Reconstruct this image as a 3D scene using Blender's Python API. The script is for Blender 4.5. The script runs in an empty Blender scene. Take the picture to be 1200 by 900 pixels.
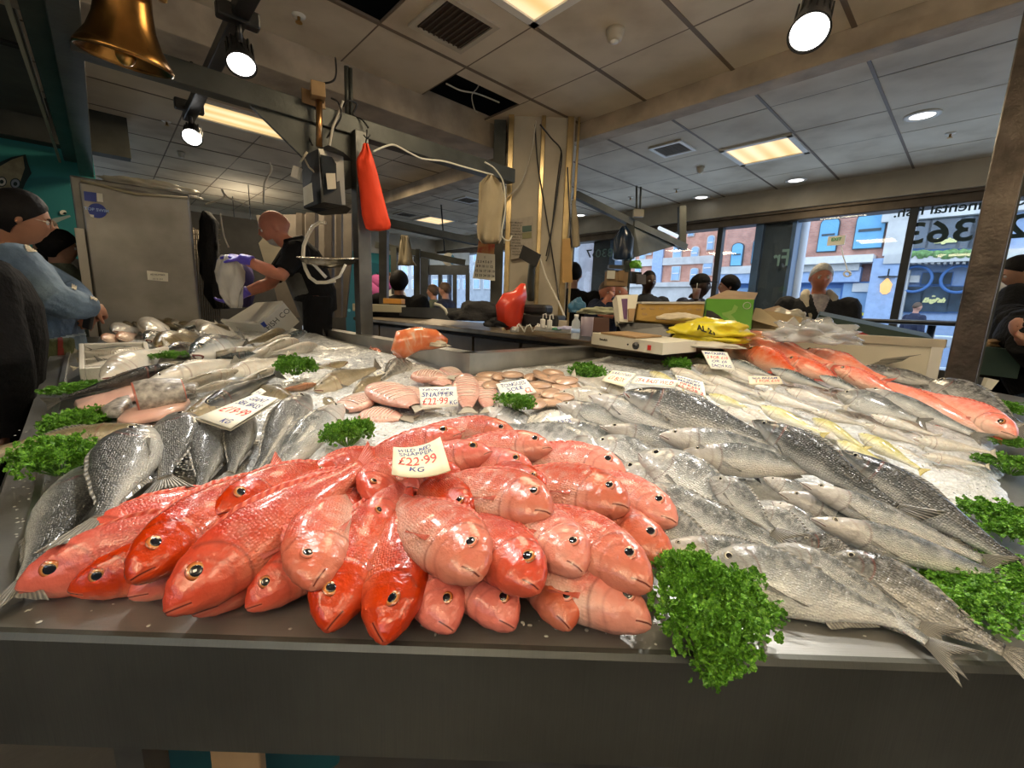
import bpy, bmesh, math, random
from mathutils import Vector, Matrix, Quaternion, noise
from math import sin, cos, pi, radians, sqrt, exp
rnd = random.Random(7)
SC = bpy.context.scene
COL = SC.collection

# ---------------------------------------------------------------- camera
CZ, FPX, PITCH, ROLL = 1.25, 503.56, .180834, .034398
cam_d = bpy.data.cameras.new('camera')
cam_d.sensor_width = 36; cam_d.lens = FPX/1200*36; cam_d.clip_start = .02; cam_d.clip_end = 200
cam = bpy.data.objects.new('camera', cam_d); COL.objects.link(cam); SC.camera = cam
_cr, _sr, _cp, _sp = cos(ROLL), sin(ROLL), cos(PITCH), sin(PITCH)
# rows: image right, image down, forward
_Rr = Matrix(((_cr,-_sr,0),(_sr,_cr,0),(0,0,1)))
_Rp = Matrix(((1,0,0),(0,_cp,-_sp),(0,_sp,_cp)))
_W = Matrix(((1,0,0),(0,0,-1),(0,1,0)))
MC = _Rr @ _Rp @ _W
_R, _D, _F = Vector(MC[0]), Vector(MC[1]), Vector(MC[2])
_m = Matrix((_R, -_D, -_F)).transposed().to_4x4(); _m.translation = (0,0,CZ)
cam.matrix_world = _m

# ---------------------------------------------------------------- exposure and world
SC.view_settings.view_transform = 'Standard'; SC.view_settings.look = 'None'
SC.view_settings.exposure = 0.0; SC.view_settings.gamma = 1.0; SC.view_settings.use_curve_mapping = False
wd = bpy.data.worlds.new('overcast_sky'); SC.world = wd; wd.use_nodes = True
bg = wd.node_tree.nodes['Background']; bg.inputs[0].default_value = (.72,.84,1.0,1); bg.inputs[1].default_value = 3.1

# ---------------------------------------------------------------- measuring helpers (survey of the stall)
AX = Vector((.6861,-.7275,0)); BX = Vector((.7275,.6861,0)); UP = Vector((0,0,1)); EYE = Vector((0,0,CZ))
ANG_B = math.atan2(BX.y, BX.x)          # the hall's grid runs along AX and BX
def ray(x, y): return MC.transposed() @ Vector(((x-600)/FPX, (y-450)/FPX, 1.0))
def on_z(x, y, z): d = ray(x,y); return EYE + d*((z-CZ)/d.z)
def on_a(x, y, a): d = ray(x,y); return EYE + d*(a/d.dot(AX))
def on_b(x, y, b): d = ray(x,y); return EYE + d*(b/d.dot(BX))
def on_Y(x, y, Y): d = ray(x,y); return EYE + d*(Y/d.y)
def slab_z(X, Y):
    f = .7074 + .137*Y
    return min(f, .8969 + .03425*Y)
def on_slab(x, y, h=0.0):
    d = ray(x,y); best = 0
    for c, s in ((.7074,.137),(.8969,.03425)):
        best = max(best, (c+h-CZ)/(d.z - s*d.y))
    return EYE + d*best
def ab(a, b, z=0): return AX*a + BX*b + UP*z
SLN = Vector((0,-.137,1)).normalized()

# ---------------------------------------------------------------- lamps that light the hall
def area(name, loc, size, power, color, rot=(0,0,0), sy=None, spread=None):
    l = bpy.data.lights.new(name, 'AREA'); l.energy = power; l.color = color; l.size = size
    if sy: l.shape = 'RECTANGLE'; l.size_y = sy
    if spread: l.spread = spread
    o = bpy.data.objects.new(name, l); COL.objects.link(o); o.location = loc; o.rotation_euler = rot; return o
def spot(name, loc, target, power, color=(1,.96,.90), angle=75, blend=.5, rad=.03):
    l = bpy.data.lights.new(name, 'SPOT'); l.energy = power; l.color = color
    l.spot_size = radians(angle); l.spot_blend = blend; l.shadow_soft_size = rad
    o = bpy.data.objects.new(name, l); COL.objects.link(o); o.location = loc
    o.rotation_euler = (Vector(target)-Vector(loc)).to_track_quat('-Z','Y').to_euler(); return o
WARM = (1,.80,.52)
for a_, b_, p_ in ((-1.56,1.57,18),(-1.6,4.64,26),(-4.6,1.17,34),(-7.1,4.6,30),(1.2,.2,14),(-.6,-1.6,16),(3.2,3.8,24),(-5.2,2.3,26)):  # positions without a modelled panel are added ambient fill
    area('panel_and_fill_light', ab(a_,b_,2.70), .55, p_, WARM, rot=(0,0,ANG_B))
area('daylight_through_windows', ab(-1.5,6.0,1.6), 6.0, 28, (.62,.78,1.0), rot=(radians(-90),0,ANG_B-pi/2), sy=1.3)

ORD = 'first second third fourth fifth sixth seventh eighth ninth tenth eleventh twelfth thirteenth fourteenth fifteenth sixteenth seventeenth eighteenth nineteenth twentieth twenty-first twenty-second'.split()
# ---------------------------------------------------------------- object helpers
def tag(o, label=None, cat=None, group=None, kind=None):
    if label: o['label'] = label
    if cat: o['category'] = cat
    if group: o['group'] = group
    if kind: o['kind'] = kind
    return o
def empty(name, loc=(0,0,0), rz=0, label=None, cat=None, group=None, mat=None):
    o = bpy.data.objects.new(name, None); COL.objects.link(o); o.empty_display_size = .05
    if mat is not None: o.matrix_world = mat
    else: o.location = loc; o.rotation_euler = (0,0,rz)
    return tag(o, label, cat, group)
def link(name, me, m=None, parent=None):
    o = bpy.data.objects.new(name, me); COL.objects.link(o)
    if m is not None and not me.materials: me.materials.append(m)
    if parent: o.parent = parent
    return o
class MB:
    """collects shapes into one mesh"""
    def __init__(s): s.bm = bmesh.new(); s.uv = s.bm.loops.layers.uv.new('UVMap'); s.mi = 0
    def _f(s, vs, smooth=False):
        try: f = s.bm.faces.new(vs)
        except ValueError: return None
        f.smooth = smooth; f.material_index = s.mi; return f
    def v(s, p): return s.bm.verts.new(p)
    def box(s, c, d, R=None, bev=0):
        c = Vector(c); hx,hy,hz = d[0]/2,d[1]/2,d[2]/2
        vs = []
        for k in range(8):
            p = Vector((hx*(1 if k&1 else -1), hy*(1 if k&2 else -1), hz*(1 if k&4 else -1)))
            if R is not None: p = R @ p
            vs.append(s.bm.verts.new(c+p))
        fs = [s._f([vs[i] for i in q]) for q in ((0,2,3,1),(4,5,7,6),(0,1,5,4),(2,6,7,3),(0,4,6,2),(1,3,7,5))]
        if bev > 0:
            es = set(e for f in fs for e in f.edges)
            bmesh.ops.bevel(s.bm, geom=list(es), offset=bev, segments=2, affect='EDGES', profile=.5)
        return s
    def boxab(s, a0, a1, b0, b1, z0, z1, bev=0):
        R = Matrix.Rotation(ANG_B, 3, 'Z')       # local x = BX, local y = -AX
        c = ab((a0+a1)/2,(b0+b1)/2,(z0+z1)/2)
        return s.box(c, (abs(b1-b0),abs(a1-a0),abs(z1-z0)), R, bev)
    def prism(s, pts, off):
        """extrude polygon pts (3D) by vector off"""
        off = Vector(off); n = len(pts)
        a = [s.bm.verts.new(Vector(p)) for p in pts]; b = [s.bm.verts.new(Vector(p)+off) for p in pts]
        s._f(a[::-1]); s._f(b)
        for i in range(n): s._f([a[i],a[(i+1)%n],b[(i+1)%n],b[i]])
        return s
    def quad(s, *pts): s._f([s.bm.verts.new(Vector(p)) for p in pts]); return s
    def tube(s, pts, r, n=8, cap=True, smooth=True, flat=1.0):
        pts = [Vector(p) for p in pts]; rs = r if isinstance(r,(list,tuple)) else [r]*len(pts)
        rings = []; prev = None
        for i, p in enumerate(pts):
            t = (pts[min(i+1,len(pts)-1)] - pts[max(i-1,0)])
            t = t.normalized() if t.length > 1e-9 else Vector((0,0,1))
            if prev is None: u = t.orthogonal().normalized()
            else: u = (prev - t*prev.dot(t)); u = u.normalized() if u.length > 1e-6 else t.orthogonal().normalized()
            prev = u; w = t.cross(u)
            rings.append([s.bm.verts.new(p + (u*cos(2*pi*k/n) + w*flat*sin(2*pi*k/n))*rs[i]) for k in range(n)])
        for i in range(len(rings)-1):
            for k in range(n): s._f([rings[i][k],rings[i][(k+1)%n],rings[i+1][(k+1)%n],rings[i+1][k]], smooth)
        if cap: s._f(rings[0][::-1]); s._f(rings[-1])
        return s
    def lathe(s, prof, c=(0,0,0), R=None, n=32, smooth=True):
        """prof: list of (r,z) revolved about local z"""
        c = Vector(c); rings = []
        for r, z in prof:
            ring = []
            for k in range(n):
                p = Vector((r*cos(2*pi*k/n), r*sin(2*pi*k/n), z))
                if R is not None: p = R @ p
                ring.append(s.bm.verts.new(c+p))
            rings.append(ring)
        for i in range(len(rings)-1):
            for k in range(n): s._f([rings[i][k],rings[i][(k+1)%n],rings[i+1][(k+1)%n],rings[i+1][k]], smooth)
        s._f(rings[0][::-1]); s._f(rings[-1])
        return s
    def ball(s, c, r, R=None, n=16, m=10, smooth=True):
        c = Vector(c); r = Vector(r) if not isinstance(r,(int,float)) else Vector((r,r,r))
        rings = []
        for i in range(1,m):
            th = pi*i/m; ring = []
            for k in range(n):
                p = Vector((r.x*sin(th)*cos(2*pi*k/n), r.y*sin(th)*sin(2*pi*k/n), r.z*cos(th)))
                if R is not None: p = R @ p
                ring.append(s.bm.verts.new(c+p))
            rings.append(ring)
        zt = Vector((0,0,r.z)); zt = R @ zt if R is not None else zt
        t, b = s.bm.verts.new(c+zt), s.bm.verts.new(c-zt)
        for i in range(len(rings)-1):
            for k in range(n): s._f([rings[i][k],rings[i+1][k],rings[i+1][(k+1)%n],rings[i][(k+1)%n]], smooth)
        for k in range(n): s._f([t,rings[0][k],rings[0][(k+1)%n]],smooth); s._f([b,rings[-1][(k+1)%n],rings[-1][k]],smooth)
        return s
    def grid(s, fn, nu, nv, smooth=True, close_u=False):
        g = [[s.bm.verts.new(fn(i/(nu if close_u else nu-1), j/(nv-1))) for j in range(nv)] for i in range(nu)]
        for i in range(nu if close_u else nu-1):
            for j in range(nv-1):
                f = s._f([g[i][j],g[(i+1)%nu][j],g[(i+1)%nu][j+1],g[i][j+1]], smooth)
        return g
    def mesh(s, name, mats=None, fix=True):
        if fix: bmesh.ops.recalc_face_normals(s.bm, faces=s.bm.faces)
        me = bpy.data.meshes.new(name); s.bm.to_mesh(me); s.bm.free()
        for m in (mats if isinstance(mats,(list,tuple)) else [mats] if mats else []): me.materials.append(m)
        return me
    def build(s, name, mats=None, parent=None, fix=True, world=True):
        me = s.mesh(name, mats, fix); o = link(name, me, None, parent)
        if parent is not None and world: # shapes were given in world space: keep them there
            bpy_inv = parent.matrix_basis.inverted(); me.transform(bpy_inv)
        return o
def autobase(root_name, loc, label, cat, group=None): return empty(root_name, loc, 0, label, cat, group)
def solid(name, mb, mats, label, cat, group=None, kind=None):
    """one-mesh thing, origin moved to the base centre of its bounds"""
    me = mb.mesh(name, mats)
    xs = [v.co for v in me.vertices]
    c = Vector(((min(v.x for v in xs)+max(v.x for v in xs))/2, (min(v.y for v in xs)+max(v.y for v in xs))/2, min(v.z for v in xs)))
    me.transform(Matrix.Translation(-c)); o = link(name, me); o.location = c
    return tag(o, label, cat, group, kind)
def struct(name, mb, mats): return tag(mb.build(name, mats), kind='structure')

# ---------------------------------------------------------------- material helpers
def newmat(name):
    m = bpy.data.materials.new(name); m.use_nodes = True; nt = m.node_tree
    return m, nt, nt.nodes['Principled BSDF']
def setp(b, **k):
    names = dict(col='Base Color', rough='Roughness', metal='Metallic', spec='Specular IOR Level', coat='Coat Weight', coatr='Coat Roughness',
                 trans='Transmission Weight', ior='IOR', alpha='Alpha', em='Emission Color', ems='Emission Strength', sss='Subsurface Weight', sheen='Sheen Weight')
    for q, v in k.items():
        i = b.inputs[names[q]]
        if q in ('col','em'): v = (*v, 1) if len(v) == 3 else v
        i.default_value = v
def N(nt, typ, **k):
    n = nt.nodes.new(typ)
    for q, v in k.items():
        if q.startswith('i_'): n.inputs[int(q[2:]) if q[2:].isdigit() else q[2:]].default_value = v
        else: setattr(n, q, v)
    return n
def ramp(nt, stops, fac=None, interp='LINEAR'):
    r = nt.nodes.new('ShaderNodeValToRGB'); r.color_ramp.interpolation = interp
    el = r.color_ramp.elements
    while len(el) < len(stops): el.new(.5)
    for e, (p, c) in zip(el, stops): e.position = p; e.color = (*c, 1) if len(c) == 3 else c
    if fac is not None: nt.links.new(fac, r.inputs[0])
    return r
def mat(name, col, rough=.6, metal=0, var=0, vscale=8, bump=0, bscale=40, coord='Object', col2=None, **k):
    """plain material with optional blotchy variation and bump"""
    m, nt, b = newmat(name); setp(b, col=col, rough=rough, metal=metal, **k)
    if var or bump:
        tc = N(nt,'ShaderNodeTexCoord')
        if var:
            nz = N(nt,'ShaderNodeTexNoise'); nz.inputs['Scale'].default_value = vscale; nz.inputs['Detail'].default_value = 6
            nt.links.new(tc.outputs[coord], nz.inputs['Vector'])
            c2 = col2 or tuple(max(0,c*(1-var)) for c in col); c1 = col if col2 else tuple(min(1,c*(1+var*.5)) for c in col)
            r = ramp(nt, [(.3,c2),(.7,c1)], nz.outputs[0]); nt.links.new(r.outputs[0], b.inputs['Base Color'])
        if bump:
            n2 = N(nt,'ShaderNodeTexNoise'); n2.inputs['Scale'].default_value = bscale; n2.inputs['Detail'].default_value = 4
            nt.links.new(tc.outputs[coord], n2.inputs['Vector'])
            bp = N(nt,'ShaderNodeBump'); bp.inputs['Strength'].default_value = min(1,bump); bp.inputs['Distance'].default_value = .01
            nt.links.new(n2.outputs[0], bp.inputs['Height']); nt.links.new(bp.outputs[0], b.inputs['Normal'])
    return m
def emat(name, col, strength):
    m, nt, b = newmat(name); setp(b, col=(0,0,0), em=col, ems=strength, rough=.5); return m
def steel(name, col=(.52,.52,.50), rough=.3, stretch=(1,40,1), scale=6, bump=.15, dirt=.35):
    m, nt, b = newmat(name); setp(b, metal=1, rough=rough)
    tc = N(nt,'ShaderNodeTexCoord'); mp = N(nt,'ShaderNodeMapping'); mp.inputs['Scale'].default_value = stretch
    mp.inputs['Rotation'].default_value = (0,0,0)
    nt.links.new(tc.outputs['Object'], mp.inputs[0])
    nz = N(nt,'ShaderNodeTexNoise'); nz.inputs['Scale'].default_value = scale*4; nz.inputs['Detail'].default_value = 5; nt.links.new(mp.outputs[0], nz.inputs['Vector'])
    n2 = N(nt,'ShaderNodeTexNoise'); n2.inputs['Scale'].default_value = scale; n2.inputs['Detail'].default_value = 6; nt.links.new(tc.outputs['Object'], n2.inputs['Vector'])
    r = ramp(nt, [(.3,tuple(c*(1-dirt) for c in col)),(.65,col)], n2.outputs[0]); nt.links.new(r.outputs[0], b.inputs['Base Color'])
    mr = N(nt,'ShaderNodeMapRange'); mr.inputs[3].default_value = max(.05,rough-.1); mr.inputs[4].default_value = rough+.2
    nt.links.new(nz.outputs[0], mr.inputs[0]); nt.links.new(mr.outputs[0], b.inputs['Roughness'])
    bp = N(nt,'ShaderNodeBump'); bp.inputs['Strength'].default_value = bump; bp.inputs['Distance'].default_value = .002
    nt.links.new(nz.outputs[0], bp.inputs['Height']); nt.links.new(bp.outputs[0], b.inputs['Normal'])
    return m
M = {}
M['steel'] = steel('brushed_steel'); M['steel_dark'] = steel('dull_steel', (.20,.20,.185), .42, dirt=.4)
M['steel_front'] = steel('counter_front_steel', (.16,.165,.15), .45, (40,1,1), 3, .1, .35)
M['frame'] = mat('grey_painted_steel', (.075,.08,.07), .45, .3, .35, 6, .1)
M['black'] = mat('black_plastic', (.012,.012,.012), .4, bump=.1)
M['blackcloth'] = mat('black_cloth', (.012,.012,.013), .85, bump=.6, bscale=60)
M['white'] = mat('white_plastic', (.72,.71,.66), .4, var=.08)
M['cream'] = mat('cream_paint', (.50,.45,.35), .55, var=.2, vscale=4)
M['paper'] = mat('paper', (.80,.78,.66), .7, var=.06)
M['gold'] = mat('brass', (.55,.33,.10), .28, 1, .5, 7)
M['card'] = mat('brown_cardboard', (.38,.25,.13), .8, var=.2)
M['wood'] = mat('wood', (.35,.22,.10), .6, var=.3)
M['glass'] = None
def txt(s, size, m, name='lettering', parent=None, mw=None, extrude=.0006, align='CENTER', shear=0, bold=0, space=1.0, aspect=1.0):
    c = bpy.data.curves.new(name, 'FONT'); c.body = s; c.size = size; c.extrude = extrude; c.align_x = align; c.align_y = 'CENTER'
    c.shear = shear; c.offset = bold*.5; c.space_character = space; c.resolution_u = 3; c.materials.append(m)
    co = bpy.data.objects.new(name, c); me = bpy.data.meshes.new_from_object(co); me.name = name
    bpy.data.objects.remove(co); bpy.data.curves.remove(c)
    if not me.materials: me.materials.append(m)
    o = bpy.data.objects.new(name, me); COL.objects.link(o)
    if parent: o.parent = parent
    if mw is not None:
        if aspect != 1.0: mw = mw @ Matrix.Diagonal((1,aspect,1,1))
        o.matrix_basis = (parent.matrix_basis.inverted() @ mw) if parent else mw
    return o
def frame(origin, xdir, ydir):
    x = Vector(xdir).normalized(); z = x.cross(Vector(ydir)).normalized(); y = z.cross(x)
    m = Matrix((x,y,z)).transposed().to_4x4(); m.translation = origin; return m
# ================================================================ the hall
floor_m = mat('wet_floor', (.10,.095,.085), .35, var=.4, vscale=3, bump=.2)
b = MB(); b.boxab(-16,5,-6,6.6,-.1,0); struct('floor', b, floor_m)
b = MB(); b.boxab(-11,-1.75,1.2,3.6,0,.15); struct('trim_1', b, floor_m)

# ceiling tiles as one suspended ceiling, openings where tiles are missing
m, nt, bs = newmat('ceiling_tile'); setp(bs, rough=.75)
tc = N(nt,'ShaderNodeTexCoord'); nz = N(nt,'ShaderNodeTexNoise'); nz.inputs['Scale'].default_value = 2.2; nz.inputs['Detail'].default_value = 8
nt.links.new(tc.outputs['Object'], nz.inputs['Vector'])
r = ramp(nt, [(.28,(.44,.37,.27)),(.5,(.62,.55,.43)),(.75,(.72,.65,.52))], nz.outputs[0]); nt.links.new(r.outputs[0], bs.inputs['Base Color'])
M['tile'] = m
M['plenum'] = mat('dark_void', (.02,.018,.015), .9)
M['grid'] = mat('ceiling_grid', (.16,.12,.085), .6)
M['beam'] = mat('dusty_plaster_beam', (.46,.38,.28), .7, var=.35, vscale=5, bump=.2)
ZC = 2.75
def tiles(b, al, bl, skip=()):
    for i in range(len(al)-1):
        for j in range(len(bl)-1):
            if (i,j) in skip: continue
            g = .006; dz = rnd.uniform(0,.003)
            b.boxab(al[i]+g, al[i+1]-g, bl[j]+g, bl[j+1]-g, ZC+dz, ZC+.018)
b = MB()
aM = [-.68+.61*k for k in range(-4,8)]; aM[0] = -3.10; aM[1] = -2.50   # main bay
bM = [2.455+.597*k for k in range(-9,1)]+[3.03]
hole = {(0, len(bM)-3), (1, len(bM)-5)}
tiles(b, aM, bM, hole)
aR = [-.68+.615*k for k in range(-16,8)]; bR = [3.15,3.735,4.355,4.93,5.52,6.16]
tiles(b, aR, bR)
aL = [-3.36-.612*k for k in range(0,14)][::-1]; bL = [3.03-.597*k for k in range(0,14)][::-1]
tiles(b, aL, bL)
# half tile beside the main opening
b.boxab(-2.62,-2.506, bM[-3]+.006, bM[-2]-.006, ZC, ZC+.018)
struct('ceiling', b, M['tile'])
b = MB()
for a in aM[1:]: b.boxab(a-.012,a+.012,-2.9,3.03,ZC-.002,ZC+.012)
for bb in bM[:-1]: b.boxab(-3.1,aM[-1],bb-.005,bb+.005,ZC+.002,ZC+.012)
for a in aR: b.boxab(a-.010,a+.010,3.15,6.16,ZC-.002,ZC+.012)
for bb in bR: b.boxab(aR[0],aR[-1],bb-.004,bb+.004,ZC+.003,ZC+.012)
for a in aL: b.boxab(a-.008,a+.008,bL[0],3.03,ZC-.002,ZC+.012)
for bb in bL: b.boxab(aL[0],aL[-1],bb-.006,bb+.006,ZC+.001,ZC+.012)
struct('trim_2', b, M['grid'])
b = MB(); b.boxab(-13,4,-4,6.3,3.35,3.4); b.boxab(-13,4,6.16,6.3,2.7,3.35); struct('trim_3', b, M['plenum'])
# down-stand beams
b = MB(); b.boxab(-3.36,-3.04,-4,2.72,2.56,2.80,.006); struct('trim_4', b, M['beam'])
b = MB(); b.boxab(-2.60,4,3.03,3.17,2.62,2.80,.006); struct('trim_5', b, M['beam'])
b = MB(); b.boxab(-11,-3.0,3.03,3.22,2.60,2.80,.006); struct('trim_6', b, M['beam'])
# window head and bulkhead
b = MB(); b.boxab(-13,4,6.12,6.20,2.50,2.76,.004); struct('wall_front', b, M['cream'])
b = MB(); b.boxab(-13,4,6.20,6.42,2.38,2.52,.01); b.boxab(-13,4,6.16,6.24,2.47,2.505); struct('trim_7', b, mat('dull_bronze_head',(.15,.12,.09),.45,.5,.3))

# left mural wall
def mural_mat(name):
    m, nt, bs = newmat(name); setp(bs, rough=.6)
    tc = N(nt,'ShaderNodeTexCoord'); sp = N(nt,'ShaderNodeSeparateXYZ'); nt.links.new(tc.outputs['Object'], sp.inputs[0])
    nz = N(nt,'ShaderNodeTexNoise'); nz.inputs['Scale'].default_value = 1.2; nt.links.new(tc.outputs['Object'], nz.inputs['Vector'])
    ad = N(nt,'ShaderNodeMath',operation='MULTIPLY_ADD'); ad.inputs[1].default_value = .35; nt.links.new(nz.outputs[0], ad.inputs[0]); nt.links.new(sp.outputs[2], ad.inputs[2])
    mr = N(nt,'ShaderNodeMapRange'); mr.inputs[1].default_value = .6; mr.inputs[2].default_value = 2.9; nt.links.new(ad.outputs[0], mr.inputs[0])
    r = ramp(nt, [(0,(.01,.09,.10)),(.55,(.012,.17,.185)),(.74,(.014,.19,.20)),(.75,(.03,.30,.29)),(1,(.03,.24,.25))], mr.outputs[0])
    vo = N(nt,'ShaderNodeTexVoronoi'); vo.inputs['Scale'].default_value = 3.4; nt.links.new(tc.outputs['Object'], vo.inputs['Vector'])
    rr = ramp(nt, [(.10,(1,1,1)),(.14,(0,0,0))], vo.outputs['Distance'])
    mx = N(nt,'ShaderNodeMix',data_type='RGBA'); nt.links.new(rr.outputs[0], mx.inputs[0]); nt.links.new(r.outputs[0], mx.inputs[6]); mx.inputs[7].default_value = (.14,.42,.42,1)
    nt.links.new(mx.outputs[2], bs.inputs['Base Color']); return m
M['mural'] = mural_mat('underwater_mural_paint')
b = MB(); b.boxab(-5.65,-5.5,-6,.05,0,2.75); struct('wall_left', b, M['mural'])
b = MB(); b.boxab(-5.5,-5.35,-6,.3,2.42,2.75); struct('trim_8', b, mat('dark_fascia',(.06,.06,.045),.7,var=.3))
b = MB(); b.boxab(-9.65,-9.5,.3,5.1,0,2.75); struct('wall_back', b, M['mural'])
b = MB(); b.boxab(-9.5,-9.42,.3,6.3,2.3,2.75); struct('trim_9', b, M['cream'])

b = MB(); b.boxab(-5.5,-1.2,-5,-.18,2.60,2.64); struct('trim_20', b, mat('added_dark_sheet',(.10,.10,.08),.8,var=.4,vscale=3))  # added dark sheet hung below the tiles to darken the top left
b = MB(); b.boxab(-3.95,-3.9,-2.0,-.2,2.585,2.6); b.boxab(-2.9,-2.85,-3.0,-.2,2.585,2.6); struct('trim_21', b, M['plenum'])
def painting(name, items, label, cat):
    """flat painted figure on the mural wall: items = [(px points, thickness order, material)]"""
    root = None
    for k, (nm, pts, mt) in enumerate(items):
        P = [on_a(x,y,-5.495+.004*k) for x,y in pts]
        mb = MB(); mb.prism(P, AX*.003)
        if root is None:
            root = solid(nm, mb, mt, label, cat)
        else:
            mb.build(nm, mt, root)
    return root
dk = mat('mural_dark_outline',(.004,.03,.03),.6); sq = mat('mural_squid_cream',(.40,.36,.21),.6,var=.3,vscale=20)
def circ(cx, cy, r, n=18, sy=1): return [(cx+r*cos(2*pi*k/n), cy+r*sy*sin(2*pi*k/n)) for k in range(n)]
painting('painted_squid', [
 ('squid_outline', [(-14,205),(0,190),(14,184),(30,181),(33,192),(37,203),(30,214),(26,224),(16,228),(-14,226)], dk),
 ('squid_mantle', [(-12,207),(0,195),(14,187),(27,183),(29,197),(24,212),(20,224),(-12,224)], sq),
 ('squid_eye', circ(18,215,6.2), dk), ('squid_eye', circ(18,215,5), mat('mural_eye_grey',(.30,.36,.42),.5)), ('squid_eye', circ(18,215.5,2.4), dk),
 ('squid_eye', circ(2,213,6), dk), ('squid_eye', circ(2,213,4.8), M['paper']), ('squid_eye', circ(2,213,2.4), dk)],
 'cream squid with ringed eyes painted on the teal mural', 'mural figure')
painting('painted_shark', [
 ('shark_body', [(-10,131),(10,131),(35,128),(52,134),(55,128),(48,121),(58,122),(66,140),(75,163),(40,156),(12,146),(-10,138)], dk)],
 'dark shark silhouette painted high on the teal mural', 'mural figure')
painting('painted_swordfish', [
 ('swordfish_bill', [(48,266),(62,256),(82,252),(83,254),(64,262),(50,270)], mat('mural_pale_grey',(.25,.32,.30),.6)),
 ('swordfish_eye', circ(74,249,4,sy=.7), M['paper']), ('swordfish_eye', circ(76,250,2,sy=.7), dk)],
 'pale grey billed fish painted on the mural behind the denim jacket', 'mural figure')
# seaweed painted on the rear mural
mb = MB(); wm = mat('mural_seaweed',(.01,.09,.055),.7)
for k in range(8):
    x = 421+k*3.6+rnd.uniform(-2,2); P = []
    for t in range(9): P.append(on_a(x+3*sin(t*1.3+k), 352-t*rnd.uniform(3.2,4.2), -9.49))
    mb.tube(P, [.06-.006*t for t in range(9)], 4, flat=.1)
solid('painted_seaweed', mb, wm, 'dark green seaweed painted along the bottom of the rear mural', 'mural figure')

M['dimwall'] = mat('dim_plaster',(.22,.20,.17),.8,var=.2)
b = MB(); b.boxab(-14,5,-6.1,-6,0,3.4); b.boxab(5,5.1,-6,6.6,0,3.4); struct('wall_right', b, M['dimwall'])
# ---------------------------------------------------------------- column with its cladding
b = MB(); b.box(on_Y(634,300,3.86)*Vector((1,1,0))+Vector((0,.1,1.375)) if False else Vector((.19,4.05,1.4)), (.50,.52,2.8), Matrix.Rotation(0,3,'Z'), .01)
struct('trim_10', b, M['cream'])
b = MB()
for x0,x1 in ((-.10,-.055),(.165,.20),(.375,.425),(.455,.475)):
    b.box(((x0+x1)/2,3.775,1.45),(x1-x0,.03,2.6),bev=.004)
struct('trim_11', b, mat('brassy_steel_strip',(.55,.42,.22),.3,1,.3))
b = MB(); b.box((-.17,3.95,1.4),(.10,.16,2.75),bev=.004); struct('trim_12', b, M['frame'])

# ---------------------------------------------------------------- shop window wall
m, nt, bs = newmat('window_glass')
nt.nodes.remove(bs); gl = N(nt,'ShaderNodeBsdfGlossy'); gl.inputs['Roughness'].default_value = .02
tr = N(nt,'ShaderNodeBsdfTransparent'); tr.inputs[0].default_value = (.93,.96,1,1); mx = N(nt,'ShaderNodeMixShader'); mx.inputs[0].default_value = .03
nt.links.new(tr.outputs[0], mx.inputs[1]); nt.links.new(gl.outputs[0], mx.inputs[2]); nt.links.new(mx.outputs[0], nt.nodes['Material Output'].inputs[0])
M['glass'] = m
M['mull'] = mat('dark_grey_mullion',(.045,.05,.055),.4,.6,.2); M['bluecol'] = mat('blue_grey_frame',(.10,.17,.27),.4,.2,.2)
M['slate'] = mat('slate_grey_column',(.055,.075,.085),.5,.1,.15)
WB = 6.15
def onw(x,y,d=0): return on_b(x,y,WB+d)
edges = [-9.0,-5.2,-2.57,-.62,1.4,3.6]
for k in range(5):
    w = empty('window_%d'%(k+1), ab((edges[k]+edges[k+1])/2,WB+.1,0)); w['kind'] = 'structure'
    b = MB(); b.boxab(edges[k]+.03,edges[k+1]-.03,WB+.10,WB+.11,.35,2.40); b.build('pane', M['glass'], w)
    b = MB(); b.boxab(edges[k]-.035,edges[k]+.035,WB+.06,WB+.16,.0,2.42,.004); b.build('window_frame', M['mull'], w)
    b = MB(); b.boxab(edges[k],edges[k+1],WB+.05,WB+.2,.0,.35,.004); b.build('window_sill', M['mull'], w)
# grey cladded columns and the white round one just outside
def wcol(x0,x1,ytop,ybot,name,mt,d):
    p0 = on_b(x0,ytop,WB+d); p1 = on_b(x1,ytop,WB+d)
    a0, a1 = p0.dot(AX), p1.dot(AX); b = MB(); b.boxab(a0,a1,WB+d,WB+d+.25,0,2.9,.004); return struct(name,b,mt)
wcol(893,930,265,500,'trim_13',M['slate'],.20); wcol(886,895,265,500,'trim_14',M['bluecol'],.12); wcol(929,934,262,500,'trim_15',M['bluecol'],.14)
wcol(695,714,300,500,'trim_16',M['slate'],.20); wcol(714,721,300,500,'trim_17',M['bluecol'],.16)
b = MB(); p = on_b(941,258,WB+.45); b.lathe([(.085,0),(.085,3.0)],(p.x,p.y,0),n=24); struct('trim_18',b,mat('pale_round_column',(.62,.68,.74),.35))
# handrail in front of the glass
b = MB(); P0, P1 = ab(-2.6,5.75,1.22), ab(3.2,5.75,1.22)
rail = empty('handrail', ab(.2,5.75,0), 0, 'long grey metal handrail in front of the shop window', 'handrail')
b.tube([P0,P1],.022,12); b.build('rail', M['mull'], rail)
for a in (-2.4,-.9,.6,2.1): b = MB(); b.tube([ab(a,5.75,0),ab(a,5.75,1.2)],.018,10); b.build('rail_post', M['mull'], rail)
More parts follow.
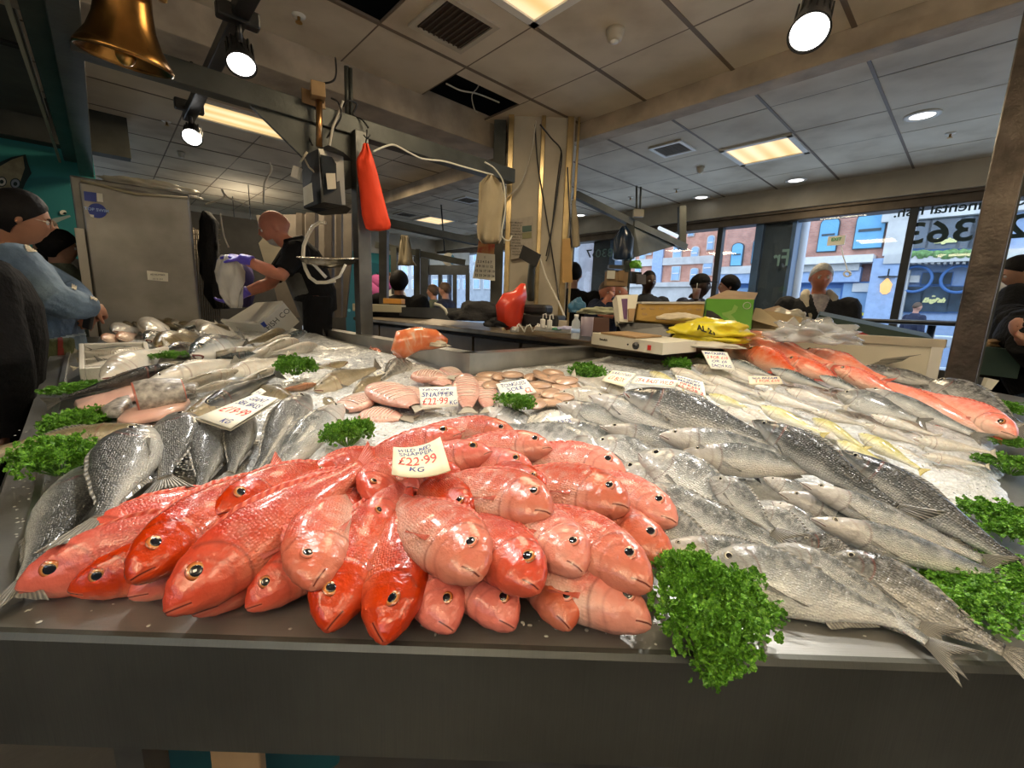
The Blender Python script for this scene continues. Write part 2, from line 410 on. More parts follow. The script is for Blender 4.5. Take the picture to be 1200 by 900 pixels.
# mirrored lettering on the glass, read from the street
M['ink'] = mat('window_lettering_dark',(.01,.04,.05),.5); M['inkw'] = mat('window_lettering_edge',(.55,.62,.65),.5); M['inkg'] = mat('window_lettering_green',(.16,.30,.30),.5)
def glass_text(s, x, y, hpx, mt, nm, shear=0, bold=.0, wpx=None, label=None):
    c = on_b(x,y,WB+.085); up = on_b(x,y-hpx,WB+.085); size = (up-c).length*1.35
    mw = frame(c, -AX, UP)     # reads correctly from outside, mirrored from inside
    o = txt(s, size, mt, nm, None, mw, shear=shear, bold=bold)
    if wpx:
        L = (on_b(x+wpx/2,y,WB+.085)-on_b(x-wpx/2,y,WB+.085)).length
        xs = [v.co.x for v in o.data.vertices]; o.data.transform(Matrix.Diagonal((L/(max(xs)-min(xs)),1,1,1)))
    if label: tag(o,label,'lettering')
    return o
glass_text('Continental Fish.',1120,243,12,M['ink'],'window_lettering',bold=.004,wpx=150,label='small dark mirrored letters reading Continental Fish high on the glass')
glass_text('328363',1144,270,27,M['ink'],'window_lettering',bold=.012,wpx=175,label='large dark mirrored telephone digits on the glass behind the steel post')
glass_text('1567',701,297,10,M['ink'],'window_lettering',bold=.004,wpx=26,label='mirrored digits on the glass just right of the white column')
glass_text('830',708,297,10,M['inkg'],'window_lettering',wpx=20,label='mirrored green digits on the grey column beside the hanging blue bag')
glass_text('Fr',916,303,20,M['inkg'],'window_lettering',bold=.01,wpx=18,label='mirrored letters Fr on the grey column behind the green carton')
# ================================================================ the street outside
def brick_mat(name, c1, c2, mortar, scale=7.0):
    m, nt, bs = newmat(name); setp(bs, rough=.85)
    tc = N(nt,'ShaderNodeTexCoord'); br = N(nt,'ShaderNodeTexBrick'); br.inputs['Scale'].default_value = scale
    br.inputs['Color1'].default_value = (*c1,1); br.inputs['Color2'].default_value = (*c2,1); br.inputs['Mortar'].default_value = (*mortar,1); br.inputs['Mortar Size'].default_value = .02
    mp = N(nt,'ShaderNodeMapping'); mp.inputs['Rotation'].default_value = (radians(90),0,0); nt.links.new(tc.outputs['Object'],mp.inputs[0])
    sp = N(nt,'ShaderNodeSeparateXYZ'); cb = N(nt,'ShaderNodeCombineXYZ'); nt.links.new(tc.outputs['Object'],sp.inputs[0])
    nt.links.new(sp.outputs[0],cb.inputs[0]); nt.links.new(sp.outputs[2],cb.inputs[1]); nt.links.new(cb.outputs[0],br.inputs['Vector'])
    nz = N(nt,'ShaderNodeTexNoise'); nz.inputs['Scale'].default_value = 3; nt.links.new(tc.outputs['Object'],nz.inputs['Vector'])
    mx = N(nt,'ShaderNodeMix',data_type='RGBA',blend_type='OVERLAY'); mx.inputs[0].default_value=.5; nt.links.new(br.outputs[0],mx.inputs[6]); nt.links.new(nz.outputs[0],mx.inputs[7])
    nt.links.new(mx.outputs[2],bs.inputs['Base Color']); return m
BR1 = brick_mat('orange_brick',(.62,.30,.20),(.55,.24,.16),(.45,.35,.30)); BR2 = brick_mat('weathered_red_brick',(.56,.27,.19),(.46,.21,.15),(.40,.33,.30),6)
M['stone'] = mat('pale_stone',(.58,.58,.55),.8,var=.2,vscale=3); M['bluestone'] = mat('blue_painted_stucco',(.34,.46,.66),.7,var=.15); M['bluewood'] = mat('blue_painted_joinery',(.06,.17,.42),.45)
M['pane'] = mat('reflecting_window_pane',(.26,.42,.62),.12,.1,.3,1.5,spec=.8); M['paneD'] = mat('dark_shop_window',(.06,.09,.12),.12,.0,.6,2,spec=.8); M['boardblue'] = mat('blue_window_boarding',(.16,.42,.66),.6,var=.12,vscale=3)
M['road'] = mat('wet_asphalt',(.16,.18,.20),.5,var=.2); M['pave'] = mat('grey_pavement',(.34,.36,.38),.7,var=.15)
b = MB(); b.boxab(-60,25,6.6,40,-.25,-.15); struct('floor_outside', b, M['road'])
b = MB(); b.boxab(-60,25,6.6,9.0,-.15,-.05); b.boxab(-60,25,12.6,14.6,-.15,-.02); struct('trim_19', b, M['pave'])
def facade(name, label, B, x0, x1, y_top, mt, depth=3.0, z1=None, ybot=None, cat='building'):
    """building front in the plane b = B spanning survey pixels x0..x1"""
    ym = 330
    pl, pr = on_b(x0,ym,B), on_b(x1,ym,B); a0, a1 = pl.dot(AX), pr.dot(AX)
    z1 = z1 or on_b((x0+x1)/2,y_top,B).z
    # own frame: local x along AX so that brick courses run level
    r = empty(name, ab((a0+a1)/2,B,-.2), math.atan2(AX.y,AX.x), label, cat)
    mb = MB(); mb.boxab(a0,a1,B,B+depth,-.2,z1); mb.build('wall', mt, r); return r
def rect_on(mb, B, x0,y0,x1,y1, d0, d1, arch=0):
    """upright panel between two survey pixels on plane b=B, from depth d0 to d1 in front (towards the hall)"""
    A_ = on_b(x0,y0,B); C_ = on_b(x1,y1,B); a0,a1 = A_.dot(AX), C_.dot(AX); z1,z0 = A_.z, C_.z
    if arch:
        pts = [(a0,z0),(a1,z0)]; c = (a0+a1)/2; rx = abs(a1-a0)/2; s = 1 if a1>a0 else -1
        n = 9
        for i in range(n): th = pi*i/(n-1); pts.append((c+s*rx*cos(th), z1-rx*arch+rx*arch*sin(th)))
        mb.prism([ab(a,B-d0,z) for a,z in pts], -BX*(d1-d0))
    else: mb.boxab(a0,a1,B-d1,B-d0,z0,z1)
def win(par, B, x0,y0,x1,y1, arch=0, glass='pane', framem=None, sash=True, sill=True):
    mb = MB(); e = .6; rect_on(mb,B,x0-1,y0-1,x1+1,y1+1,0,.06,arch); w = mb.build('window', framem or M['stone'], par)
    mb = MB(); rect_on(mb,B,x0,y0,x1,y1,.06,.08,arch); mb.build('pane', M[glass], w, world=False); w.children[0].data.transform(par.matrix_basis.inverted())
    if sash:
        mb = MB(); ym = (y0+y1)/2; rect_on(mb,B,x0,ym-.5,x1,ym+.5,.08,.10); o = mb.build('sash_bar', framem or M['white'], w, world=False); o.data.transform(par.matrix_basis.inverted())
    return w
Bf = 14.6
# far left terrace
f0 = facade('terrace_far','pale pinkish brick terrace far down the street seen left of the grey column',26,676,716,300,BR1,z1=11)
for (x,y) in ((684,322),(690,318),(696,314),(684,338),(690,336),(696,333)): win(f0,26,x-1.6,y-5,x+1.6,y+4,sash=False)
# orange brick building in the middle
f1 = facade('orange_brick_building','tall orange brick building with arched white framed windows across the street',19,722,836,262,BR1,z1=14)
for x0,y0,x1,y1,ar in ((791,288,798,302,0),(789,313,796,328,0),(812,290,818,304,.8),(811,315,817,329,.5),(808,270,813,276,0),(831,277,836,292,.8),(826,306,834,322,.8),(752,290,756,303,0),(746,312,750,325,0),(760,286,763,298,0),(741,292,744,304,0)): win(f1,19,x0,y0,x1,y1,ar)
mb = MB(); rect_on(mb,19,770,262,775,334,0,.12); mb.build('drainpipe', M['bluestone'], f1)
mb = MB(); rect_on(mb,19,722,306,836,308.5,0,.10); rect_on(mb,19,722,332,836,336,0,.25); mb.build('cornice', M['stone'], f1)
mb = MB(); rect_on(mb,19,722,337,836,368,.0,.12); mb.build('shopfront', M['stone'], f1)
for x0,x1 in ((786,792),(800,806),(726,738),(746,758)): win(f1,19,x0,342,x1,364,0,'pane',M['bluestone'])
# weathered brick corner
f2 = facade('weathered_brick_building','weathered red brick building with boarded arched windows behind the grey column',Bf,846,1009,240,BR2,z1=9)
for x0,y0,x1,y1 in ((860,286,869,311),(885,280,894,308),(964,257,979,294),(1009-.5,248,1035,290)):
    if x0 < 1000: win(f2,Bf,x0,y0,x1,y1,.7,'boardblue',M['slate'])
mb = MB(); rect_on(mb,Bf,846,314,1009,318,0,.35); mb.build('cornice', M['stone'], f2)
mb = MB(); rect_on(mb,Bf,846,319,1009,331,0,.30); mb.build('fascia', M['bluestone'], f2)
mb = MB(); rect_on(mb,Bf,846,332,1009,400,0,.05); mb.build('shopfront', M['bluewood'], f2)
for x0,x1 in ((864,884),(941,957),(961,986)): win(f2,Bf,x0,338,x1,366,0,'pane',M['bluewood'],sash=False)
# part with the large boarded window, up to the stone pilaster
f3 = facade('boarded_window_building','red brick front with one large arched window boarded in light blue',Bf-.02,1009,1046,232,BR2,z1=9)
win(f3,Bf-.02,1007,250,1033,290,.6,'boardblue',M['slate'])
mb = MB(); rect_on(mb,Bf,940,304,1026,309,0,.5); mb.build('cornice', M['white'], f3)
mb = MB(); rect_on(mb,Bf,1027,305,1040,400,0,.45); mb.build('pilaster', M['bluestone'], f3)
mb = MB(); rect_on(mb,Bf,988,331,1024,378,0,.1); mb.build('shopfront', M['bluewood'], f3)
win(f3,Bf-.1,990,332,1024,366,0,'pane',M['bluewood'],sash=False)
mb = MB(); rect_on(mb,Bf-.2,1000,332,1023,342,0,.03); mb.build('shop_sign', M['stone'], f3)
mb = MB(); rect_on(mb,Bf-.2,996,366,1014,370,0,.03); mb.build('yellow_sign', mat('yellow_sign',(.75,.62,.05),.5), f3)
# the pub front
f4 = facade('pub_building','blue painted pub front with stone pilasters, arched windows and gilt lettering',Bf,1046,1290,150,M['bluestone'],z1=9)
mb = MB()
for x0,x1 in ((1047,1058),(1166,1178)): rect_on(mb,Bf,x0,238,x1,300,0,.25)
for x0,x1 in ((1042,1052),(1150,1172)): rect_on(mb,Bf,x0,318,x1,400,0,.25)
mb.build('pilaster', M['stone'], f4)
mb = MB(); rect_on(mb,Bf,1040,301,1200,306,0,.5); rect_on(mb,Bf,1040,230,1290,240,0,.25); mb.build('cornice', M['stone'], f4)
mb = MB()
for k in range(16): rect_on(mb,Bf,1064+k*7.2,308,1067+k*7.2,311,0,.45)
mb.build('dentils', M['stone'], f4)
for x0,x1 in ((1064,1087),(1092,1124),(1128,1142),(1142,1160)): win(f4,Bf,x0,250,x1,291,.5,'paneD',M['bluewood'],sash=False)
for x0,x1,y0,y1 in ((1060,1078,336,366),(1082,1110,336,366),(1114,1134,336,366),(1134,1146,322,366),(1082,1098,320,333),(1100,1114,320,333)): win(f4,Bf,x0,y0,x1,y1,0,'paneD',M['bluewood'],sash=False)
for cx in (1072,1124):
    mb = MB(); p = on_b(cx,327,Bf-.22); mb.tube([p+AX*.30*cos(t*pi/14)+UP*.30*sin(t*pi/14) for t in range(29)],.035,6,cap=False); mb.build('round_window', M['bluewood'], f4)
mb = MB(); rect_on(mb,Bf-.1,1067,323,1077,331,0,.03); mb.build('notice', M['stone'], f4)
gilt = mat('gilt_lettering',(.75,.72,.30),.4); 
for (x,y,s_) in ((1108,282,3.4),(1094,352,3.4)):
    c = on_b(x,y,Bf-.22); txt('English', (on_b(x,y-s_,Bf)-on_b(x,y,Bf)).length*2.0, gilt, 'gilt_sign', f4, frame(c, AX, UP), shear=.35, bold=.02)
    c = on_b(x,y-5,Bf-.22); txt('the', (on_b(x,y-6.6,Bf)-on_b(x,y-5,Bf)).length*1.3, gilt, 'gilt_sign', f4, frame(c, AX, UP), shear=.35, bold=.01)
M['leafy'] = mat('window_box_plants',(.16,.30,.10),.8,var=.5,vscale=20)
mb = MB()
for k in range(40): mb.ball(on_b(1064+k*2.0,298+rnd.uniform(-1,1),Bf-.45), rnd.uniform(.05,.12), n=6, m=5)
solid('window_box', mb, M['leafy'], 'long box of green and white plants below the upper pub windows', 'window box')
for x,y,lab in ((1038,337,'lit wall lantern left of the pub windows'),(1163,340,'lit wall lantern right of the pub windows near the hanging basket')):
    p = on_b(x,y,Bf-.45); l = empty('wall_lantern', p, 0, lab, 'lantern')
    mb = MB(); mb.lathe([(.04,-.16),(.10,-.10),(.12,.08),(.02,.22)],(0,0,0),n=10); mb.build('lamp_glass', emat('lantern_glow',(1,.55,.2),1.6), l, world=False)
    mb = MB(); mb.box((0,0,.26),(.26,.26,.03)); mb.tube([(0,0,.28),(0,0,.45)],.015); mb.build('lamp_cap', M['mull'], l, world=False)
p = on_b(1178,330,Bf-.6); hb = empty('hanging_basket', p, 0, 'green hanging basket on the pub wall in front of the young man', 'plant')
mb = MB()
for k in range(60): mb.ball((rnd.gauss(0,.17),rnd.gauss(0,.12),rnd.gauss(.14,.12)), rnd.uniform(.04,.09), n=6, m=5)
mb.build('foliage', mat('basket_leaves',(.30,.55,.15),.8,var=.4,vscale=20), hb, world=False)
mb = MB(); mb.lathe([(.08,-.22),(.26,0)],(0,0,0),n=14); mb.build('basket', M['card'], hb, world=False)
# small illuminated exit sign hanging inside the glass on a cord
p = on_b(980,282,6.0); ex = empty('hanging_sign', p, 0, 'small white and green running man style sign with trailing cord behind the glass', 'sign')
mb = MB(); mb.box(p,(.16,.02,.10),Matrix.Rotation(ANG_B-pi/2+.0,3,'Z'),.003); mb.build('sign_body', M['paper'], ex)
c = on_b(980,280.5,5.98); txt('EXIT', .045, mat('green_ink',(.02,.35,.12),.5), 'lettering', ex, frame(c, AX, UP), bold=.002)
mb = MB(); mb.tube([on_b(x,y,6.0) for x,y in ((986,289),(988,300),(990,306),(993,316),(996,322))],.006); mb.build('cord', M['white'], ex)
mb = MB(); pts = [on_b(993+4*cos(t*pi/6),321+3*sin(t*pi/6),6.0) for t in range(13)]; mb.tube(pts,.010); mb.build('cord_loop', M['white'], ex)
# street table beyond the rail
tb = empty('street_table', on_b(1093,390,7.6)*Vector((1,1,0)), 0, 'small dark pedestal table standing on the pavement outside the glass', 'table')
p = on_b(1093,378,7.6); mb = MB(); mb.lathe([(.30,0),(.30,.03)],(p.x,p.y,p.z),n=24); mb.build('tabletop', M['mull'], tb)
mb = MB(); mb.tube([(p.x,p.y,-.1),(p.x,p.y,p.z)],.04); mb.build('leg', M['mull'], tb)
mb = MB(); mb.boxab(-2.6,3.2,9.1,9.3,.85,1.02,.02); mb.boxab(-2.6,3.2,9.1,9.25,.45,.55,.02)
for a in (-2.5,-1,.5,2): mb.boxab(a,a+.08,9.1,9.2,-.1,1)
solid('street_barrier', mb, mat('white_barrier',(.62,.70,.78),.5), 'pale horizontal barrier along the far edge of the pavement', 'barrier')

f5 = facade('stone_office_building','grey stone office front seen far off through the rear entrance glass',24,330,676,300,mat('grey_office_stone',(.34,.37,.40),.8,var=.2,vscale=2),z1=14)
for i in range(22):
    for j in range(3): x = 400+i*12; win(f5,24,x,296+j*16,x+6,306+j*16,0,'pane',sash=False)
# ================================================================ the fish counter
M['slab'] = steel('slab_steel',(.36,.36,.34),.36,(1,60,1),5,.2,.35); M['slab'].node_tree.nodes['Principled BSDF'].inputs['Metallic'].default_value = .8
OUT_B, OUT_A, C_A, C_B = -.20, .22, -1.43, 1.10
END_A, END_B = -3.55, 2.74
def isect_frontY(Y, b=None, a=None):
    if b is not None: return Vector(((b-BX.y*Y)/BX.x, Y))
    return Vector(((a-AX.y*Y)/AX.x, Y))
YF = .53
fl = isect_frontY(YF, b=OUT_B); fr = isect_frontY(YF, a=OUT_A)
def P2(a,b): p = ab(a,b); return Vector((p.x,p.y))
poly = [fl, fr, P2(OUT_A,END_B), P2(C_A,END_B), P2(C_A,C_B), P2(END_A,C_B), P2(END_A,OUT_B)]
counter = empty('fish_counter', (0,.9,0), 0, 'large angled stainless steel fish counter sloping up from its front lip', 'counter')
def sl(p, dz=0): return Vector((p.x,p.y,slab_z(p.x,p.y)+dz))
b = MB()
def inside(p, ins=0):
    a = p.x*AX.x+p.y*AX.y; bb = p.x*BX.x+p.y*BX.y
    return p.y > YF+ins and bb > OUT_B+ins and a < OUT_A-ins and a > END_A and bb < END_B and (bb < C_B-ins*.2 or a > C_A+ins*.2)
# sloping top as strips: cut the polygon at the crease line Y = 1.845
YC = 1.8443
top = [fl, fr, P2(OUT_A,END_B), P2(C_A,END_B), P2(C_A,C_B), P2(END_A,C_B), P2(END_A,OUT_B)]
bmx = bmesh.new(); f = bmx.faces.new([bmx.verts.new((p.x,p.y,0)) for p in top])
for yy in (.62,1.0,1.4,YC,2.3,2.8):
    bmesh.ops.bisect_plane(bmx, geom=bmx.verts[:]+bmx.edges[:]+bmx.faces[:], plane_co=(0,yy,0), plane_no=(0,1,0))
for v in bmx.verts: v.co.z = slab_z(v.co.x,v.co.y)
bmesh.ops.recalc_face_normals(bmx, faces=bmx.faces)
me = bpy.data.meshes.new('slab'); bmx.to_mesh(me); bmx.free(); me.materials.append(M['slab'])
o = link('slab', me, None, counter); me.transform(counter.matrix_basis.inverted())
# fronts
b = MB()
def apron(b, p, q, drop=.185, th=.02, lip=.012):
    n = Vector((q.y-p.y, p.x-q.x)).normalized()   # outward
    A0, A1 = sl(p), sl(q); n3 = Vector((n.x,n.y,0))
    pts = [(0,0),(lip*.6,-.002),(lip,-.010),(lip,-drop),(lip-.004,-drop),(0,-.02)]
    r0 = [b.v(A0+n3*x+UP*z) for x,z in pts]; r1 = [b.v(A1+n3*x+UP*z) for x,z in pts]
    for i in range(len(pts)-1): b._f([r0[i],r0[i+1],r1[i+1],r1[i]])
apron(b, fl, fr); apron(b, P2(END_A,OUT_B), fl); apron(b, fr, P2(OUT_A,END_B))
b.build('front_panel', M['steel_front'], counter)
# raised rims: inner left rim strip, inner ledges round the serving side
b = MB()
def wall_strip(b, pts, h, th, nrm, base=-.01):
    """upright strip following slab height"""
    for p, q in zip(pts, pts[1:]):
        A0, A1 = sl(p,base), sl(q,base); n3 = Vector(nrm)*th
        b.prism([A0, A1, Vector((A1.x,A1.y,max(A1.z,sl(q).z)+h)), Vector((A0.x,A0.y,sl(p).z+h))], n3)
rb = -.135
seg = [isect_frontY(y,b=rb) for y in (.575,.9,1.3,YC,2.5)]+[P2(END_A,rb)]
wall_strip(b, seg, .012, .012, -BX)
b.build('edge_rim', M['steel'], counter)
LZ = 1.042
b = MB()
def ledge(b, p, q, inward, w=.085):
    """flat-topped ledge with a drop to the slab"""
    i3 = Vector((inward.x,inward.y,0))
    for s0, s1 in ((0,.5),(.5,1)):
        u, v_ = p.lerp(q,s0), p.lerp(q,s1)
        a0 = Vector((u.x,u.y,LZ)); a1 = Vector((v_.x,v_.y,LZ))
        b.prism([sl(u,-.02), sl(v_,-.02), a1, a0], -i3*w)
ledge(b, P2(C_A-.04,C_B), P2(END_A,C_B), BX*-1)
ledge(b, P2(C_A,C_B-.0), P2(C_A,END_B), AX)
b.build('back_ledge', M['steel_dark'] if False else M['steel'], counter)
b = MB()
for p in [fl+Vector((.12,.12)), fr+Vector((-.12,.12)), P2(OUT_A-.15,END_B-.15), P2(C_A+.15,END_B-.15), P2(C_A+.1,C_B-.15), P2(END_A+.15,C_B-.15), P2(END_A+.15,OUT_B+.15)]:
    b = MB(); b.box((p.x,p.y,(slab_z(p.x,p.y)-.03)/2),(.05,.05,slab_z(p.x,p.y)-.03)); b.build('leg', M['steel_dark'], counter)
b = MB(); b.boxab(C_A+.0,C_A+.02,C_B,END_B,.2,.95); b.boxab(END_A,C_A,C_B-.02,C_B,.2,.95); b.build('rear_panel', M['steel_dark'], counter)
# things under the counter glimpsed at bottom left
b = MB(); b.boxab(-1.35,-1.0,-.05,.35,0,.42,.01); solid('fish_crate', b, mat('teal_crate',(.02,.12,.13),.6,var=.2), 'dark teal crate on the floor under the front left corner of the counter', 'crate')
b = MB(); b.box((-.53,.72,.35),(.10,.02,.62),bev=.003); solid('cardboard_sheet', b, M['card'], 'brown cardboard sheet standing under the counter front', 'cardboard')

# ---------------------------------------------------------------- crushed ice
m, nt, bs = newmat('crushed_ice'); setp(bs, col=(.6,.6,.6), rough=.22, spec=.6, sss=.25, coat=.4, coatr=.15)
bs.inputs['Subsurface Radius'].default_value = (.02,.02,.02)
tc = N(nt,'ShaderNodeTexCoord')
vo = N(nt,'ShaderNodeTexVoronoi'); vo.inputs['Scale'].default_value = 130; nt.links.new(tc.outputs['Object'], vo.inputs['Vector'])
nz = N(nt,'ShaderNodeTexNoise'); nz.inputs['Scale'].default_value = 60; nz.inputs['Detail'].default_value = 8; nt.links.new(tc.outputs['Object'], nz.inputs['Vector'])
r = ramp(nt, [(.2,(.40,.42,.42)),(.5,(.62,.64,.64)),(.8,(.82,.83,.83))], nz.outputs[0]); nt.links.new(r.outputs[0], bs.inputs['Base Color'])
bp = N(nt,'ShaderNodeBump'); bp.inputs['Strength'].default_value = .9; bp.inputs['Distance'].default_value = .004; nt.links.new(vo.outputs['Distance'], bp.inputs['Height'])
nt.links.new(bp.outputs[0], bs.inputs['Normal']); M['ice'] = m
def ice_h(X, Y):
    a = X*AX.x+Y*AX.y; bb = X*BX.x+Y*BX.y
    e = min((Y-.80)/.25, (bb-OUT_B-.10)/.12, (OUT_A-.06-a)/.12)
    if Y > 1.2 : e = min(e, max((C_B-.02-bb)/.10, (a-C_A-.02)/.10))
    e = max(0,min(1,e)); e = e*e*(3-2*e)
    h = .022 + .018*noise.noise(Vector((X*3.1,Y*3.1,.3))) + .010*noise.noise(Vector((X*11,Y*11,1.3))) + .006*noise.noise(Vector((X*34,Y*34,2.1)))+.004*noise.noise(Vector((X*90,Y*90,2.1)))
    return e*max(.004,h) - (1-e)*.012
b = MB(); nx, ny = 330, 230; vs = {}
for i in range(nx):
    for j in range(ny):
        X = -2.9+5.3*i/(nx-1); Y = .72+2.75*(j/(ny-1))**1.35
        a = X*AX.x+Y*AX.y; bb = X*BX.x+Y*BX.y
        if bb > OUT_B+.07 and a < OUT_A-.03 and a > END_A+.02 and bb < END_B-.01 and (bb < C_B or a > C_A):
            vs[i,j] = b.v((X,Y,slab_z(X,Y)+ice_h(X,Y)))
for (i,j) in list(vs):
    q = [(i,j),(i+1,j),(i+1,j+1),(i,j+1)]
    if all(k in vs for k in q): b._f([vs[k] for k in q], True)
ice = b.build('crushed_ice', M['ice']); tag(ice, 'bed of white crushed ice spread over the sloping steel slab', 'ice', kind='stuff')
# loose ice chips
b = MB()
def chip(b, c, r):
    pts = [Vector((rnd.gauss(0,1),rnd.gauss(0,1),rnd.gauss(0,.8))).normalized()*r*rnd.uniform(.5,1.1) for _ in range(6)]
    vs = [b.bm.verts.new(c+p) for p in pts]
    for t in ((0,1,2),(0,2,3),(1,2,4),(3,4,5),(0,3,5),(1,4,5),(0,1,5),(2,3,4)): b._f([vs[k] for k in t])
n = 0
while n < 5200:
    X = rnd.uniform(-2.4,1.9); Y = .8+2.2*rnd.random()**1.6; e = ice_h(X,Y)
    if e > .008 and inside(Vector((X,Y)),.08): chip(b, Vector((X,Y,slab_z(X,Y)+e+.001)), rnd.uniform(.002,.0055)); n += 1
tag(b.build('ice_chips', M['ice'], fix=False), 'loose glassy ice chips scattered over the ice bed', 'ice', kind='stuff')
b = MB()
for k in range(150):
    if rnd.random() < .5: p = on_slab(rnd.uniform(10,1150), rnd.uniform(705,760), .001)
    else: p = on_slab(*rnd.choice([(40+rnd.uniform(-25,20),560+rnd.uniform(-60,80))]), .001)
    if p.y > YF+.004: b.ball(p, (rnd.uniform(.001,.004),rnd.uniform(.001,.004),.0006), n=6, m=4)
tag(b.build('scattered_scales', mat('pale_scales',(.6,.6,.55),.3)), 'pale fish scales and drips scattered on the bare steel edge', 'fish scales', kind='stuff')

# ================================================================ fish
def lerp_tab(tab, t):
    for (t0,v0),(t1,v1) in zip(tab,tab[1:]):
        if t <= t1:
            u = (t-t0)/(t1-t0) if t1>t0 else 0
            return v0+(v1-v0)*(u*u*(3-2*u)*.35+u*.65)
    return tab[-1][1]
SP = {}
# upper, lower, half width along the body (units of standard length, snout at 0, tail root at 1)
SP['snapper'] = dict(L=.33, up=[(0,.012),(.02,.048),(.06,.090),(.13,.132),(.24,.162),(.38,.168),(.55,.145),(.72,.100),(.86,.060),(1,.042)],
  lo=[(0,.014),(.02,.038),(.06,.066),(.14,.100),(.28,.125),(.42,.138),(.58,.120),(.72,.078),(.86,.048),(1,.040)],
  w=[(0,.012),(.02,.036),(.06,.056),(.14,.078),(.28,.085),(.42,.085),(.6,.066),(.8,.036),(1,.014)], eye=(.135,.052,.036), mouth=-.010, op=.29, tail=.14, fork=.3, dorsal=(.26,.84,.026), anal=(.64,.84,.03), pec=.14)
SP['bream'] = dict(L=.34, up=[(0,.008),(.03,.055),(.08,.108),(.16,.160),(.27,.195),(.40,.200),(.56,.165),(.72,.110),(.87,.055),(1,.040)],
  lo=[(0,.008),(.03,.036),(.09,.072),(.18,.110),(.30,.142),(.44,.150),(.60,.125),(.74,.080),(.88,.045),(1,.038)],
  w=[(0,.008),(.03,.030),(.08,.048),(.16,.062),(.28,.076),(.42,.076),(.6,.058),(.8,.030),(1,.012)], eye=(.12,.060,.030), mouth=-.018, op=.27, tail=.24, fork=.5, dorsal=(.26,.86,.018), anal=(.62,.86,.025), pec=.22)
SP['bass'] = dict(L=.42, up=[(0,.006),(.04,.028),(.10,.052),(.20,.080),(.32,.102),(.46,.106),(.62,.088),(.78,.058),(.90,.038),(1,.034)],
  lo=[(0,.010),(.04,.030),(.10,.052),(.20,.078),(.34,.098),(.48,.100),(.62,.084),(.78,.052),(.90,.034),(1,.031)],
  w=[(0,.008),(.04,.026),(.10,.042),(.20,.058),(.34,.068),(.5,.066),(.66,.050),(.82,.028),(1,.012)], eye=(.115,.026,.020), mouth=-.004, op=.255, tail=.17, fork=.4, dorsal=(.32,.60,.018), anal=(.68,.84,.03), pec=.13)
SP['whiting'] = dict(L=.30, up=[(0,.006),(.05,.030),(.14,.055),(.28,.078),(.42,.080),(.6,.060),(.8,.032),(1,.018)],
  lo=[(0,.006),(.05,.032),(.14,.062),(.28,.088),(.42,.086),(.6,.060),(.8,.030),(1,.017)],
  w=[(0,.006),(.05,.028),(.14,.050),(.28,.066),(.42,.064),(.6,.046),(.8,.024),(1,.010)], eye=(.10,.022,.016), mouth=-.010, op=.24, tail=.12, fork=.15, dorsal=(.35,.6,.03), anal=(.5,.8,.02), pec=.11)
SP['mackerel'] = dict(L=.32, up=[(0,.004),(.05,.026),(.14,.050),(.28,.070),(.42,.074),(.6,.056),(.8,.028),(.94,.012),(1,.012)],
  lo=[(0,.004),(.05,.026),(.14,.050),(.28,.072),(.42,.076),(.6,.056),(.8,.028),(.94,.012),(1,.012)],
  w=[(0,.004),(.05,.024),(.14,.042),(.28,.058),(.42,.060),(.6,.044),(.8,.022),(.94,.010),(1,.010)], eye=(.10,.012,.016), mouth=-.004, op=.23, tail=.14, fork=.75, dorsal=(.34,.48,.04), anal=(.6,.75,.02), pec=.08)
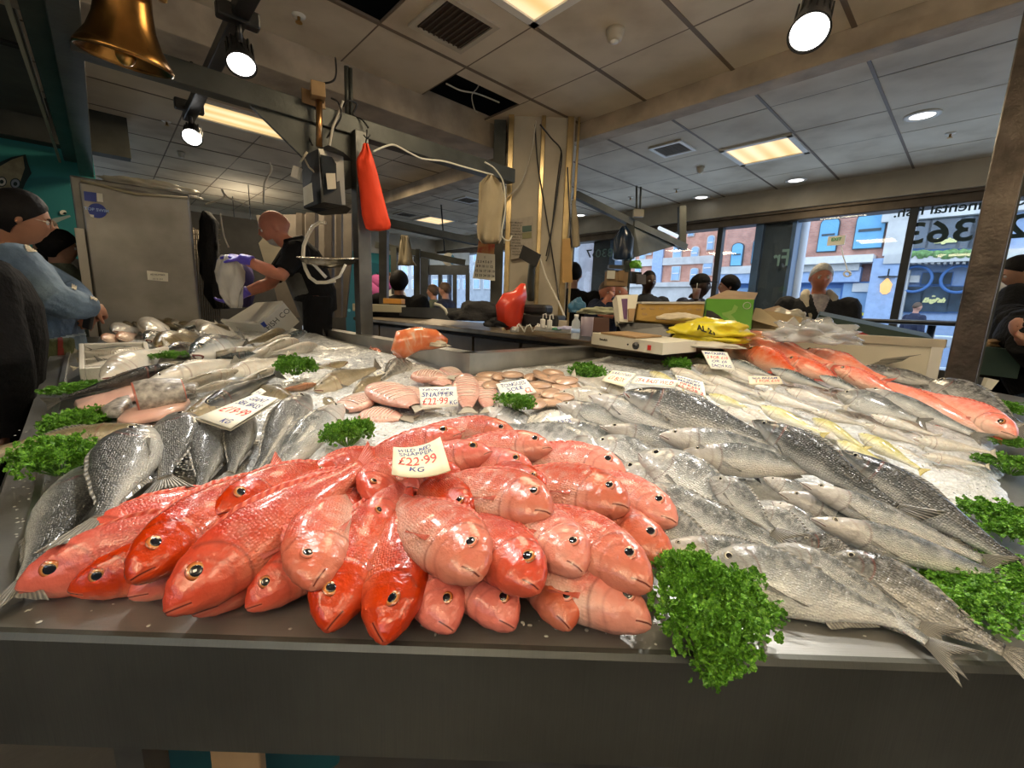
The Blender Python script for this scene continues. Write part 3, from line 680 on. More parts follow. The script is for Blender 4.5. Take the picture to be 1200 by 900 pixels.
def build_species_mesh(key, by=0.0, bz=0.0, nr=60, ns=28):
    """body plus fins for one kind and one bend; x towards the snout, z towards the back; snout at x=0, length 1"""
    S = SP[key]
    def spine(t): return Vector((-t, by*t*t, bz*t*t))
    bm = MB(); rings = []; bm.bm.loops.layers.uv.new('Side'); bm.uv = bm.bm.loops.layers.uv['UVMap']; sdl = bm.bm.loops.layers.uv['Side']; zl = {}
    ts = [0.0]+[ (i/(nr-1))**1.25 for i in range(1,nr) ]
    op = S['op']
    for t in ts:
        u, l, w = lerp_tab(S['up'],t), lerp_tab(S['lo'],t), lerp_tab(S['w'],t)
        c = spine(t); ring = []
        for k in range(ns):
            th = 2*pi*k/ns; cz, sy = cos(th), sin(th)
            z = (u if cz > 0 else l)*cz; y = w*(abs(sy)**.85)*(1 if sy > 0 else -1)
            # gill cover: swollen cheek with a step behind it
            to = op - .10*(cz*.5)**2 - .03*max(0,-cz)
            f = 1.0
            d = (t-to)
            if -.09 < d <= 0: f += .085*exp(d/.035)*(1-abs(cz)**4)
            elif 0 < d < .03: f -= .07*exp(-d/.012)*(1-abs(cz)**4)
            d2 = t-(to-.075)
            if -.05 < d2 <= 0: f += .03*exp(d2/.02)*(1-abs(cz)**4)
            # cheek hollow and brow ridges
            if t < .26: f += .025*noise.noise(Vector((t*16,cz*2.2,sy*2+by*50)))
            # jaw hollow
            if t < .12 and abs(z-S['mouth']*1.2-(-.25*t)) < .008: f -= .13*(1-t/.12)
            # eye socket
            ex, ez, er = S['eye']; de = sqrt((t-ex)**2+(z-ez)**2)
            if de < er*1.5: f -= .05*(1-de/(er*1.5))
            vv = bm.v((c.x, c.y+y*f, c.z+z)); zl[vv] = (t,z+.5); ring.append(vv)
        rings.append(ring)
    uvl = bm.uv
    for i in range(len(rings)-1):
        for k in range(ns):
            f = bm._f([rings[i][k],rings[i+1][k],rings[i+1][(k+1)%ns],rings[i][(k+1)%ns]], True)
            if f:
                for lp, (ii,kk) in zip(f.loops, ((i,k),(i+1,k),(i+1,k+1),(i,k+1))):
                    lp[uvl].uv = (ts[ii], .5+.5*cos(2*pi*kk/ns)); lp[sdl].uv = zl[lp.vert]
    bm._f(rings[0]); bm._f(rings[-1][::-1])
    body = bm.mesh(key+'_body')
    def fin(pts_lo, pts_hi, nm, th=.0028, rip=.004):
        m_ = MB(); n = len(pts_lo)
        def surf(side):
            g = []
            for i in range(n):
                row = []
                for j in range(5):
                    v_ = j/4; p = pts_lo[i].lerp(pts_hi[i], v_)
                    row.append(m_.v(p+Vector((0,side*th*(1-v_*.8)+rip*v_*sin(i*2.4),0))))
                g.append(row)
            return g
        a, c_ = surf(1), surf(-1)
        for i in range(n-1):
            for j in range(4):
                for g, o_ in ((a,0),(c_,1)):
                    q = [g[i][j],g[i+1][j],g[i+1][j+1],g[i][j+1]]
                    f = m_._f(q if o_ else q[::-1], True)
                    if f:
                        for lp,(ii,jj) in zip(f.loops, ((i,j),(i+1,j),(i+1,j+1),(i,j+1)) if o_ else ((i,j+1),(i+1,j+1),(i+1,j),(i,j))): lp[m_.uv].uv = (ii/(n-1), jj/4)
        for i in range(n-1): m_._f([a[i][4],a[i+1][4],c_[i+1][4],c_[i][4]])
        return m_.mesh(nm)
    # tail
    T, fk = S['tail'], S['fork']; e = spine(1.0); dr = (spine(1.0)-spine(.93)).normalized()
    hh = S['up'][-1][1]; lo_, hi_ = [], []
    for i in range(13):
        s = -1+2*i/12
        lo_.append(e+Vector((.01,0,s*hh*.95)))
        ln = T*(1-fk*(1-abs(s)**1.2)); hi_.append(e+dr*ln+Vector((0,0,s*T*.72*(.75+.25*abs(s)))))
    tail = fin(lo_,hi_,key+'_tail')
    d0,d1,dh = S['dorsal']; lo_,hi_ = [],[]
    for i in range(17):
        t = d0+(d1-d0)*i/16; u = lerp_tab(S['up'],t); c = spine(t); q = i/16
        hgt = dh*(sin(pi*min(1,q*1.05+.08))**.6)*(1 if i%2 else .82)*.8
        lo_.append(c+Vector((0,0,u-.006))); hi_.append(c+Vector((-.02-.015*q,0,u+max(.002,hgt))))
    dors = fin(lo_,hi_,key+'_dorsal')
    a0,a1,ah = S['anal']; lo_,hi_ = [],[]
    for i in range(9):
        t = a0+(a1-a0)*i/8; l = lerp_tab(S['lo'],t); c = spine(t); q = i/8
        lo_.append(c+Vector((0,0,-l+.006))); hi_.append(c+Vector((-.03,0,-l-ah*(1-.7*q))))
    anal = fin(lo_,hi_,key+'_anal')
    pecs = []
    for sg in (1,-1):
        t = op+.03; w = lerp_tab(S['w'],t); c = spine(t); lo_,hi_ = [],[]
        for i in range(7):
            s = i/6; z = -.035-.03*s
            lo_.append(c+Vector((0,sg*(w*.93),z))); ln = S['pec']*(.55+.45*sin(pi*(.25+s*.6)))
            hi_.append(spine(t+ln)+Vector((0,sg*(lerp_tab(S['w'],min(1,t+ln))*.95+.012),z-.045*(1-s)-.02)))
        pecs.append(fin(lo_,hi_,key+'_pectoral', th=.002, rip=.002))
    eyes = []; ex,ez,er = S['eye']; w = lerp_tab(S['w'],ex); u = lerp_tab(S['up'],ex)
    ye = w*sqrt(max(.05,1-(ez/u)**2))**.85*.94
    return dict(body=body,tail=tail,dorsal=dors,anal=anal,pecs=pecs,eye=(-ex,ye,ez,er),ex=by*ex*ex,ez=bz*ex*ex)
def iris_mesh():
    m_ = MB(); m_.lathe([(.001,.30),(.35,.28),(.7,.20),(.93,.05),(1.0,-.08),(.9,-.3)],n=20); return m_.mesh('eye')
def pupil_mesh():
    m_ = MB(); m_.lathe([(.001,.36),(.3,.35),(.50,.31),(.60,.22),(.58,.1)],n=16); return m_.mesh('pupil')
EYEM, PUPM = iris_mesh(), pupil_mesh()
SMALL_EYE = None
M['pupil'] = mat('fish_pupil',(.006,.007,.012),.05,coat=1.0)
def fish_material(name, back, side, belly, head=None, scale=70, smix=.35, rough=.28, bumps=.5, blot=.3, blotcol=None, spots=None, metal=.0, stripes=None, mouthcol=(.16,.03,.02), gill=.285):
    m, nt, bs = newmat(name); setp(bs, rough=rough, coat=.35, coatr=.12, spec=.5, metal=metal, sss=.04)
    bs.inputs['Subsurface Radius'].default_value = (.01,.006,.004)
    L = nt.links
    uv = N(nt,'ShaderNodeUVMap'); sp = N(nt,'ShaderNodeSeparateXYZ'); L.new(uv.outputs[0], sp.inputs[0])
    tc = N(nt,'ShaderNodeTexCoord'); oi = N(nt,'ShaderNodeObjectInfo')
    off = N(nt,'ShaderNodeVectorMath',operation='MULTIPLY_ADD'); off.inputs[1].default_value = (1,1,1)
    cb = N(nt,'ShaderNodeCombineXYZ'); L.new(oi.outputs['Random'], cb.inputs[0])
    sc7 = N(nt,'ShaderNodeVectorMath',operation='SCALE'); sc7.inputs['Scale'].default_value = 17; L.new(cb.outputs[0], sc7.inputs[0])
    L.new(tc.outputs['Object'], off.inputs[0]); L.new(sc7.outputs[0], off.inputs[2])
    nz = N(nt,'ShaderNodeTexNoise'); nz.inputs['Scale'].default_value = 5; nz.inputs['Detail'].default_value = 6; L.new(off.outputs[0], nz.inputs['Vector'])
    # back to belly, wavering
    ad = N(nt,'ShaderNodeMath',operation='MULTIPLY_ADD'); ad.inputs[1].default_value = .50; L.new(nz.outputs[0], ad.inputs[0]); L.new(sp.outputs[1], ad.inputs[2])
    r = ramp(nt, [(.42,belly),(.72,side),(1.0,back)], ad.outputs[0])
    col = r.outputs[0]
    def mixc(fac, a, c, typ='MIX', f=None):
        x = N(nt,'ShaderNodeMix',data_type='RGBA',blend_type=typ)
        if fac is not None: L.new(fac, x.inputs[0])
        if f is not None: x.inputs[0].default_value = f
        L.new(a, x.inputs[6])
        if isinstance(c, tuple): x.inputs[7].default_value = (*c,1)
        else: L.new(c, x.inputs[7])
        return x.outputs[2]
    if stripes:
        wv = N(nt,'ShaderNodeTexWave',wave_type='BANDS',bands_direction='X'); wv.inputs['Scale'].default_value = 9; wv.inputs['Distortion'].default_value = 7; wv.inputs['Detail'].default_value = 2
        L.new(off.outputs[0], wv.inputs['Vector']); rr = ramp(nt,[(.35,(0,0,0)),(.5,(1,1,1))],wv.outputs['Fac'])
        up = ramp(nt,[(.55,(0,0,0)),(.68,(1,1,1))],sp.outputs[1]); mm = N(nt,'ShaderNodeMath',operation='MULTIPLY'); L.new(rr.outputs[0],mm.inputs[0]); L.new(up.outputs[0],mm.inputs[1])
        col = mixc(mm.outputs[0], col, stripes)
    n2 = N(nt,'ShaderNodeTexNoise'); n2.inputs['Scale'].default_value = 16; n2.inputs['Detail'].default_value = 5; L.new(off.outputs[0], n2.inputs['Vector'])
    rb = ramp(nt, [(.45,(0,0,0)),(.75,(blot,)*3)], n2.outputs[0]); col = mixc(rb.outputs[0], col, blotcol or belly)
    if head:
        hr = ramp(nt, [(.20,(1,1,1)),(.30,(0,0,0))], sp.outputs[0]); hn = N(nt,'ShaderNodeMath',operation='MULTIPLY'); hn.inputs[1].default_value = .8; L.new(hr.outputs[0],hn.inputs[0])
        col = mixc(hn.outputs[0], col, head)
    # mouth line, gill cover edge, veined cheek
    sv = N(nt,'ShaderNodeUVMap',uv_map='Side'); ss = N(nt,'ShaderNodeSeparateXYZ'); L.new(sv.outputs[0], ss.inputs[0])
    def mth(op, a, b_=None, c_=None):
        x = N(nt,'ShaderNodeMath',operation=op)
        for i,q in enumerate((a,b_,c_)):
            if q is None: continue
            if isinstance(q,(int,float)): x.inputs[i].default_value = q
            else: L.new(q, x.inputs[i])
        return x.outputs[0]
    tt, zz = ss.outputs[0], mth('SUBTRACT', ss.outputs[1], .5)
    dm = mth('ABSOLUTE', mth('ADD', mth('MULTIPLY_ADD', tt, .40, .001), zz))
    mo = mth('MULTIPLY', mth('LESS_THAN', dm, .0030), mth('LESS_THAN', tt, .070))
    def arc(cx, cz, R, w, soft):
        d = mth('SQRT', mth('ADD', mth('POWER', mth('SUBTRACT', tt, cx), 2), mth('POWER', mth('MULTIPLY', mth('SUBTRACT', zz, cz), .9), 2)))
        e = mth('ABSOLUTE', mth('SUBTRACT', d, R)); g = N(nt,'ShaderNodeMapRange'); g.inputs[1].default_value = w; g.inputs[2].default_value = w+soft; g.inputs[3].default_value = 1; g.inputs[4].default_value = 0
        L.new(e, g.inputs[0]); return mth('MULTIPLY', g.outputs[0], mth('GREATER_THAN', tt, cx+.02))
    ga = mth('MULTIPLY', arc(gill-.13,-.01,.13,.0005,.011), .55); gb = mth('MULTIPLY', arc(gill-.15,-.015,.085,.0002,.012), .25)
    marks = mth('MAXIMUM', mo, mth('MAXIMUM', ga, gb))
    col = mixc(marks, col, mouthcol)
    lip = mth('MULTIPLY', mth('MULTIPLY', mth('LESS_THAN', dm, .011), mth('LESS_THAN', tt, .07)), .35); col = mixc(mth('MULTIPLY', lip, mth('SUBTRACT', 1.0, mo)), col, belly)
    # scales: stretched cells
    mp = N(nt,'ShaderNodeMapping'); mp.inputs['Scale'].default_value = (scale*.8,scale*.8,scale); L.new(tc.outputs['Object'], mp.inputs[0])
    vo = N(nt,'ShaderNodeTexVoronoi'); vo.inputs['Scale'].default_value = 1; vo.inputs['Randomness'].default_value = .55; L.new(mp.outputs[0], vo.inputs['Vector'])
    bodym = ramp(nt, [(.24,(0,0,0)),(.32,(1,1,1)),(.97,(1,1,1)),(1,(.4,.4,.4))], sp.outputs[0])
    sr = ramp(nt, [(.25,(1,1,1)),(.62,(0,0,0))], vo.outputs['Distance'])
    sm = N(nt,'ShaderNodeMath',operation='MULTIPLY'); L.new(sr.outputs[0], sm.inputs[0]); L.new(bodym.outputs[0], sm.inputs[1])
    s2 = N(nt,'ShaderNodeMath',operation='MULTIPLY'); s2.inputs[1].default_value = smix; L.new(sm.outputs[0], s2.inputs[0])
    lite = N(nt,'ShaderNodeMix',data_type='RGBA',blend_type='ADD'); lite.inputs[0].default_value = 1; L.new(col, lite.inputs[6]); lite.inputs[7].default_value = (.16,.16,.15,1)
    col = mixc(s2.outputs[0], col, lite.outputs[2])
    # per-fish tone
    hv = N(nt,'ShaderNodeHueSaturation'); mr = N(nt,'ShaderNodeMapRange'); mr.inputs[3].default_value = .80; mr.inputs[4].default_value = 1.15
    L.new(oi.outputs['Random'], mr.inputs[0]); L.new(mr.outputs[0], hv.inputs['Value']); L.new(col, hv.inputs['Color'])
    mr2 = N(nt,'ShaderNodeMapRange'); mr2.inputs[3].default_value = 1.08; mr2.inputs[4].default_value = .85; L.new(oi.outputs['Random'], mr2.inputs[0]); L.new(mr2.outputs[0], hv.inputs['Saturation'])
    L.new(hv.outputs[0], bs.inputs['Base Color'])
    n3 = N(nt,'ShaderNodeTexNoise'); n3.inputs['Scale'].default_value = 22; n3.inputs['Detail'].default_value = 4; L.new(off.outputs[0], n3.inputs['Vector'])
    h1 = N(nt,'ShaderNodeMath',operation='MULTIPLY'); h1.inputs[1].default_value = bumps; L.new(sm.outputs[0], h1.inputs[0])
    h2 = N(nt,'ShaderNodeMath',operation='MULTIPLY_ADD'); h2.inputs[1].default_value = 1.5; L.new(n3.outputs[0], h2.inputs[0]); L.new(h1.outputs[0], h2.inputs[2])
    bp = N(nt,'ShaderNodeBump'); bp.inputs['Strength'].default_value = .55; bp.inputs['Distance'].default_value = .004; L.new(h2.outputs[0], bp.inputs['Height']); L.new(bp.outputs[0], bs.inputs['Normal'])
    return m
def fin_material(name, c0, c1, rays=26):
    m, nt, bs = newmat(name); setp(bs, rough=.35, coat=.3)
    uv = N(nt,'ShaderNodeUVMap'); wv = N(nt,'ShaderNodeTexWave',wave_type='BANDS',bands_direction='X'); wv.inputs['Scale'].default_value = rays/6; wv.inputs['Distortion'].default_value = .6
    nt.links.new(uv.outputs[0], wv.inputs['Vector']); r = ramp(nt,[(.2,c0),(.8,c1)],wv.outputs['Fac']); nt.links.new(r.outputs[0], bs.inputs['Base Color'])
    bp = N(nt,'ShaderNodeBump'); bp.inputs['Strength'].default_value = .5; bp.inputs['Distance'].default_value = .003; nt.links.new(wv.outputs['Fac'],bp.inputs['Height']); nt.links.new(bp.outputs[0],bs.inputs['Normal'])
    return m
def iris_material(name, ring, inner):
    m, nt, bs = newmat(name); setp(bs, rough=.12, coat=1.0)
    tc = N(nt,'ShaderNodeTexCoord'); le = N(nt,'ShaderNodeVectorMath',operation='LENGTH'); cb = N(nt,'ShaderNodeVectorMath',operation='MULTIPLY'); cb.inputs[1].default_value=(1,1,0)
    nt.links.new(tc.outputs['Object'],cb.inputs[0]); nt.links.new(cb.outputs[0],le.inputs[0])
    r = ramp(nt,[(.45,inner),(.62,inner),(.80,ring),(.97,tuple(c*.5 for c in ring))],le.outputs['Value']); nt.links.new(r.outputs[0],bs.inputs['Base Color']); return m
# kinds: shape + skin + fins + iris
KIND = {}
def kind(k, shape, skin, fins, iris, nm): KIND[k] = dict(shape=shape, skin=skin, fins=fins, iris=iris, name=nm)
redfin = fin_material('red_fin',(.50,.055,.03),(.66,.16,.10)); greyfin = fin_material('grey_fin',(.10,.10,.09),(.22,.21,.18)); palefin = fin_material('pale_fin',(.42,.38,.30),(.62,.58,.48)); yelfin = fin_material('yellow_fin',(.40,.34,.08),(.62,.52,.18))
ir_or = iris_material('orange_iris',(.45,.10,.02),(.50,.26,.08)); ir_si = iris_material('silver_iris',(.35,.33,.26),(.55,.52,.40)); ir_pk = iris_material('pink_iris',(.60,.14,.08),(.55,.36,.28))
kind('red', 'snapper', fish_material('red_snapper_skin',(.46,.035,.014),(.60,.085,.038),(.62,.19,.115),(.56,.06,.024),85,.16,.25,.45,.35,(.66,.26,.18)), redfin, ir_or, 'red_snapper')
kind('pink','snapper', fish_material('pale_snapper_skin',(.52,.06,.028),(.62,.155,.09),(.68,.38,.29),(.60,.165,.10),85,.26,.25,.5,.5,(.62,.42,.34)), redfin, ir_pk, 'red_snapper')
kind('croaker','bream', fish_material('grey_croaker_skin',(.03,.034,.034),(.075,.08,.078),(.30,.30,.27),None,85,.34,.28,.6,.25,(.13,.13,.125)), greyfin, ir_si, 'sea_bream')
kind('bream','bream', fish_material('silver_bream_skin',(.10,.11,.11),(.40,.42,.41),(.74,.74,.70),(.30,.30,.28),80,.40,.22,.6,.5,(.66,.66,.62),mouthcol=(.12,.06,.05)), greyfin, ir_si, 'sea_bream')
kind('darkbream','bream', fish_material('mottled_bream_skin',(.035,.036,.033),(.15,.15,.135),(.50,.48,.42),None,60,.45,.22,.7,.6,(.38,.37,.34)), greyfin, ir_si, 'sea_bream')
kind('bass','bass', fish_material('sea_bass_skin',(.055,.065,.065),(.32,.34,.33),(.78,.76,.71),(.50,.47,.43),95,.45,.22,.7,.35,(.68,.66,.62),mouthcol=(.12,.06,.05)), greyfin, ir_si, 'sea_bass')
kind('bassdark','bass', fish_material('dark_bass_skin',(.012,.015,.016),(.09,.10,.10),(.60,.60,.56),None,90,.32,.25,.7,.2,(.25,.25,.23)), greyfin, ir_si, 'grey_mullet')
kind('white','whiting', fish_material('whiting_skin',(.36,.34,.28),(.66,.63,.55),(.84,.82,.76),None,120,.12,.32,.2,.4,(.62,.47,.34)), palefin, ir_si, 'whiting')
kind('yellow','whiting', fish_material('yellow_fish_skin',(.36,.32,.06),(.60,.56,.26),(.76,.74,.60),None,110,.15,.3,.2,.35,(.70,.68,.52)), yelfin, ir_si, 'yellow_fish')
kind('dark','whiting', fish_material('dark_coley_skin',(.012,.013,.013),(.045,.047,.045),(.30,.29,.26),None,110,.12,.25,.4,.2,(.15,.15,.14)), greyfin, ir_si, 'coley')
kind('brown','whiting', fish_material('brown_fish_skin',(.14,.11,.05),(.26,.21,.11),(.50,.42,.28),None,90,.2,.35,.4,.4,(.36,.28,.14)), greyfin, ir_si, 'pollock')
kind('mack','mackerel', fish_material('mackerel_skin',(.04,.07,.075),(.30,.33,.33),(.74,.72,.66),None,140,.1,.2,.2,.2,None,stripes=(.012,.018,.02)), greyfin, ir_si, 'mackerel')
kind('orange','snapper', fish_material('orange_red_skin',(.72,.10,.035),(.78,.25,.14),(.80,.46,.32),None,75,.2,.26,.3,.4,(.84,.50,.36)), redfin, ir_or, 'red_fish')
kind('peach','whiting', fish_material('peach_fish_skin',(.60,.28,.15),(.70,.42,.27),(.78,.58,.44),None,100,.15,.3,.3,.4,(.76,.55,.42)), palefin, ir_si, 'peach_fish')
kind('gurnard','bass', fish_material('gurnard_skin',(.74,.16,.07),(.78,.33,.21),(.80,.52,.40),None,75,.2,.26,.3,.4,(.80,.55,.42)), redfin, ir_or, 'red_gurnard')
CACHE = {}
def fish_parts(k, by, bz):
    K = KIND[k]; key = (K['shape'],round(by,2),round(bz,2))
    if key not in CACHE: CACHE[key] = build_species_mesh(*key)
    src = CACHE[key]; kk = ('kind '+k,)+key[1:]
    if kk not in CACHE:
        d = {}
        for p in ('body','tail','dorsal','anal'):
            me = src[p].copy(); me.materials.clear(); me.materials.append(K['skin'] if p=='body' else K['fins']); d[p] = me
        d['pecs'] = []
        for q in src['pecs']: me = q.copy(); me.materials.clear(); me.materials.append(K['fins']); d['pecs'].append(me)
        if 'eyem' not in K:
            K['eyem'] = EYEM.copy(); K['eyem'].materials.append(K['iris'])
        d['eye'] = src['eye']; d['ex'] = src['ex']; d['ez'] = src['ez']; CACHE[kk] = d
    return CACHE[kk]
if not PUPM.materials: PUPM.materials.append(M['pupil'])
def fish(k, snout, tail, hs, ht, tau, side, label, L=None, fit=False, hr=1.0, by=0.0, bz=0.0, group=None, wr=1.0, fins='dtap', eyes=2, eyescale=1.0, name=None, ts=1.0):
    """snout / tail root in photo survey pixels with heights above the slab; tau 90 = lying on its flank;
    side +1: back turned to the left of the swimming direction"""
    K = KIND[k]; p0 = on_slab(*snout, hs); p1 = on_slab(*tail, ht)
    x = (p0-p1); Lm = x.length; x.normalize()
    if not fit: Lm = L or SP[K['shape']]['L']
    if K['shape'] == 'snapper' and not fit: hr *= 1.20; wr *= 1.12; by = .10*side
    elif abs(snout[0]-tail[0]) > 1.0*abs(snout[1]-tail[1]): tau *= .74; hr *= 1.18; wr *= 1.1
    up = (SLN - x*SLN.dot(x)).normalized(); left = up.cross(x)
    z = up*cos(radians(tau)) + left*(side*sin(radians(tau))); y = z.cross(x)
    m = Matrix((x,y,z)).transposed().to_4x4() @ Matrix.Diagonal((Lm, Lm*wr, Lm*hr, 1)); m.translation = p0
    r = empty(name or K['name'], mat=m, label=label, cat='fish', group=group)
    # the empty sits at the snout; parts keep the unit fish
    d = fish_parts(k, by, bz)
    def part(nm, me, par=r):
        o = bpy.data.objects.new(nm, me); COL.objects.link(o); o.parent = par; return o
    part('body', d['body']); tf = part('tail_fin', d['tail'])
    if ts != 1: rt = Vector((-1,by,bz)); tf.matrix_basis = Matrix.Translation(rt) @ Matrix.Diagonal((ts,ts,ts,1)) @ Matrix.Translation(-rt)
    if 'd' in fins: part('dorsal_fin', d['dorsal'])
    if 'a' in fins: part('anal_fin', d['anal'])
    if 'p' in fins:
        for q in d['pecs']: part('pectoral_fin', q)
    ex, ey, ez, er = d['eye']; er *= eyescale
    for sg in ((1,-1) if eyes == 2 else ()):
        e = part('eye', K['eyem'])
        e.matrix_basis = Matrix.Translation((ex, sg*ey+d['ex'], ez+d['ez'])) @ Matrix.Rotation(-sg*pi/2,4,'X') @ Matrix.Rotation(radians(0),4,'Y') @ Matrix.Diagonal((er,er/hr,er*.55,1))
        part('pupil', PUPM, e)
    return r
# ================================================================ the catch, laid out fish by fish
G1 = 'red snappers heaped at the front'
def RS(k, sn, tl, hs, ht, tau, side, lab, **q): return fish(k, sn, tl, hs, ht, tau, side, lab, group=G1, **q)
# left run of snappers
RS('red',(62,668),(262,590),.035,.035,50,-1,'red snapper mostly buried behind the leftmost long snapper',L=.34)
RS('red',(19,690),(258,618),.028,.045,22,-1,'leftmost red snapper, its pointed snout reaching the left end of the row',L=.36,hr=.8)
RS('red',(80,692),(240,650),.028,.03,22,-1,'second red snapper from the left, snout flat on the steel',L=.30,hr=.8)
RS('red',(150,700),(300,628),.03,.04,35,-1,'small red snapper head poking out under the large eyed one at the left',L=.30,hr=.8)
RS('red',(244,628),(340,590),.045,.04,30,-1,'red snapper lying low in the gap behind the second long snapper',L=.28,hr=.75)
RS('red',(225,720),(372,610),.03,.05,35,-1,'dark red snapper squeezed below the longest diagonal one',L=.34,hr=.85)
RS('red',(288,714),(392,640),.03,.06,45,-1,'small red snapper with half closed eye, left of the round faced one',L=.26,hr=.9)
RS('red',(151,682),(295,568),.085,.095,48,-1,'upper left red snapper with a clear orange eye lying over its neighbours',L=.33,hr=.82)
RS('red',(193,719),(352,600),.06,.10,42,-1,'longest diagonal red snapper crossing the left of the heap',L=.36,hr=.86)
RS('red',(250,606),(390,548),.10,.07,45,-1,'red snapper with small eye topmost at the back of the left run',L=.32,hr=.8)
RS('red',(311,600),(420,558),.08,.07,40,-1,'short red snapper head just right of the rearmost left one',L=.25,hr=.8)
RS('red',(357,566),(450,528),.06,.05,35,-1,'red snapper nearest the parsley on the ice',L=.24,hr=.8)
RS('red',(360,588),(450,552),.075,.06,40,-1,'red snapper just in front of the one nearest the parsley',L=.24,hr=.8)
# centre
RS('pink',(366,690),(402,556),.085,.10,72,-1,'round faced pale red snapper staring out beside the left gap',L=.30)
RS('red',(382,740),(440,610),.04,.08,66,-1,'narrow red snapper, snout down between two round faced ones',L=.32,hr=.9)
RS('red',(451,754),(462,612),.04,.08,68,1,'red snapper pointing straight down over the steel lip',L=.32,hr=.95)
RS('red',(414,618),(425,560),.06,.05,50,-1,'small red snapper head tucked behind the round faced one',L=.22,hr=.8)
RS('red',(432,622),(485,568),.075,.06,50,-1,'small red snapper with closed mouth below the price card',L=.24,hr=.85)
RS('red',(437,588),(470,520),.085,.06,62,-1,'rounded red snapper head left of the price card',L=.26)
RS('red',(492,574),(430,548),.07,.05,50,1,'red snapper hidden under the price card, snout to the right',L=.26,hr=.8)
RS('red',(540,552),(462,566),.085,.07,45,1,'red snapper just below the right corner of the price card',L=.26,hr=.8)
RS('red',(541,509),(452,532),.09,.05,52,1,'red snapper with sharp eye resting behind the price card',L=.30,hr=.78)
RS('red',(577,530),(492,548),.095,.07,52,1,'red snapper touching the price card from the right',L=.30,hr=.82)
RS('pink',(605,512),(510,500),.05,.03,45,1,'rearmost red snapper in the centre of the heap',L=.30,hr=.8)
RS('pink',(586,500),(495,508),.045,.03,45,1,'slim red snapper at the very back against the ice',L=.30,hr=.6)
RS('pink',(647,526),(530,524),.075,.05,55,1,'long pink snapper lying level above the others at the back',L=.30,hr=.85)
RS('red',(624,548),(545,545),.08,.06,50,1,'darker red snapper head behind the big level one',L=.26,hr=.85)
RS('red',(643,574),(560,548),.085,.06,50,1,'slender red snapper beside the top of the big level one',L=.26,hr=.75)
RS('pink',(734,556),(610,530),.06,.05,55,1,'rear right pink snapper next to the silver breams',L=.32,hr=.9)
RS('pink',(684,601),(620,580),.05,.04,35,1,'short pink snapper stub in the hollow of the heap',L=.22,hr=.8)
RS('red',(603,612),(540,598),.04,.03,45,1,'shaded red snapper deep in the gap below the big level one',L=.26,hr=.8)
RS('pink',(793,614),(690,560),.07,.06,62,1,'rightmost red snapper, its snout touching the silver fish',L=.32,hr=.85)
RS('pink',(737,597),(618,556),.105,.08,64,1,'plump pink snapper on top at the right',L=.32)
RS('pink',(789,656),(672,602),.055,.05,62,1,'lower right pink snapper ending above the big parsley',L=.33,hr=.9)
RS('red',(548,614),(480,545),.09,.07,62,1,'red snapper head behind the big pale topmost one',L=.28,hr=.9)
RS('pink',(646,604),(520,556),.12,.10,66,1,'big level pale snapper on top of the middle of the heap',L=.30,hr=1.05)
RS('red',(532,740),(478,655),.035,.06,66,1,'front row red snapper with sulky mouth, left of the middle',L=.26,hr=.98)
RS('red',(603,737),(530,655),.035,.06,64,1,'front row red snapper with pale muzzle in the middle',L=.26,hr=.95)
RS('pink',(668,738),(620,640),.035,.06,70,1,'front row red snapper with cloudy eye, right of the middle',L=.26,hr=.98)
RS('pink',(763,734),(640,672),.035,.06,66,1,'front right pink snapper disappearing behind the big parsley',L=.32,hr=.85)
RS('pink',(683,672),(602,590),.095,.09,72,1,'red snapper with a red rimmed eye turned to the right',L=.29,hr=.95)
RS('pink',(763,690),(632,604),.085,.08,66,1,'long pink snapper sloping down towards the big parsley',L=.33,hr=.9)
RS('red',(632,693),(530,596),.10,.09,72,1,'orange red snapper with the largest staring eye',L=.29,hr=.98,eyescale=1.15)
RS('pink',(563,678),(448,560),.115,.10,72,1,'biggest pale snapper lying across the centre foreground',L=.31,hr=1.02)

# dark croakers and breams at the left
G2 = 'dark grey breams laid side by side on the left'
RS2 = lambda *a, **q: fish(*a, group=G2, **q)
RS2('croaker',(98,548),(38,660),.05,.03,78,-1,'leftmost silvery scaled bream with its tail at the counter edge',L=.34,hr=.85,fins='ta')
RS2('dark',(182,520),(126,618),.05,.04,40,-1,'thin dark fish squeezed between the two widest breams',L=.33,hr=1.1)
RS2('croaker',(172,500),(108,632),.10,.075,74,1,'widest dark bream, tail fin hanging over the red snappers',L=.36,hr=.92)
RS2('croaker',(204,486),(188,592),.085,.06,80,-1,'big bream showing its pale belly on the left side',L=.33,hr=.98)
RS2('croaker',(258,492),(232,582),.07,.045,62,1,'dark bream half under the large price card',L=.32,hr=.78)
RS2('croaker',(292,482),(266,570),.07,.045,58,1,'narrow dark bream below the right end of the large price card',L=.32,hr=.66)
RS2('croaker',(362,464),(300,556),.08,.045,56,1,'long dark bream with a pale belly seam right of the large price card',L=.40,hr=.70)
RS2('bass',(402,474),(318,556),.06,.04,72,1,'silver scaled fish beside the parsley, last of the dark row',L=.40,hr=1.0)
fish('dark',(232,480),(322,440),.05,.05,40,-1,'black fish lying behind the large price card',fit=True,hr=.9)
fish('brown',(214,492),(275,462),.04,.04,60,-1,'brown fish poking out left of the large price card',L=.34)
fish('brown',(186,502),(92,516),.045,.03,60,1,'brown finned fish lying across behind the left parsley',L=.42,hr=.9)

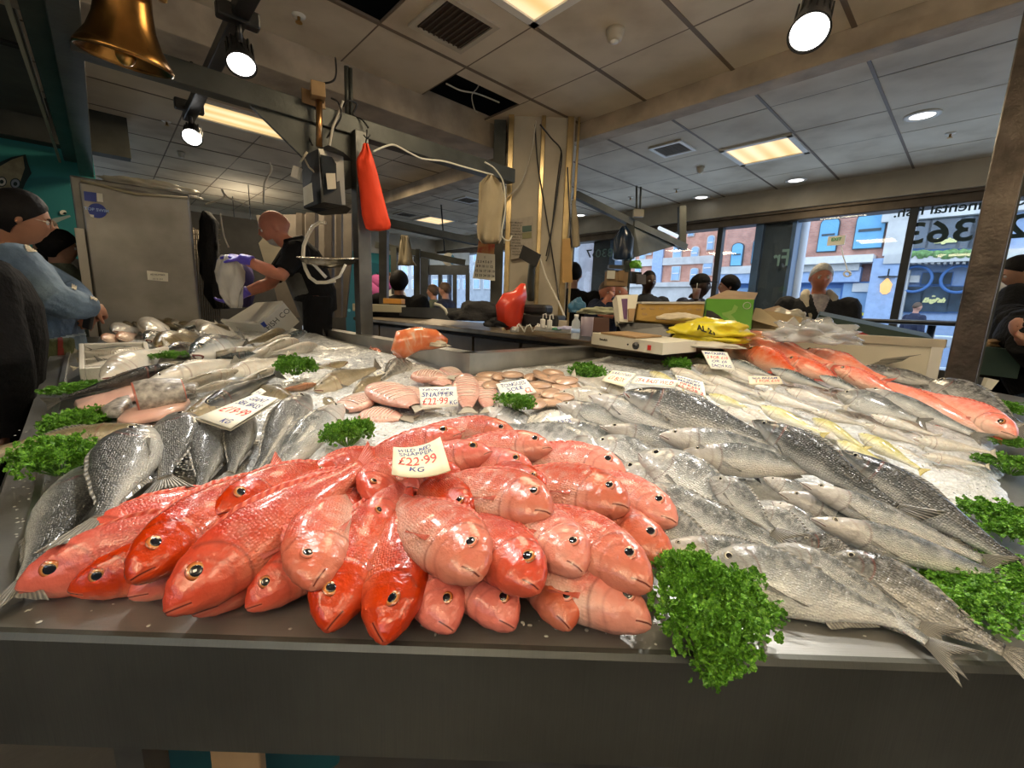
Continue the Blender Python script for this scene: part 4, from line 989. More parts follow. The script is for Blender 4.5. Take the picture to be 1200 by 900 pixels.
# left wing: pale whitings, coley, mackerel
G3 = 'pale whitings on the left wing'
W = lambda sn,tl,lab,**q: fish(q.pop('k','white'), sn, tl, q.pop('h',.05), q.pop('h2',.05), q.pop('tau',55), q.pop('side',-1), lab, fit=True, fins=q.pop('fins','td'), eyes=q.pop('eyes',2), group=q.pop('g',G3), **q)
W((119,444),(196,408),'whiting with a brown stained head lying against the white fish box',h=.09,h2=.08,hr=1.2)
W((212,424),(128,452),'silvery whiting just behind the black coley',h=.07,hr=.9)
W((170,450),(292,416),'longest pale whiting, gently arched, on the left wing',h=.08,hr=.8,bz=-.05)
W((282,434),(172,462),'pale whiting in front of the longest one, snout to the right',h=.06,hr=1.0)
W((300,408),(218,424),'whiting with glossy belly behind the longest one',h=.10,hr=.9)
W((276,447),(212,462),'low pale whiting just behind the black fish',h=.04,hr=1.1)
W((264,438),(336,420),'whiting with slit belly beside the small central parsley',h=.06,hr=1.2)
W((350,400),(278,424),'broad silver whiting sliding into the ice',h=.07,hr=1.3)
W((328,432),(270,452),'pale whiting under the small central parsley',h=.04,hr=1.0)
G4 = 'small mixed fish at the far end of the left wing'
W((224,416),(288,399),'blue striped mackerel in the middle of the left wing',k='mack',h=.11,hr=1.1,g=None)
W((205,427),(70,468),'long black coley whose forked tail hangs over the outer edge',k='dark',h=.10,h2=.05,tau=35,hr=.9,g=None)
W((190,440),(142,458),'black coley tucked under the long one',k='dark',h=.06,hr=1.0,g=None)
for i,(k,sn,tl,h,lab) in enumerate([
 ('white',(341,393),(300,407),.09,'whiting with a tan flank pointing at the tilted white box'),
 ('brown',(334,388),(290,402),.08,'tan fish lying behind the one pointing at the tilted box'),
 ('white',(236,391),(274,391),.10,'smooth pale fish left of the tilted white box'),
 ('brown',(208,393),(236,394),.09,'small brown fish next to the smooth pale one'),
 ('brown',(184,406),(236,397),.09,'olive brown fish behind the small parsley'),
 ('dark',(196,412),(240,404),.07,'dark fish between the olive one and the mackerel'),
 ('brown',(281,398),(230,404),.07,'brown backed fish just behind the mackerel'),
 ('mack',(170,398),(202,394),.08,'silver sliver of a fish at the corner of the white fish box'),
 ('mack',(232,382),(200,391),.08,'silver fish heaped at the far end beside the fridge'),
 ('white',(172,388),(196,382),.08,'pinkish small fish at the far end of the heap'),
 ('peach',(120,398),(142,394),.06,'pinkish small fish behind the white fish box'),
 ('peach',(138,396),(160,392),.06,'second pinkish fish behind the white fish box'),
 ('white',(132,388),(164,386),.08,'pale rounded fish at the outer far corner'),
 ('white',(206,400),(182,404),.07,'pale small fish just past the white box'),
 ('mack',(300,414),(236,424),.08,'silver flank showing under the mackerel'),
 ('white',(372,405),(318,414),.05,'silver fish half buried in the ice by the ledge'),
 ('white',(250,382),(214,384),.09,'pale fish against the foot of the fridge'),
 ('brown',(270,384),(240,386),.08,'brown fish touching the tilted white box'),
 ('mack',(360,389),(322,399),.07,'thin silver fish by the serving ledge')]):
    W(sn,tl,lab,k=k,h=h,g=G4,hr=1.35,eyes=0,fins='t')
for i in range(16):
    x = 128+i*6.4; mbk = ('brown','white')[i%2]
    W((x+rnd.uniform(0,6),377.5+rnd.uniform(-1,2.5)),(x+26+rnd.uniform(0,4),377.5+rnd.uniform(-1,2.5)),'small tan fish, %s from the left in the last row against the fridge'%ORD[i],k=mbk,h=.07,g='tan fish in the last row against the fridge',hr=1.3,eyes=0,fins='t')

# fish on the middle ice
fish('brown',(368,458),(440,432),.045,.035,60,-1,'olive brown fish lying on the ice behind the central parsley',fit=True,hr=1.35,wr=1.2)
fish('brown',(414,462),(455,436),.03,.03,60,-1,'small olive fish beside the scored snappers',L=.26,hr=1.1)
fish('brown',(408,424),(372,436),.03,.0,50,1,'brown fish half sunk in the ice near the ledge',L=.26,hr=1.0)
fish('peach',(372,450),(322,459),.04,.04,50,-1,'pale peach coloured fish beside the black one, pointing to the ice',fit=True,hr=1.3)
fish('gurnard',(446,414),(418,398),.02,.0,30,1,'thin red fish almost swallowed by the ice',L=.26,hr=.45,eyes=0)
fish('brown',(345,470),(300,452),.03,.03,60,1,'brown fish behind the right end of the large price card',L=.28)
fish('brown',(398,484),(368,462),.02,.02,60,1,'small brown fish touching the silver scaled one',L=.22)
fish('darkbream',(482,425),(462,437),.04,.03,60,1,'brown fish head below the bagged salmon',L=.22)

# silver fish on the right
G5 = 'silver sea bass and breams on the right'
S5 = lambda *a, **q: fish(*a, group=G5, **q)
S5('bass',(570,478),(628,508),.04,.03,80,-1,'smooth pale fish lying in front of the sole parsley',L=.26,hr=1.25)
S5('white',(655,482),(628,505),.05,.03,70,1,'pale curved fish right of the sole parsley',L=.24,hr=1.5)
S5('bream',(704,542),(606,505),.035,.03,75,1,'silver bream running behind the pink snappers',L=.32)
S5('bream',(690,520),(775,552),.05,.04,80,-1,'round silver bream with a curved gill plate',L=.26)
S5('white',(652,462),(706,464),.05,.04,55,-1,'pale fish beside the sole fillets',L=.26,hr=1.2)
S5('white',(735,462),(684,446),.06,.05,60,1,'smooth white fish under the first sardine card',L=.26,hr=1.5)
S5('bass',(652,474),(722,494),.06,.05,60,-1,'pale bellied fish left of the gutted one',L=.30,hr=1.0)
S5('bass',(652,492),(708,516),.05,.04,60,-1,'pale fish with ragged belly under the gutted one',L=.28,hr=1.0)
S5('bass',(690,464),(792,502),.09,.08,70,-1,'gutted sea bass with its white gills showing',L=.36,hr=.9)
S5('bass',(703,500),(800,524),.07,.06,60,-1,'white fish with a red smear on its throat',L=.34,hr=.85)
S5('bassdark',(731,460),(905,520),.13,.09,66,-1,'topmost open mouthed sea bass beneath the price cards',fit=True,hr=1.25,wr=1.2)
S5('bass',(772,510),(932,536),.10,.08,66,-1,'sea bass with a yellow cheek lying across the middle',fit=True,hr=1.05)
S5('bream',(720,548),(800,585),.05,.04,75,-1,'silver bream just right of the pink snappers',L=.28,hr=.8)
S5('bass',(798,530),(962,552),.075,.07,68,-1,'sea bass with fine scales, head under its neighbour',fit=True,hr=1.15)
S5('bream',(748,532),(834,586),.085,.06,78,-1,'silver bream with a raised side fin',L=.30,hr=.95)
S5('bream',(742,575),(840,620),.06,.05,70,-1,'silver bream head wedged beside the rightmost snapper',L=.25,hr=.85)
S5('bream',(832,560),(906,622),.10,.065,70,-1,'small bright bream, its forked tail fanned toward the front',fit=True,hr=1.05,ts=1.2)
S5('bass',(770,580),(930,652),.06,.045,66,-1,'pale sea bass running under the small bright bream',fit=True,hr=1.15)
S5('bass',(772,640),(930,664),.04,.04,66,-1,'pale sea bass just behind the front bream',L=.27,hr=1.0)
S5('bream',(905,640),(965,672),.05,.04,60,-1,'bream tail end fanned between the two heads',L=.20,hr=.7,eyes=0)
S5('bass',(912,578),(985,602),.06,.05,60,-1,'small pale fish under the dark mullet',L=.26,hr=1.0)
S5('bass',(938,566),(1150,655),.10,.05,62,-1,'sea bass looking up just below the dark mullet',fit=True,hr=.78)
S5('bass',(950,608),(1185,682),.085,.04,64,-1,'sea bass with a pink open mouth and slit throat',fit=True,hr=.80)
S5('bassdark',(882,493),(1056,590),.12,.09,34,-1,'black backed mullet arching over the pile',fit=True,hr=.95,wr=1.15,bz=-.04)
S5('bassdark',(984,528),(1192,662),.11,.05,40,-1,'big mullet with bold scales at the right',fit=True,hr=.95,wr=1.2)
S5('bassdark',(925,580),(1060,640),.05,.04,50,-1,'dark fish lying between the two sea bass and the mullet',L=.26,hr=.8)
S5('darkbream',(972,650),(1176,762),.05,.028,70,-1,'mottled dark bream whose tail reaches the right corner of the counter',fit=True,hr=.92,ts=.8)
S5('bream',(826,660),(1058,730),.04,.022,80,-1,'large silver bream lying along the front lip',fit=True,hr=.92)
S5('bream',(920,650),(1010,705),.02,.02,60,-1,'bream deep in the gap behind the large front one',L=.2,hr=.7)
S5('bass',(905,588),(985,640),.05,.04,66,-1,'pale fish filling the hollow behind the small bright bream',fit=True,ts=.45,fins='d',hr=1.3)
S5('bream',(880,600),(965,650),.055,.04,66,-1,'bream under the fanned tails in the hollow',fit=True,ts=.45,fins='d',hr=1.3)
S5('bass',(895,560),(985,600),.06,.05,66,-1,'slim pale fish along the lower edge of the black backed mullet',fit=True,ts=.45,fins='d',hr=1.3)
S5('darkbream',(930,632),(1030,690),.05,.03,60,-1,'dark bream shoulder showing between the pink mouthed bass and the mottled bream',fit=True,ts=.45,fins='d',hr=1.3)
S5('bream',(740,608),(850,650),.04,.035,66,-1,'silver belly showing between the rightmost snapper and the parsley',fit=True,ts=.45,fins='d',hr=1.3)
# back right: whitings, yellow fish, mackerel
G6 = 'small white fish toward the back right'
def W6(k, sn, tl, h, lab, hr=1.1, **q): return fish(k, sn, tl, h, h-.005, q.pop('tau',62), q.pop('side',-1), lab, fit=True, hr=hr, group=q.pop('group',G6), fins='t', ts=.7, **q)
W6('white',(786,432),(838,452),.05,'white fish right of the back parsley')
W6('white',(812,428),(880,450),.065,'white fish under the tall price card',hr=.95)
W6('white',(820,440),(892,464),.055,'white fish in front of the tall price card',hr=.95)
W6('mack',(848,422),(908,442),.07,'silver pink mackerel behind the tall price card')
W6('white',(845,432),(905,452),.06,'white fish left of the flat price card')
W6('mack',(902,432),(972,456),.07,'mackerel beside the flat price card')
W6('white',(820,452),(895,476),.045,'white fish below the pair of price cards')
W6('yellow',(830,462),(884,482),.055,'greenish fish below the slanting price card')
W6('white',(836,476),(905,500),.05,'pale fish just above the black mullet head')
W6('yellow',(891,476),(962,508),.06,'yellow bellied fish above the black mullet')
W6('yellow',(952,490),(1012,524),.06,'second yellow bellied fish along the black mullet')
W6('yellow',(1006,508),(1078,550),.06,'yellowest fish, pointing down to the right')
W6('yellow',(980,516),(1048,552),.045,'yellow fish beside the big scaled mullet')
W6('yellow',(761,436),(800,454),.045,'yellow headed fish behind the sardine cards')
W6('white',(888,460),(962,482),.06,'white fish above the first yellow one')
W6('white',(920,456),(988,476),.07,'smooth white fish overlapping two others')
W6('white',(950,482),(1018,500),.07,'white fish with rounded head in the second row')
W6('bream',(980,462),(1075,492),.075,'grey scaled bream among the white fish',hr=.9)
W6('white',(1020,486),(1096,510),.075,'plump white fish right of the grey scaled bream')
W6('white',(1008,496),(1078,522),.055,'white fish tucked below the plump one')
W6('white',(1070,514),(1160,530),.075,'front most white fish of the far right group',hr=1.2)
W6('white',(1080,533),(1154,546),.05,'white fish lying alone on the ice at the right')
W6('bass',(1014,456),(1140,508),.085,'long slim sea bass alongside the red fish',hr=.7,group=None)
W6('mack',(960,440),(1015,462),.08,'silver fish head peeping beside the long sea bass')
W6('white',(870,478),(912,500),.05,'pink nosed fish behind the black mullet head')
W6('white',(945,500),(1000,520),.05,'white fish between two yellow bellied ones')
W6('white',(905,484),(950,500),.04,'white fish half under the yellow ones')
W6('white',(1040,520),(1090,545),.03,'white fish sliding onto the bare ice')
# red fish at the back right
G7 = 'orange red fish at the back right'
def R7(k, sn, tl, h, h2, lab, **q): return fish(k, sn, tl, h, h2, q.pop('tau',50), q.pop('side',-1), lab, fit=True, hr=q.pop('hr',.8), group=G7, ts=.45, **q)
R7('orange',(850,404),(905,428),.07,.06,'short red fish at the left end of the red heap',hr=.5)
R7('gurnard',(862,392),(975,430),.13,.09,'topmost long red fish bent toward the boxes',hr=.55)
R7('gurnard',(858,402),(955,430),.10,.08,'opened pale red fish with its belly flap facing front',hr=.9)
R7('orange',(876,414),(930,436),.08,.07,'red fish with a dark slit below the opened one')
R7('orange',(920,422),(985,448),.09,.07,'round headed red fish with a yellow patch')
R7('gurnard',(940,412),(1035,446),.10,.09,'long red fish in the middle of the red heap')
R7('orange',(978,432),(1050,462),.11,.08,'big red fish overlapping the long sea bass')
R7('gurnard',(1000,446),(1165,508),.07,.05,'long orange red fish stretched along the right',hr=.85)
R7('orange',(1190,512),(1080,460),.06,.08,'scaled red fish with upright scarlet fin at the far right',side=1,hr=.75)
G8 = 'dark speckled fish along the end panel'
for sn,tl,lab in [((946,400),(1012,428),'grey brown scaly fish beneath the clear plastic'),((1030,436),(1110,452),'speckled fish at the foot of the white end panel'),((1090,448),(1196,500),'long speckled grey fish below the steel post'),((1010,430),(1072,446),'dark speckled fish beside the white end panel')]:
    fish('darkbream',sn,tl,.06,.04,60,-1,lab,fit=True,hr=.7,group=G8)
# ================================================================ steel frame over the stall, hanging lamps, ceiling fittings
fr_ = empty('stall_gantry', ab(-2.65,1.15,0), 0, 'dark grey square steel frame carried over the fish stall on posts', 'steel frame')
b = MB(); b.boxab(-2.69,-2.61,.0,2.42,2.185,2.285,.004); b.build('cross_beam', M['frame'], fr_)
b = MB(); b.boxab(-5.45,-1.9,-.05,.04,2.22,2.38,.004); b.boxab(-5.45,-1.9,-.13,-.05,2.32,2.38,.004); b.build('side_beam', M['frame'], fr_)
b = MB(); b.boxab(-5.45,-1.9,-.165,-.15,2.30,2.318); b.build('conduit', mat('pale_conduit',(.35,.35,.28),.5), fr_)
b = MB(); b.boxab(-2.64,-2.56,1.13,1.21,.15,2.20,.004); b.build('post', M['steel_dark'], fr_)
b = MB(); b.prism([ab(-2.65,.62,2.19),ab(-2.65,1.14,2.19),ab(-2.65,1.14,1.90),ab(-2.65,1.05,1.86)],AX*.02); b.build('gusset_panel', M['frame'], fr_)
b = MB(); b.boxab(-2.595,-2.585,.86,.98,2.26,2.33,.003); b.build('socket_box', M['gold'] if False else M['wood'], fr_)
# right hand post
pr_ = empty('corner_post', ab(-.02,2.79,0), 0, 'scuffed square steel post leaning into view at the right end of the counter', 'post')
pb = ab(-.03,2.80,0)
b = MB(); b.boxab(-.065,.035,2.745,2.835,.0,2.62,.005); b.build('post_tube', mat('scuffed_steel',(.13,.108,.09),.35,.85,.55,9,.2,60), pr_)
b = MB(); b.boxab(.035,.042,2.76,2.82,.0,2.62); b.build('post_seam', M['frame'], pr_)
# beam and post beyond the column on the right
f2_ = empty('rear_gantry', on_Y(738,300,4.6)*Vector((1,1,0)), 0, 'dark steel beam and post beyond the column where the blue bag hangs', 'steel frame')
b = MB(); p, q = on_Y(677,236,4.45), on_Y(806,292,3.9) if False else on_Y(806,288,5.0)
b.tube([on_Y(674,228,4.3), on_Y(742,262,4.6), on_Y(803,290,4.9)], .045, 4, smooth=False); b.build('beam', M['frame'], f2_)
b = MB(); p = on_Y(738,262,4.6); b.box((p.x,p.y,p.z/2+.02),(.08,.08,p.z)); b.build('post', M['frame'], f2_)
b = MB(); p = on_Y(745,255,4.58); b.prism([on_Y(742,260,4.58),on_Y(795,287,4.85),on_Y(775,291,4.85),on_Y(750,300,4.6),on_Y(741,302,4.58)],(0,.02,0)); b.build('gusset_panel', M['frame'], f2_)
b = MB(); p = on_Y(799,262,4.9); q = on_Y(799,292,4.9); b.tube([on_Y(799,242,4.9),q],.05,4,smooth=False); b.build('hanger', M['frame'], f2_)
b = MB(); b.tube([on_Y(746,218,4.6),on_Y(746,252,4.6)],.010,6); b.tube([on_Y(751,219,4.6),on_Y(750,252,4.6)],.010,6); b.build('hanging_rod', M['frame'], f2_)
b = MB(); p = on_Y(748,250,4.55); b.box(p,(.10,.05,.07)); b.build('junction_box', M['cream'], f2_)
b = MB(); b.tube([on_Y(772,267,4.6),on_Y(794,277,4.7)],.018,6); b.build('tube_light', emat('cool_tube',(.8,.9,1),1.0), f2_)
# black cable track and its spot lamps
tk = empty('lighting_track', ab(-3.2,.50,2.36), 0, 'black lighting track running away under the ceiling at the left', 'track')
b = MB(); b.boxab(-3.62,.4,.475,.535,2.33,2.38,.004); b.build('track_rail', M['black'], tk)
b = MB(); b.tube([ab(-3.3,.5,2.38),ab(-3.3,.5,2.75)],.008,6); b.tube([ab(-1.2,.5,2.38),ab(-1.2,.5,2.75)],.008,6); b.build('hanger', M['black'], tk)
M['lampface'] = emat('lamp_face',(1,.97,.93),6.0)
def spotlamp(p, target, lab, power, angle=80, r=.055, ln=.13, box=True, group='black spot lamps above the stall'):
    p = Vector(p); d = (Vector(target)-p).normalized(); R = d.to_track_quat('-Z','Y').to_matrix()
    o = empty('spot_lamp', p, 0, lab, 'lamp', group)
    b = MB(); b.lathe([(r*.55,ln),(r*.75,ln*.85),(r*.8,ln*.5),(r,0.0),(r*1.02,-.004),(r*.92,-.004),(r*.90,.006)],p,R,n=28)
    for k in range(14):
        a = 2*pi*k/14; q = Vector((r*.86*cos(a),r*.86*sin(a),ln*.45)); b.box(p+R@q,(.006,.006,ln*.8),R@Matrix.Rotation(a,3,'Z'))
    b.build('lamp_housing', M['black'], o)
    b = MB(); b.lathe([(r*.9,.004),(.001,.006)],p,R,n=24); b.build('lamp_face', M['lampface'], o)
    b = MB(); b.box(p+Vector((0,0,ln+.045)),(.15,.05,.06),Matrix.Rotation(ANG_B,3,'Z'),.008); b.build('driver_box', M['black'], o)
    b = MB(); b.tube([p+Vector((0,0,ln*.6)),p+Vector((0,0,ln+.04))],.012,8); b.tube([p+Vector((0,0,ln+.06)),Vector((p.x,p.y,2.36 if abs(p.dot(BX)-.5)<.06 else ZC))],.010,6); b.build('stem', M['black'], o)
    L = spot('lamp_light', p+d*.01, target, power, angle=angle, rad=.04); L.parent = o; L.matrix_basis = Matrix.Translation(-p) @ L.matrix_basis if False else L.matrix_basis
    L.location = L.location - p
    return o
pa = on_b(283,76,.50); pb_ = on_b(225,161,.50)
spotlamp(pa, on_slab(330,470,.05), 'black spot lamp hanging from the track beside the bell', 30)
spotlamp(pb_, on_slab(180,430,.05), 'smaller black spot lamp lower on the track above the fridge', 26)
spotlamp(ab(-1.30,.50,2.20), on_slab(500,600,.05), 'black spot lamp on the track straight above the red snappers', 29)
spotlamp(ab(-1.05,.50,2.20), on_slab(150,600,.05), 'black spot lamp at the near end of the left track', 11)
pR = on_Y(948,38,1.62)
spotlamp(pR, on_slab(800,620,.05), 'large black ribbed spot lamp hanging at the top right', 54, r=.062, ln=.19)
spotlamp(ab(-.30,1.55,2.45), on_slab(990,500,.05), 'black spot lamp over the right wing of the counter', 58)

# recessed warm panels
def panel_light(a, b_, da, db, lab, power=None, group='square warm ceiling light panels', z=ZC, col=(1,.66,.26), st=1.25):
    o = empty('ceiling_light', ab(a,b_,z), 0, lab, 'ceiling light', group)
    mb = MB()
    w = .045
    mb.boxab(a-da,a-da+w,b_-db,b_+db,z-.018,z); mb.boxab(a+da-w,a+da,b_-db,b_+db,z-.018,z); mb.boxab(a-da,a+da,b_-db,b_-db+w,z-.018,z); mb.boxab(a-da,a+da,b_+db-w,b_+db,z-.018,z)
    mb.build('frame', M['white'], o)
    mb = MB(); mb.boxab(a-da+w,a+da-w,b_-db+w,b_+db-w,z-.008,z-.002)
    m, nt, bs = newmat('prismatic_diffuser_glow'); setp(bs, col=(.1,.08,.05), rough=.3)
    tc = N(nt,'ShaderNodeTexCoord'); rot = N(nt,'ShaderNodeMapping'); rot.inputs['Rotation'].default_value=(0,0,-ANG_B); nt.links.new(tc.outputs['Object'],rot.inputs[0])
    wv = N(nt,'ShaderNodeTexWave',wave_type='BANDS',bands_direction='Y'); wv.inputs['Scale'].default_value = 2.0; wv.inputs['Distortion'].default_value=.5; nt.links.new(rot.outputs[0],wv.inputs[0])
    r = ramp(nt,[(0,tuple(c*.80 for c in col)),(1,(min(1,col[0]*1.1),col[1]*1.12,col[2]*1.6))],wv.outputs['Fac']); nt.links.new(r.outputs[0],bs.inputs['Emission Color']); bs.inputs['Emission Strength'].default_value = st
    mb.build('diffuser', m, o); return o
panel_light(-1.59,1.56,.30,.295,'warm square light panel at the top edge above the stall')
panel_light(-1.60,4.64,.30,.29,'warm square light panel in the ceiling before the windows')
panel_light(-4.60,1.17,.24,.48,'long warm light panel behind the grey frame at the left')
panel_light(-7.1,4.6,.30,.30,'distant warm light panel beyond the red carrier bag')
panel_light(-6.6,5.4,.20,.20,'distant warm light panel just right of the column')
panel_light(-10.2,4.6,.3,.5,'farthest warm light panel low over the rear stalls')
def downlight(x, y, lab, r=.075, z=ZC):
    p = on_z(x,y,z); o = empty('downlight', p, 0, lab, 'ceiling light', 'round white downlights')
    mb = MB(); mb.lathe([(r*1.45,0),(r*1.45,-.006),(r*1.05,-.010),(r,-.002)],p,n=28); mb.build('trim_ring', M['white'], o)
    mb = MB(); mb.lathe([(r,-.004),(.001,-.004)],p,n=24); mb.build('diffuser', emat('downlight_glow',(1,.98,.94),3.0), o)
for x,y,lab in ((1081,135,'round downlight nearest the right hand post'),(933,211,'round downlight beside the warm panel before the windows'),(822,231,'round downlight above the man with the cup'),(680,252,'round downlight just right of the column'),(528,274,'round downlight by the round wall sign'),(481,282,'round downlight behind the grey apron'),(455,287,'small far round downlight over the rear stalls')): downlight(x,y,lab)
def vent(x, y, sa, sb, lab, dark=True, frame_m=None):
    p = on_z(x,y,ZC); a, bb = p.dot(AX), p.dot(BX); o = empty('ceiling_vent', p, 0, lab, 'vent')
    mb = MB()
    for s in (-1,1): mb.boxab(a+s*sa,a+s*(sa+.03),bb-sb-.03,bb+sb+.03,ZC-.014,ZC); mb.boxab(a-sa,a+sa,bb+s*sb,bb+s*(sb+.03),ZC-.014,ZC)
    mb.build('frame', frame_m or M['cream'], o)
    mb = MB(); mb.boxab(a-sa,a+sa,bb-sb,bb+sb,ZC-.004,ZC+.0); mb.build('backing', mat('vent_dark',(.035,.022,.015),.8), o)
    mb = MB()
    for k in range(9): t = -sb+2*sb*(k+.5)/9; mb.boxab(a-sa,a+sa,bb+t-.004,bb+t+.004,ZC-.010,ZC-.004)
    mb.build('slat', mat('vent_slat',(.07,.05,.035) if dark else (.25,.24,.22),.7), o)
vent(532,29,.15,.15,'dark square vent grille in a cream frame above the centre')
vent(788,174,.13,.13,'grey square vent grille in a white frame right of the column',False,M['white'])
vent(548,234,.13,.13,'small vent grille seen left of the column',False,M['white'])
vent(476,251,.14,.14,'faint grey vent grille above the far end of the stall',False)
def smoke(x, y, lab, r=.05):
    p = on_z(x,y,ZC); o = empty('smoke_detector', p, 0, lab, 'smoke detector')
    mb = MB(); mb.lathe([(r,0),(r,-.02),(r*.85,-.028),(r*.85,-.036),(r*.78,-.05),(r*.4,-.056)],p,n=28); mb.build('housing', M['cream'], o)
    mb = MB(); mb.lathe([(r*.45,-.05),(r*.42,-.062),(.002,-.066)],p,n=20); mb.build('sensor', M['white'], o)
smoke(721,35,'round cream smoke detector in the tile left of the top right beam'); smoke(821,196,'small smoke detector in the ceiling right of the vent',.04)
smoke(212,178,'small dark ceiling sensor beyond the lower left spot lamp',.035)
def sprinkler(x, y, lab):
    p = on_z(x,y,ZC); o = empty('sprinkler_head', p, 0, lab, 'sprinkler')
    mb = MB(); mb.lathe([(.035,0),(.035,-.004),(.012,-.008)],p,n=20); mb.build('plate', M['white'], o)
    mb = MB(); mb.lathe([(.008,-.006),(.008,-.03),(.018,-.033),(.018,-.036)],p,n=12); mb.build('nozzle', M['gold'], o)
for x,y,lab in ((350,18,'sprinkler head near the top of the left beam'),(311,68,'sprinkler head beside the upper left spot lamp'),(1114,156,'sprinkler head below the right downlight'),(793,222,'sprinkler head behind the hanging rods'),(739,231,'sprinkler head left of the hanging rods'),(195,142,'sprinkler head in the dark left tiles')): sprinkler(x,y,lab)
# loose wires spilling out of the open tile
wm_ = mat('pale_cable',(.55,.52,.44),.5); wk = M['black']
def wire(name, pts, r, m_, lab, Y=None, cat='cable'):
    mb = MB(); P = []
    for p in pts: P.append(on_Y(p[0],p[1],p[2]))
    # smooth
    Q = []
    for i in range(len(P)-1):
        p0,p1,p2,p3 = P[max(0,i-1)],P[i],P[i+1],P[min(len(P)-1,i+2)]
        for k in range(5):
            t = k/5; Q.append(.5*((2*p1)+(p2-p0)*t+(2*p0-5*p1+4*p2-p3)*t*t+(3*p1-p0-3*p2+p3)*t**3))
    Q.append(P[-1]); mb.tube(Q,r,6); return solid(name, mb, m_, lab, cat)
wire('ceiling_wire',[(566,86,3.4),(560,102,3.5),(553,112,3.5),(556,128,3.5),(560,132,3.5)],.004,wm_,'pale wire hanging in the open ceiling tile')
wire('ceiling_wire',[(523,98,3.3),(540,106,3.4),(560,110,3.5),(585,120,3.6)],.006,wm_,'pale pipe crossing the open ceiling tile')
wire('column_cable',[(628,142,3.6),(626,158,3.7),(622,180,3.72),(610,215,3.72),(592,232,3.7)],.005,wm_,'thin pale cable sloping down the left of the column')
wire('column_cable',[(633,146,3.6),(646,162,3.7),(658,178,3.72),(655,210,3.72),(648,260,3.72),(640,300,3.72)],.006,wk,'black cable running down the right of the column')
wire('column_cable',[(627,146,3.7),(630,190,3.74),(638,240,3.74),(646,290,3.72),(652,330,3.7),(655,352,3.6)],.006,wk,'black cable crossing the column to the counter')
wire('column_cable',[(658,176,3.72),(652,220,3.74),(644,290,3.72),(640,306,3.7)],.005,wk,'second black cable close along the right of the column')
wire('column_cable',[(632,300,3.5),(640,325,3.4),(650,345,3.3),(658,362,3.2),(662,372,3.1)],.007,wm_,'pale cable reaching from the column to the power strip')
wire('column_cable',[(665,196,3.6),(667,240,3.62),(670,290,3.62)],.006,wk,'black cable on the far right edge of the column')
wire('frame_cable',[(437,178,2.75),(450,172,2.8),(462,170,2.85),(478,178,2.9),(495,186,3.0),(520,189,3.1),(545,196,3.2),(578,205,3.3)],.006,M['paper'],'white cable looping along the grey cross beam')
wire('frame_cable',[(568,190,3.3),(580,198,3.35),(590,215,3.4),(592,245,3.4),(588,275,3.4),(596,282,3.4),(600,276,3.4)],.006,M['paper'],'white cable hanging in a loop beside the column')
for k,pts in enumerate([[(388,115,2.6),(396,120,2.6),(400,135,2.6),(392,150,2.6),(380,165,2.6)],[(402,125,2.65),(408,118,2.65),(418,122,2.7),(414,135,2.7),(424,140,2.7),(432,150,2.7)],[(376,98,2.6),(390,95,2.6),(394,85,2.7),(393,68,2.8)],[(360,120,2.55),(368,140,2.55),(362,158,2.55),(366,170,2.5)]]):
    wire('tangled_cable',pts,.005,wk,['black cable arching over the scale mounting','black cable coiled at the ceiling conduit','black cable climbing from the scale bracket to the beam','black cable hanging left of the scale bracket'][k])
wire('tangled_cable',[(402,118,2.6),(396,135,2.6),(390,150,2.55),(386,172,2.5)],.007,wm_,'pale cable dropping to the top of the scale')
wire('left_cable',[(316,190,3.4),(318,200,3.4),(310,215,3.4),(309,240,3.4)],.007,wm_,'pale cable hanging from the ceiling behind the vendor')
wire('left_cable',[(240,240,3.2),(262,232,3.2),(260,222,3.2),(268,232,3.2),(292,241,3.2)],.007,wm_,'pale cable bracket above the hanging black apron')
wire('left_cable',[(258,250,3.2),(262,275,3.2),(268,290,3.2)],.005,wm_,'pale string dangling in front of the vendor')
b = MB(); b.tube([on_Y(406,78,2.7),on_Y(407,140,2.7)],.014,8); b.tube([on_Y(411,80,2.7),on_Y(412,142,2.7)],.010,8); solid('conduit_pipe', b, M['frame'], 'pair of dark conduits dropping from the beam to the frame', 'pipe')

# ---------------------------------------------------------------- brass bell
bp_ = on_Y(147,64,1.62)
bell = empty('brass_bell', bp_, 0, 'large brass bell hanging at the top left', 'bell')
R = Matrix.Rotation(radians(10),3,'Y') @ Matrix.Rotation(radians(5),3,'X')
r = .130
b = MB(); b.lathe([(.01,.235),(.045,.235),(.062,.225),(.070,.20),(.074,.14),(.082,.09),(.098,.045),(.118,.012),(r,-.008),(r*1.005,-.018),(r*.97,-.020),(r*.93,-.008),(.098,.02),(.075,.07),(.062,.14),(.05,.2),(.01,.21)],bp_,R,n=48)
b.build('bell_body', mat('aged_brass',(.36,.18,.05),.27,1,.55,6), bell)
b = MB(); b.ball(bp_+R@Vector((0,0,-.0)),(.028,.028,.034),n=16); b.tube([bp_+R@Vector((0,0,.02)),bp_+R@Vector((0,0,.2))],.008,8); b.build('clapper', M['gold'], bell)
b = MB(); b.tube([bp_+R@Vector((-.07,0,.245)),bp_+R@Vector((.09,0,.245))],.026,12); b.box(bp_+R@Vector((.11,0,.22)),(.03,.06,.08),R,.01); b.box(bp_+R@Vector((0,0,.275)),(.10,.04,.04),R,.008); b.build('yoke', M['gold'], bell)
b = MB(); b.tube([bp_+R@Vector((-.09+.018*cos(t),0,.19+.022*sin(t))) for t in [i*pi/8 for i in range(17)]],.006,8); b.build('ring', M['gold'], bell)

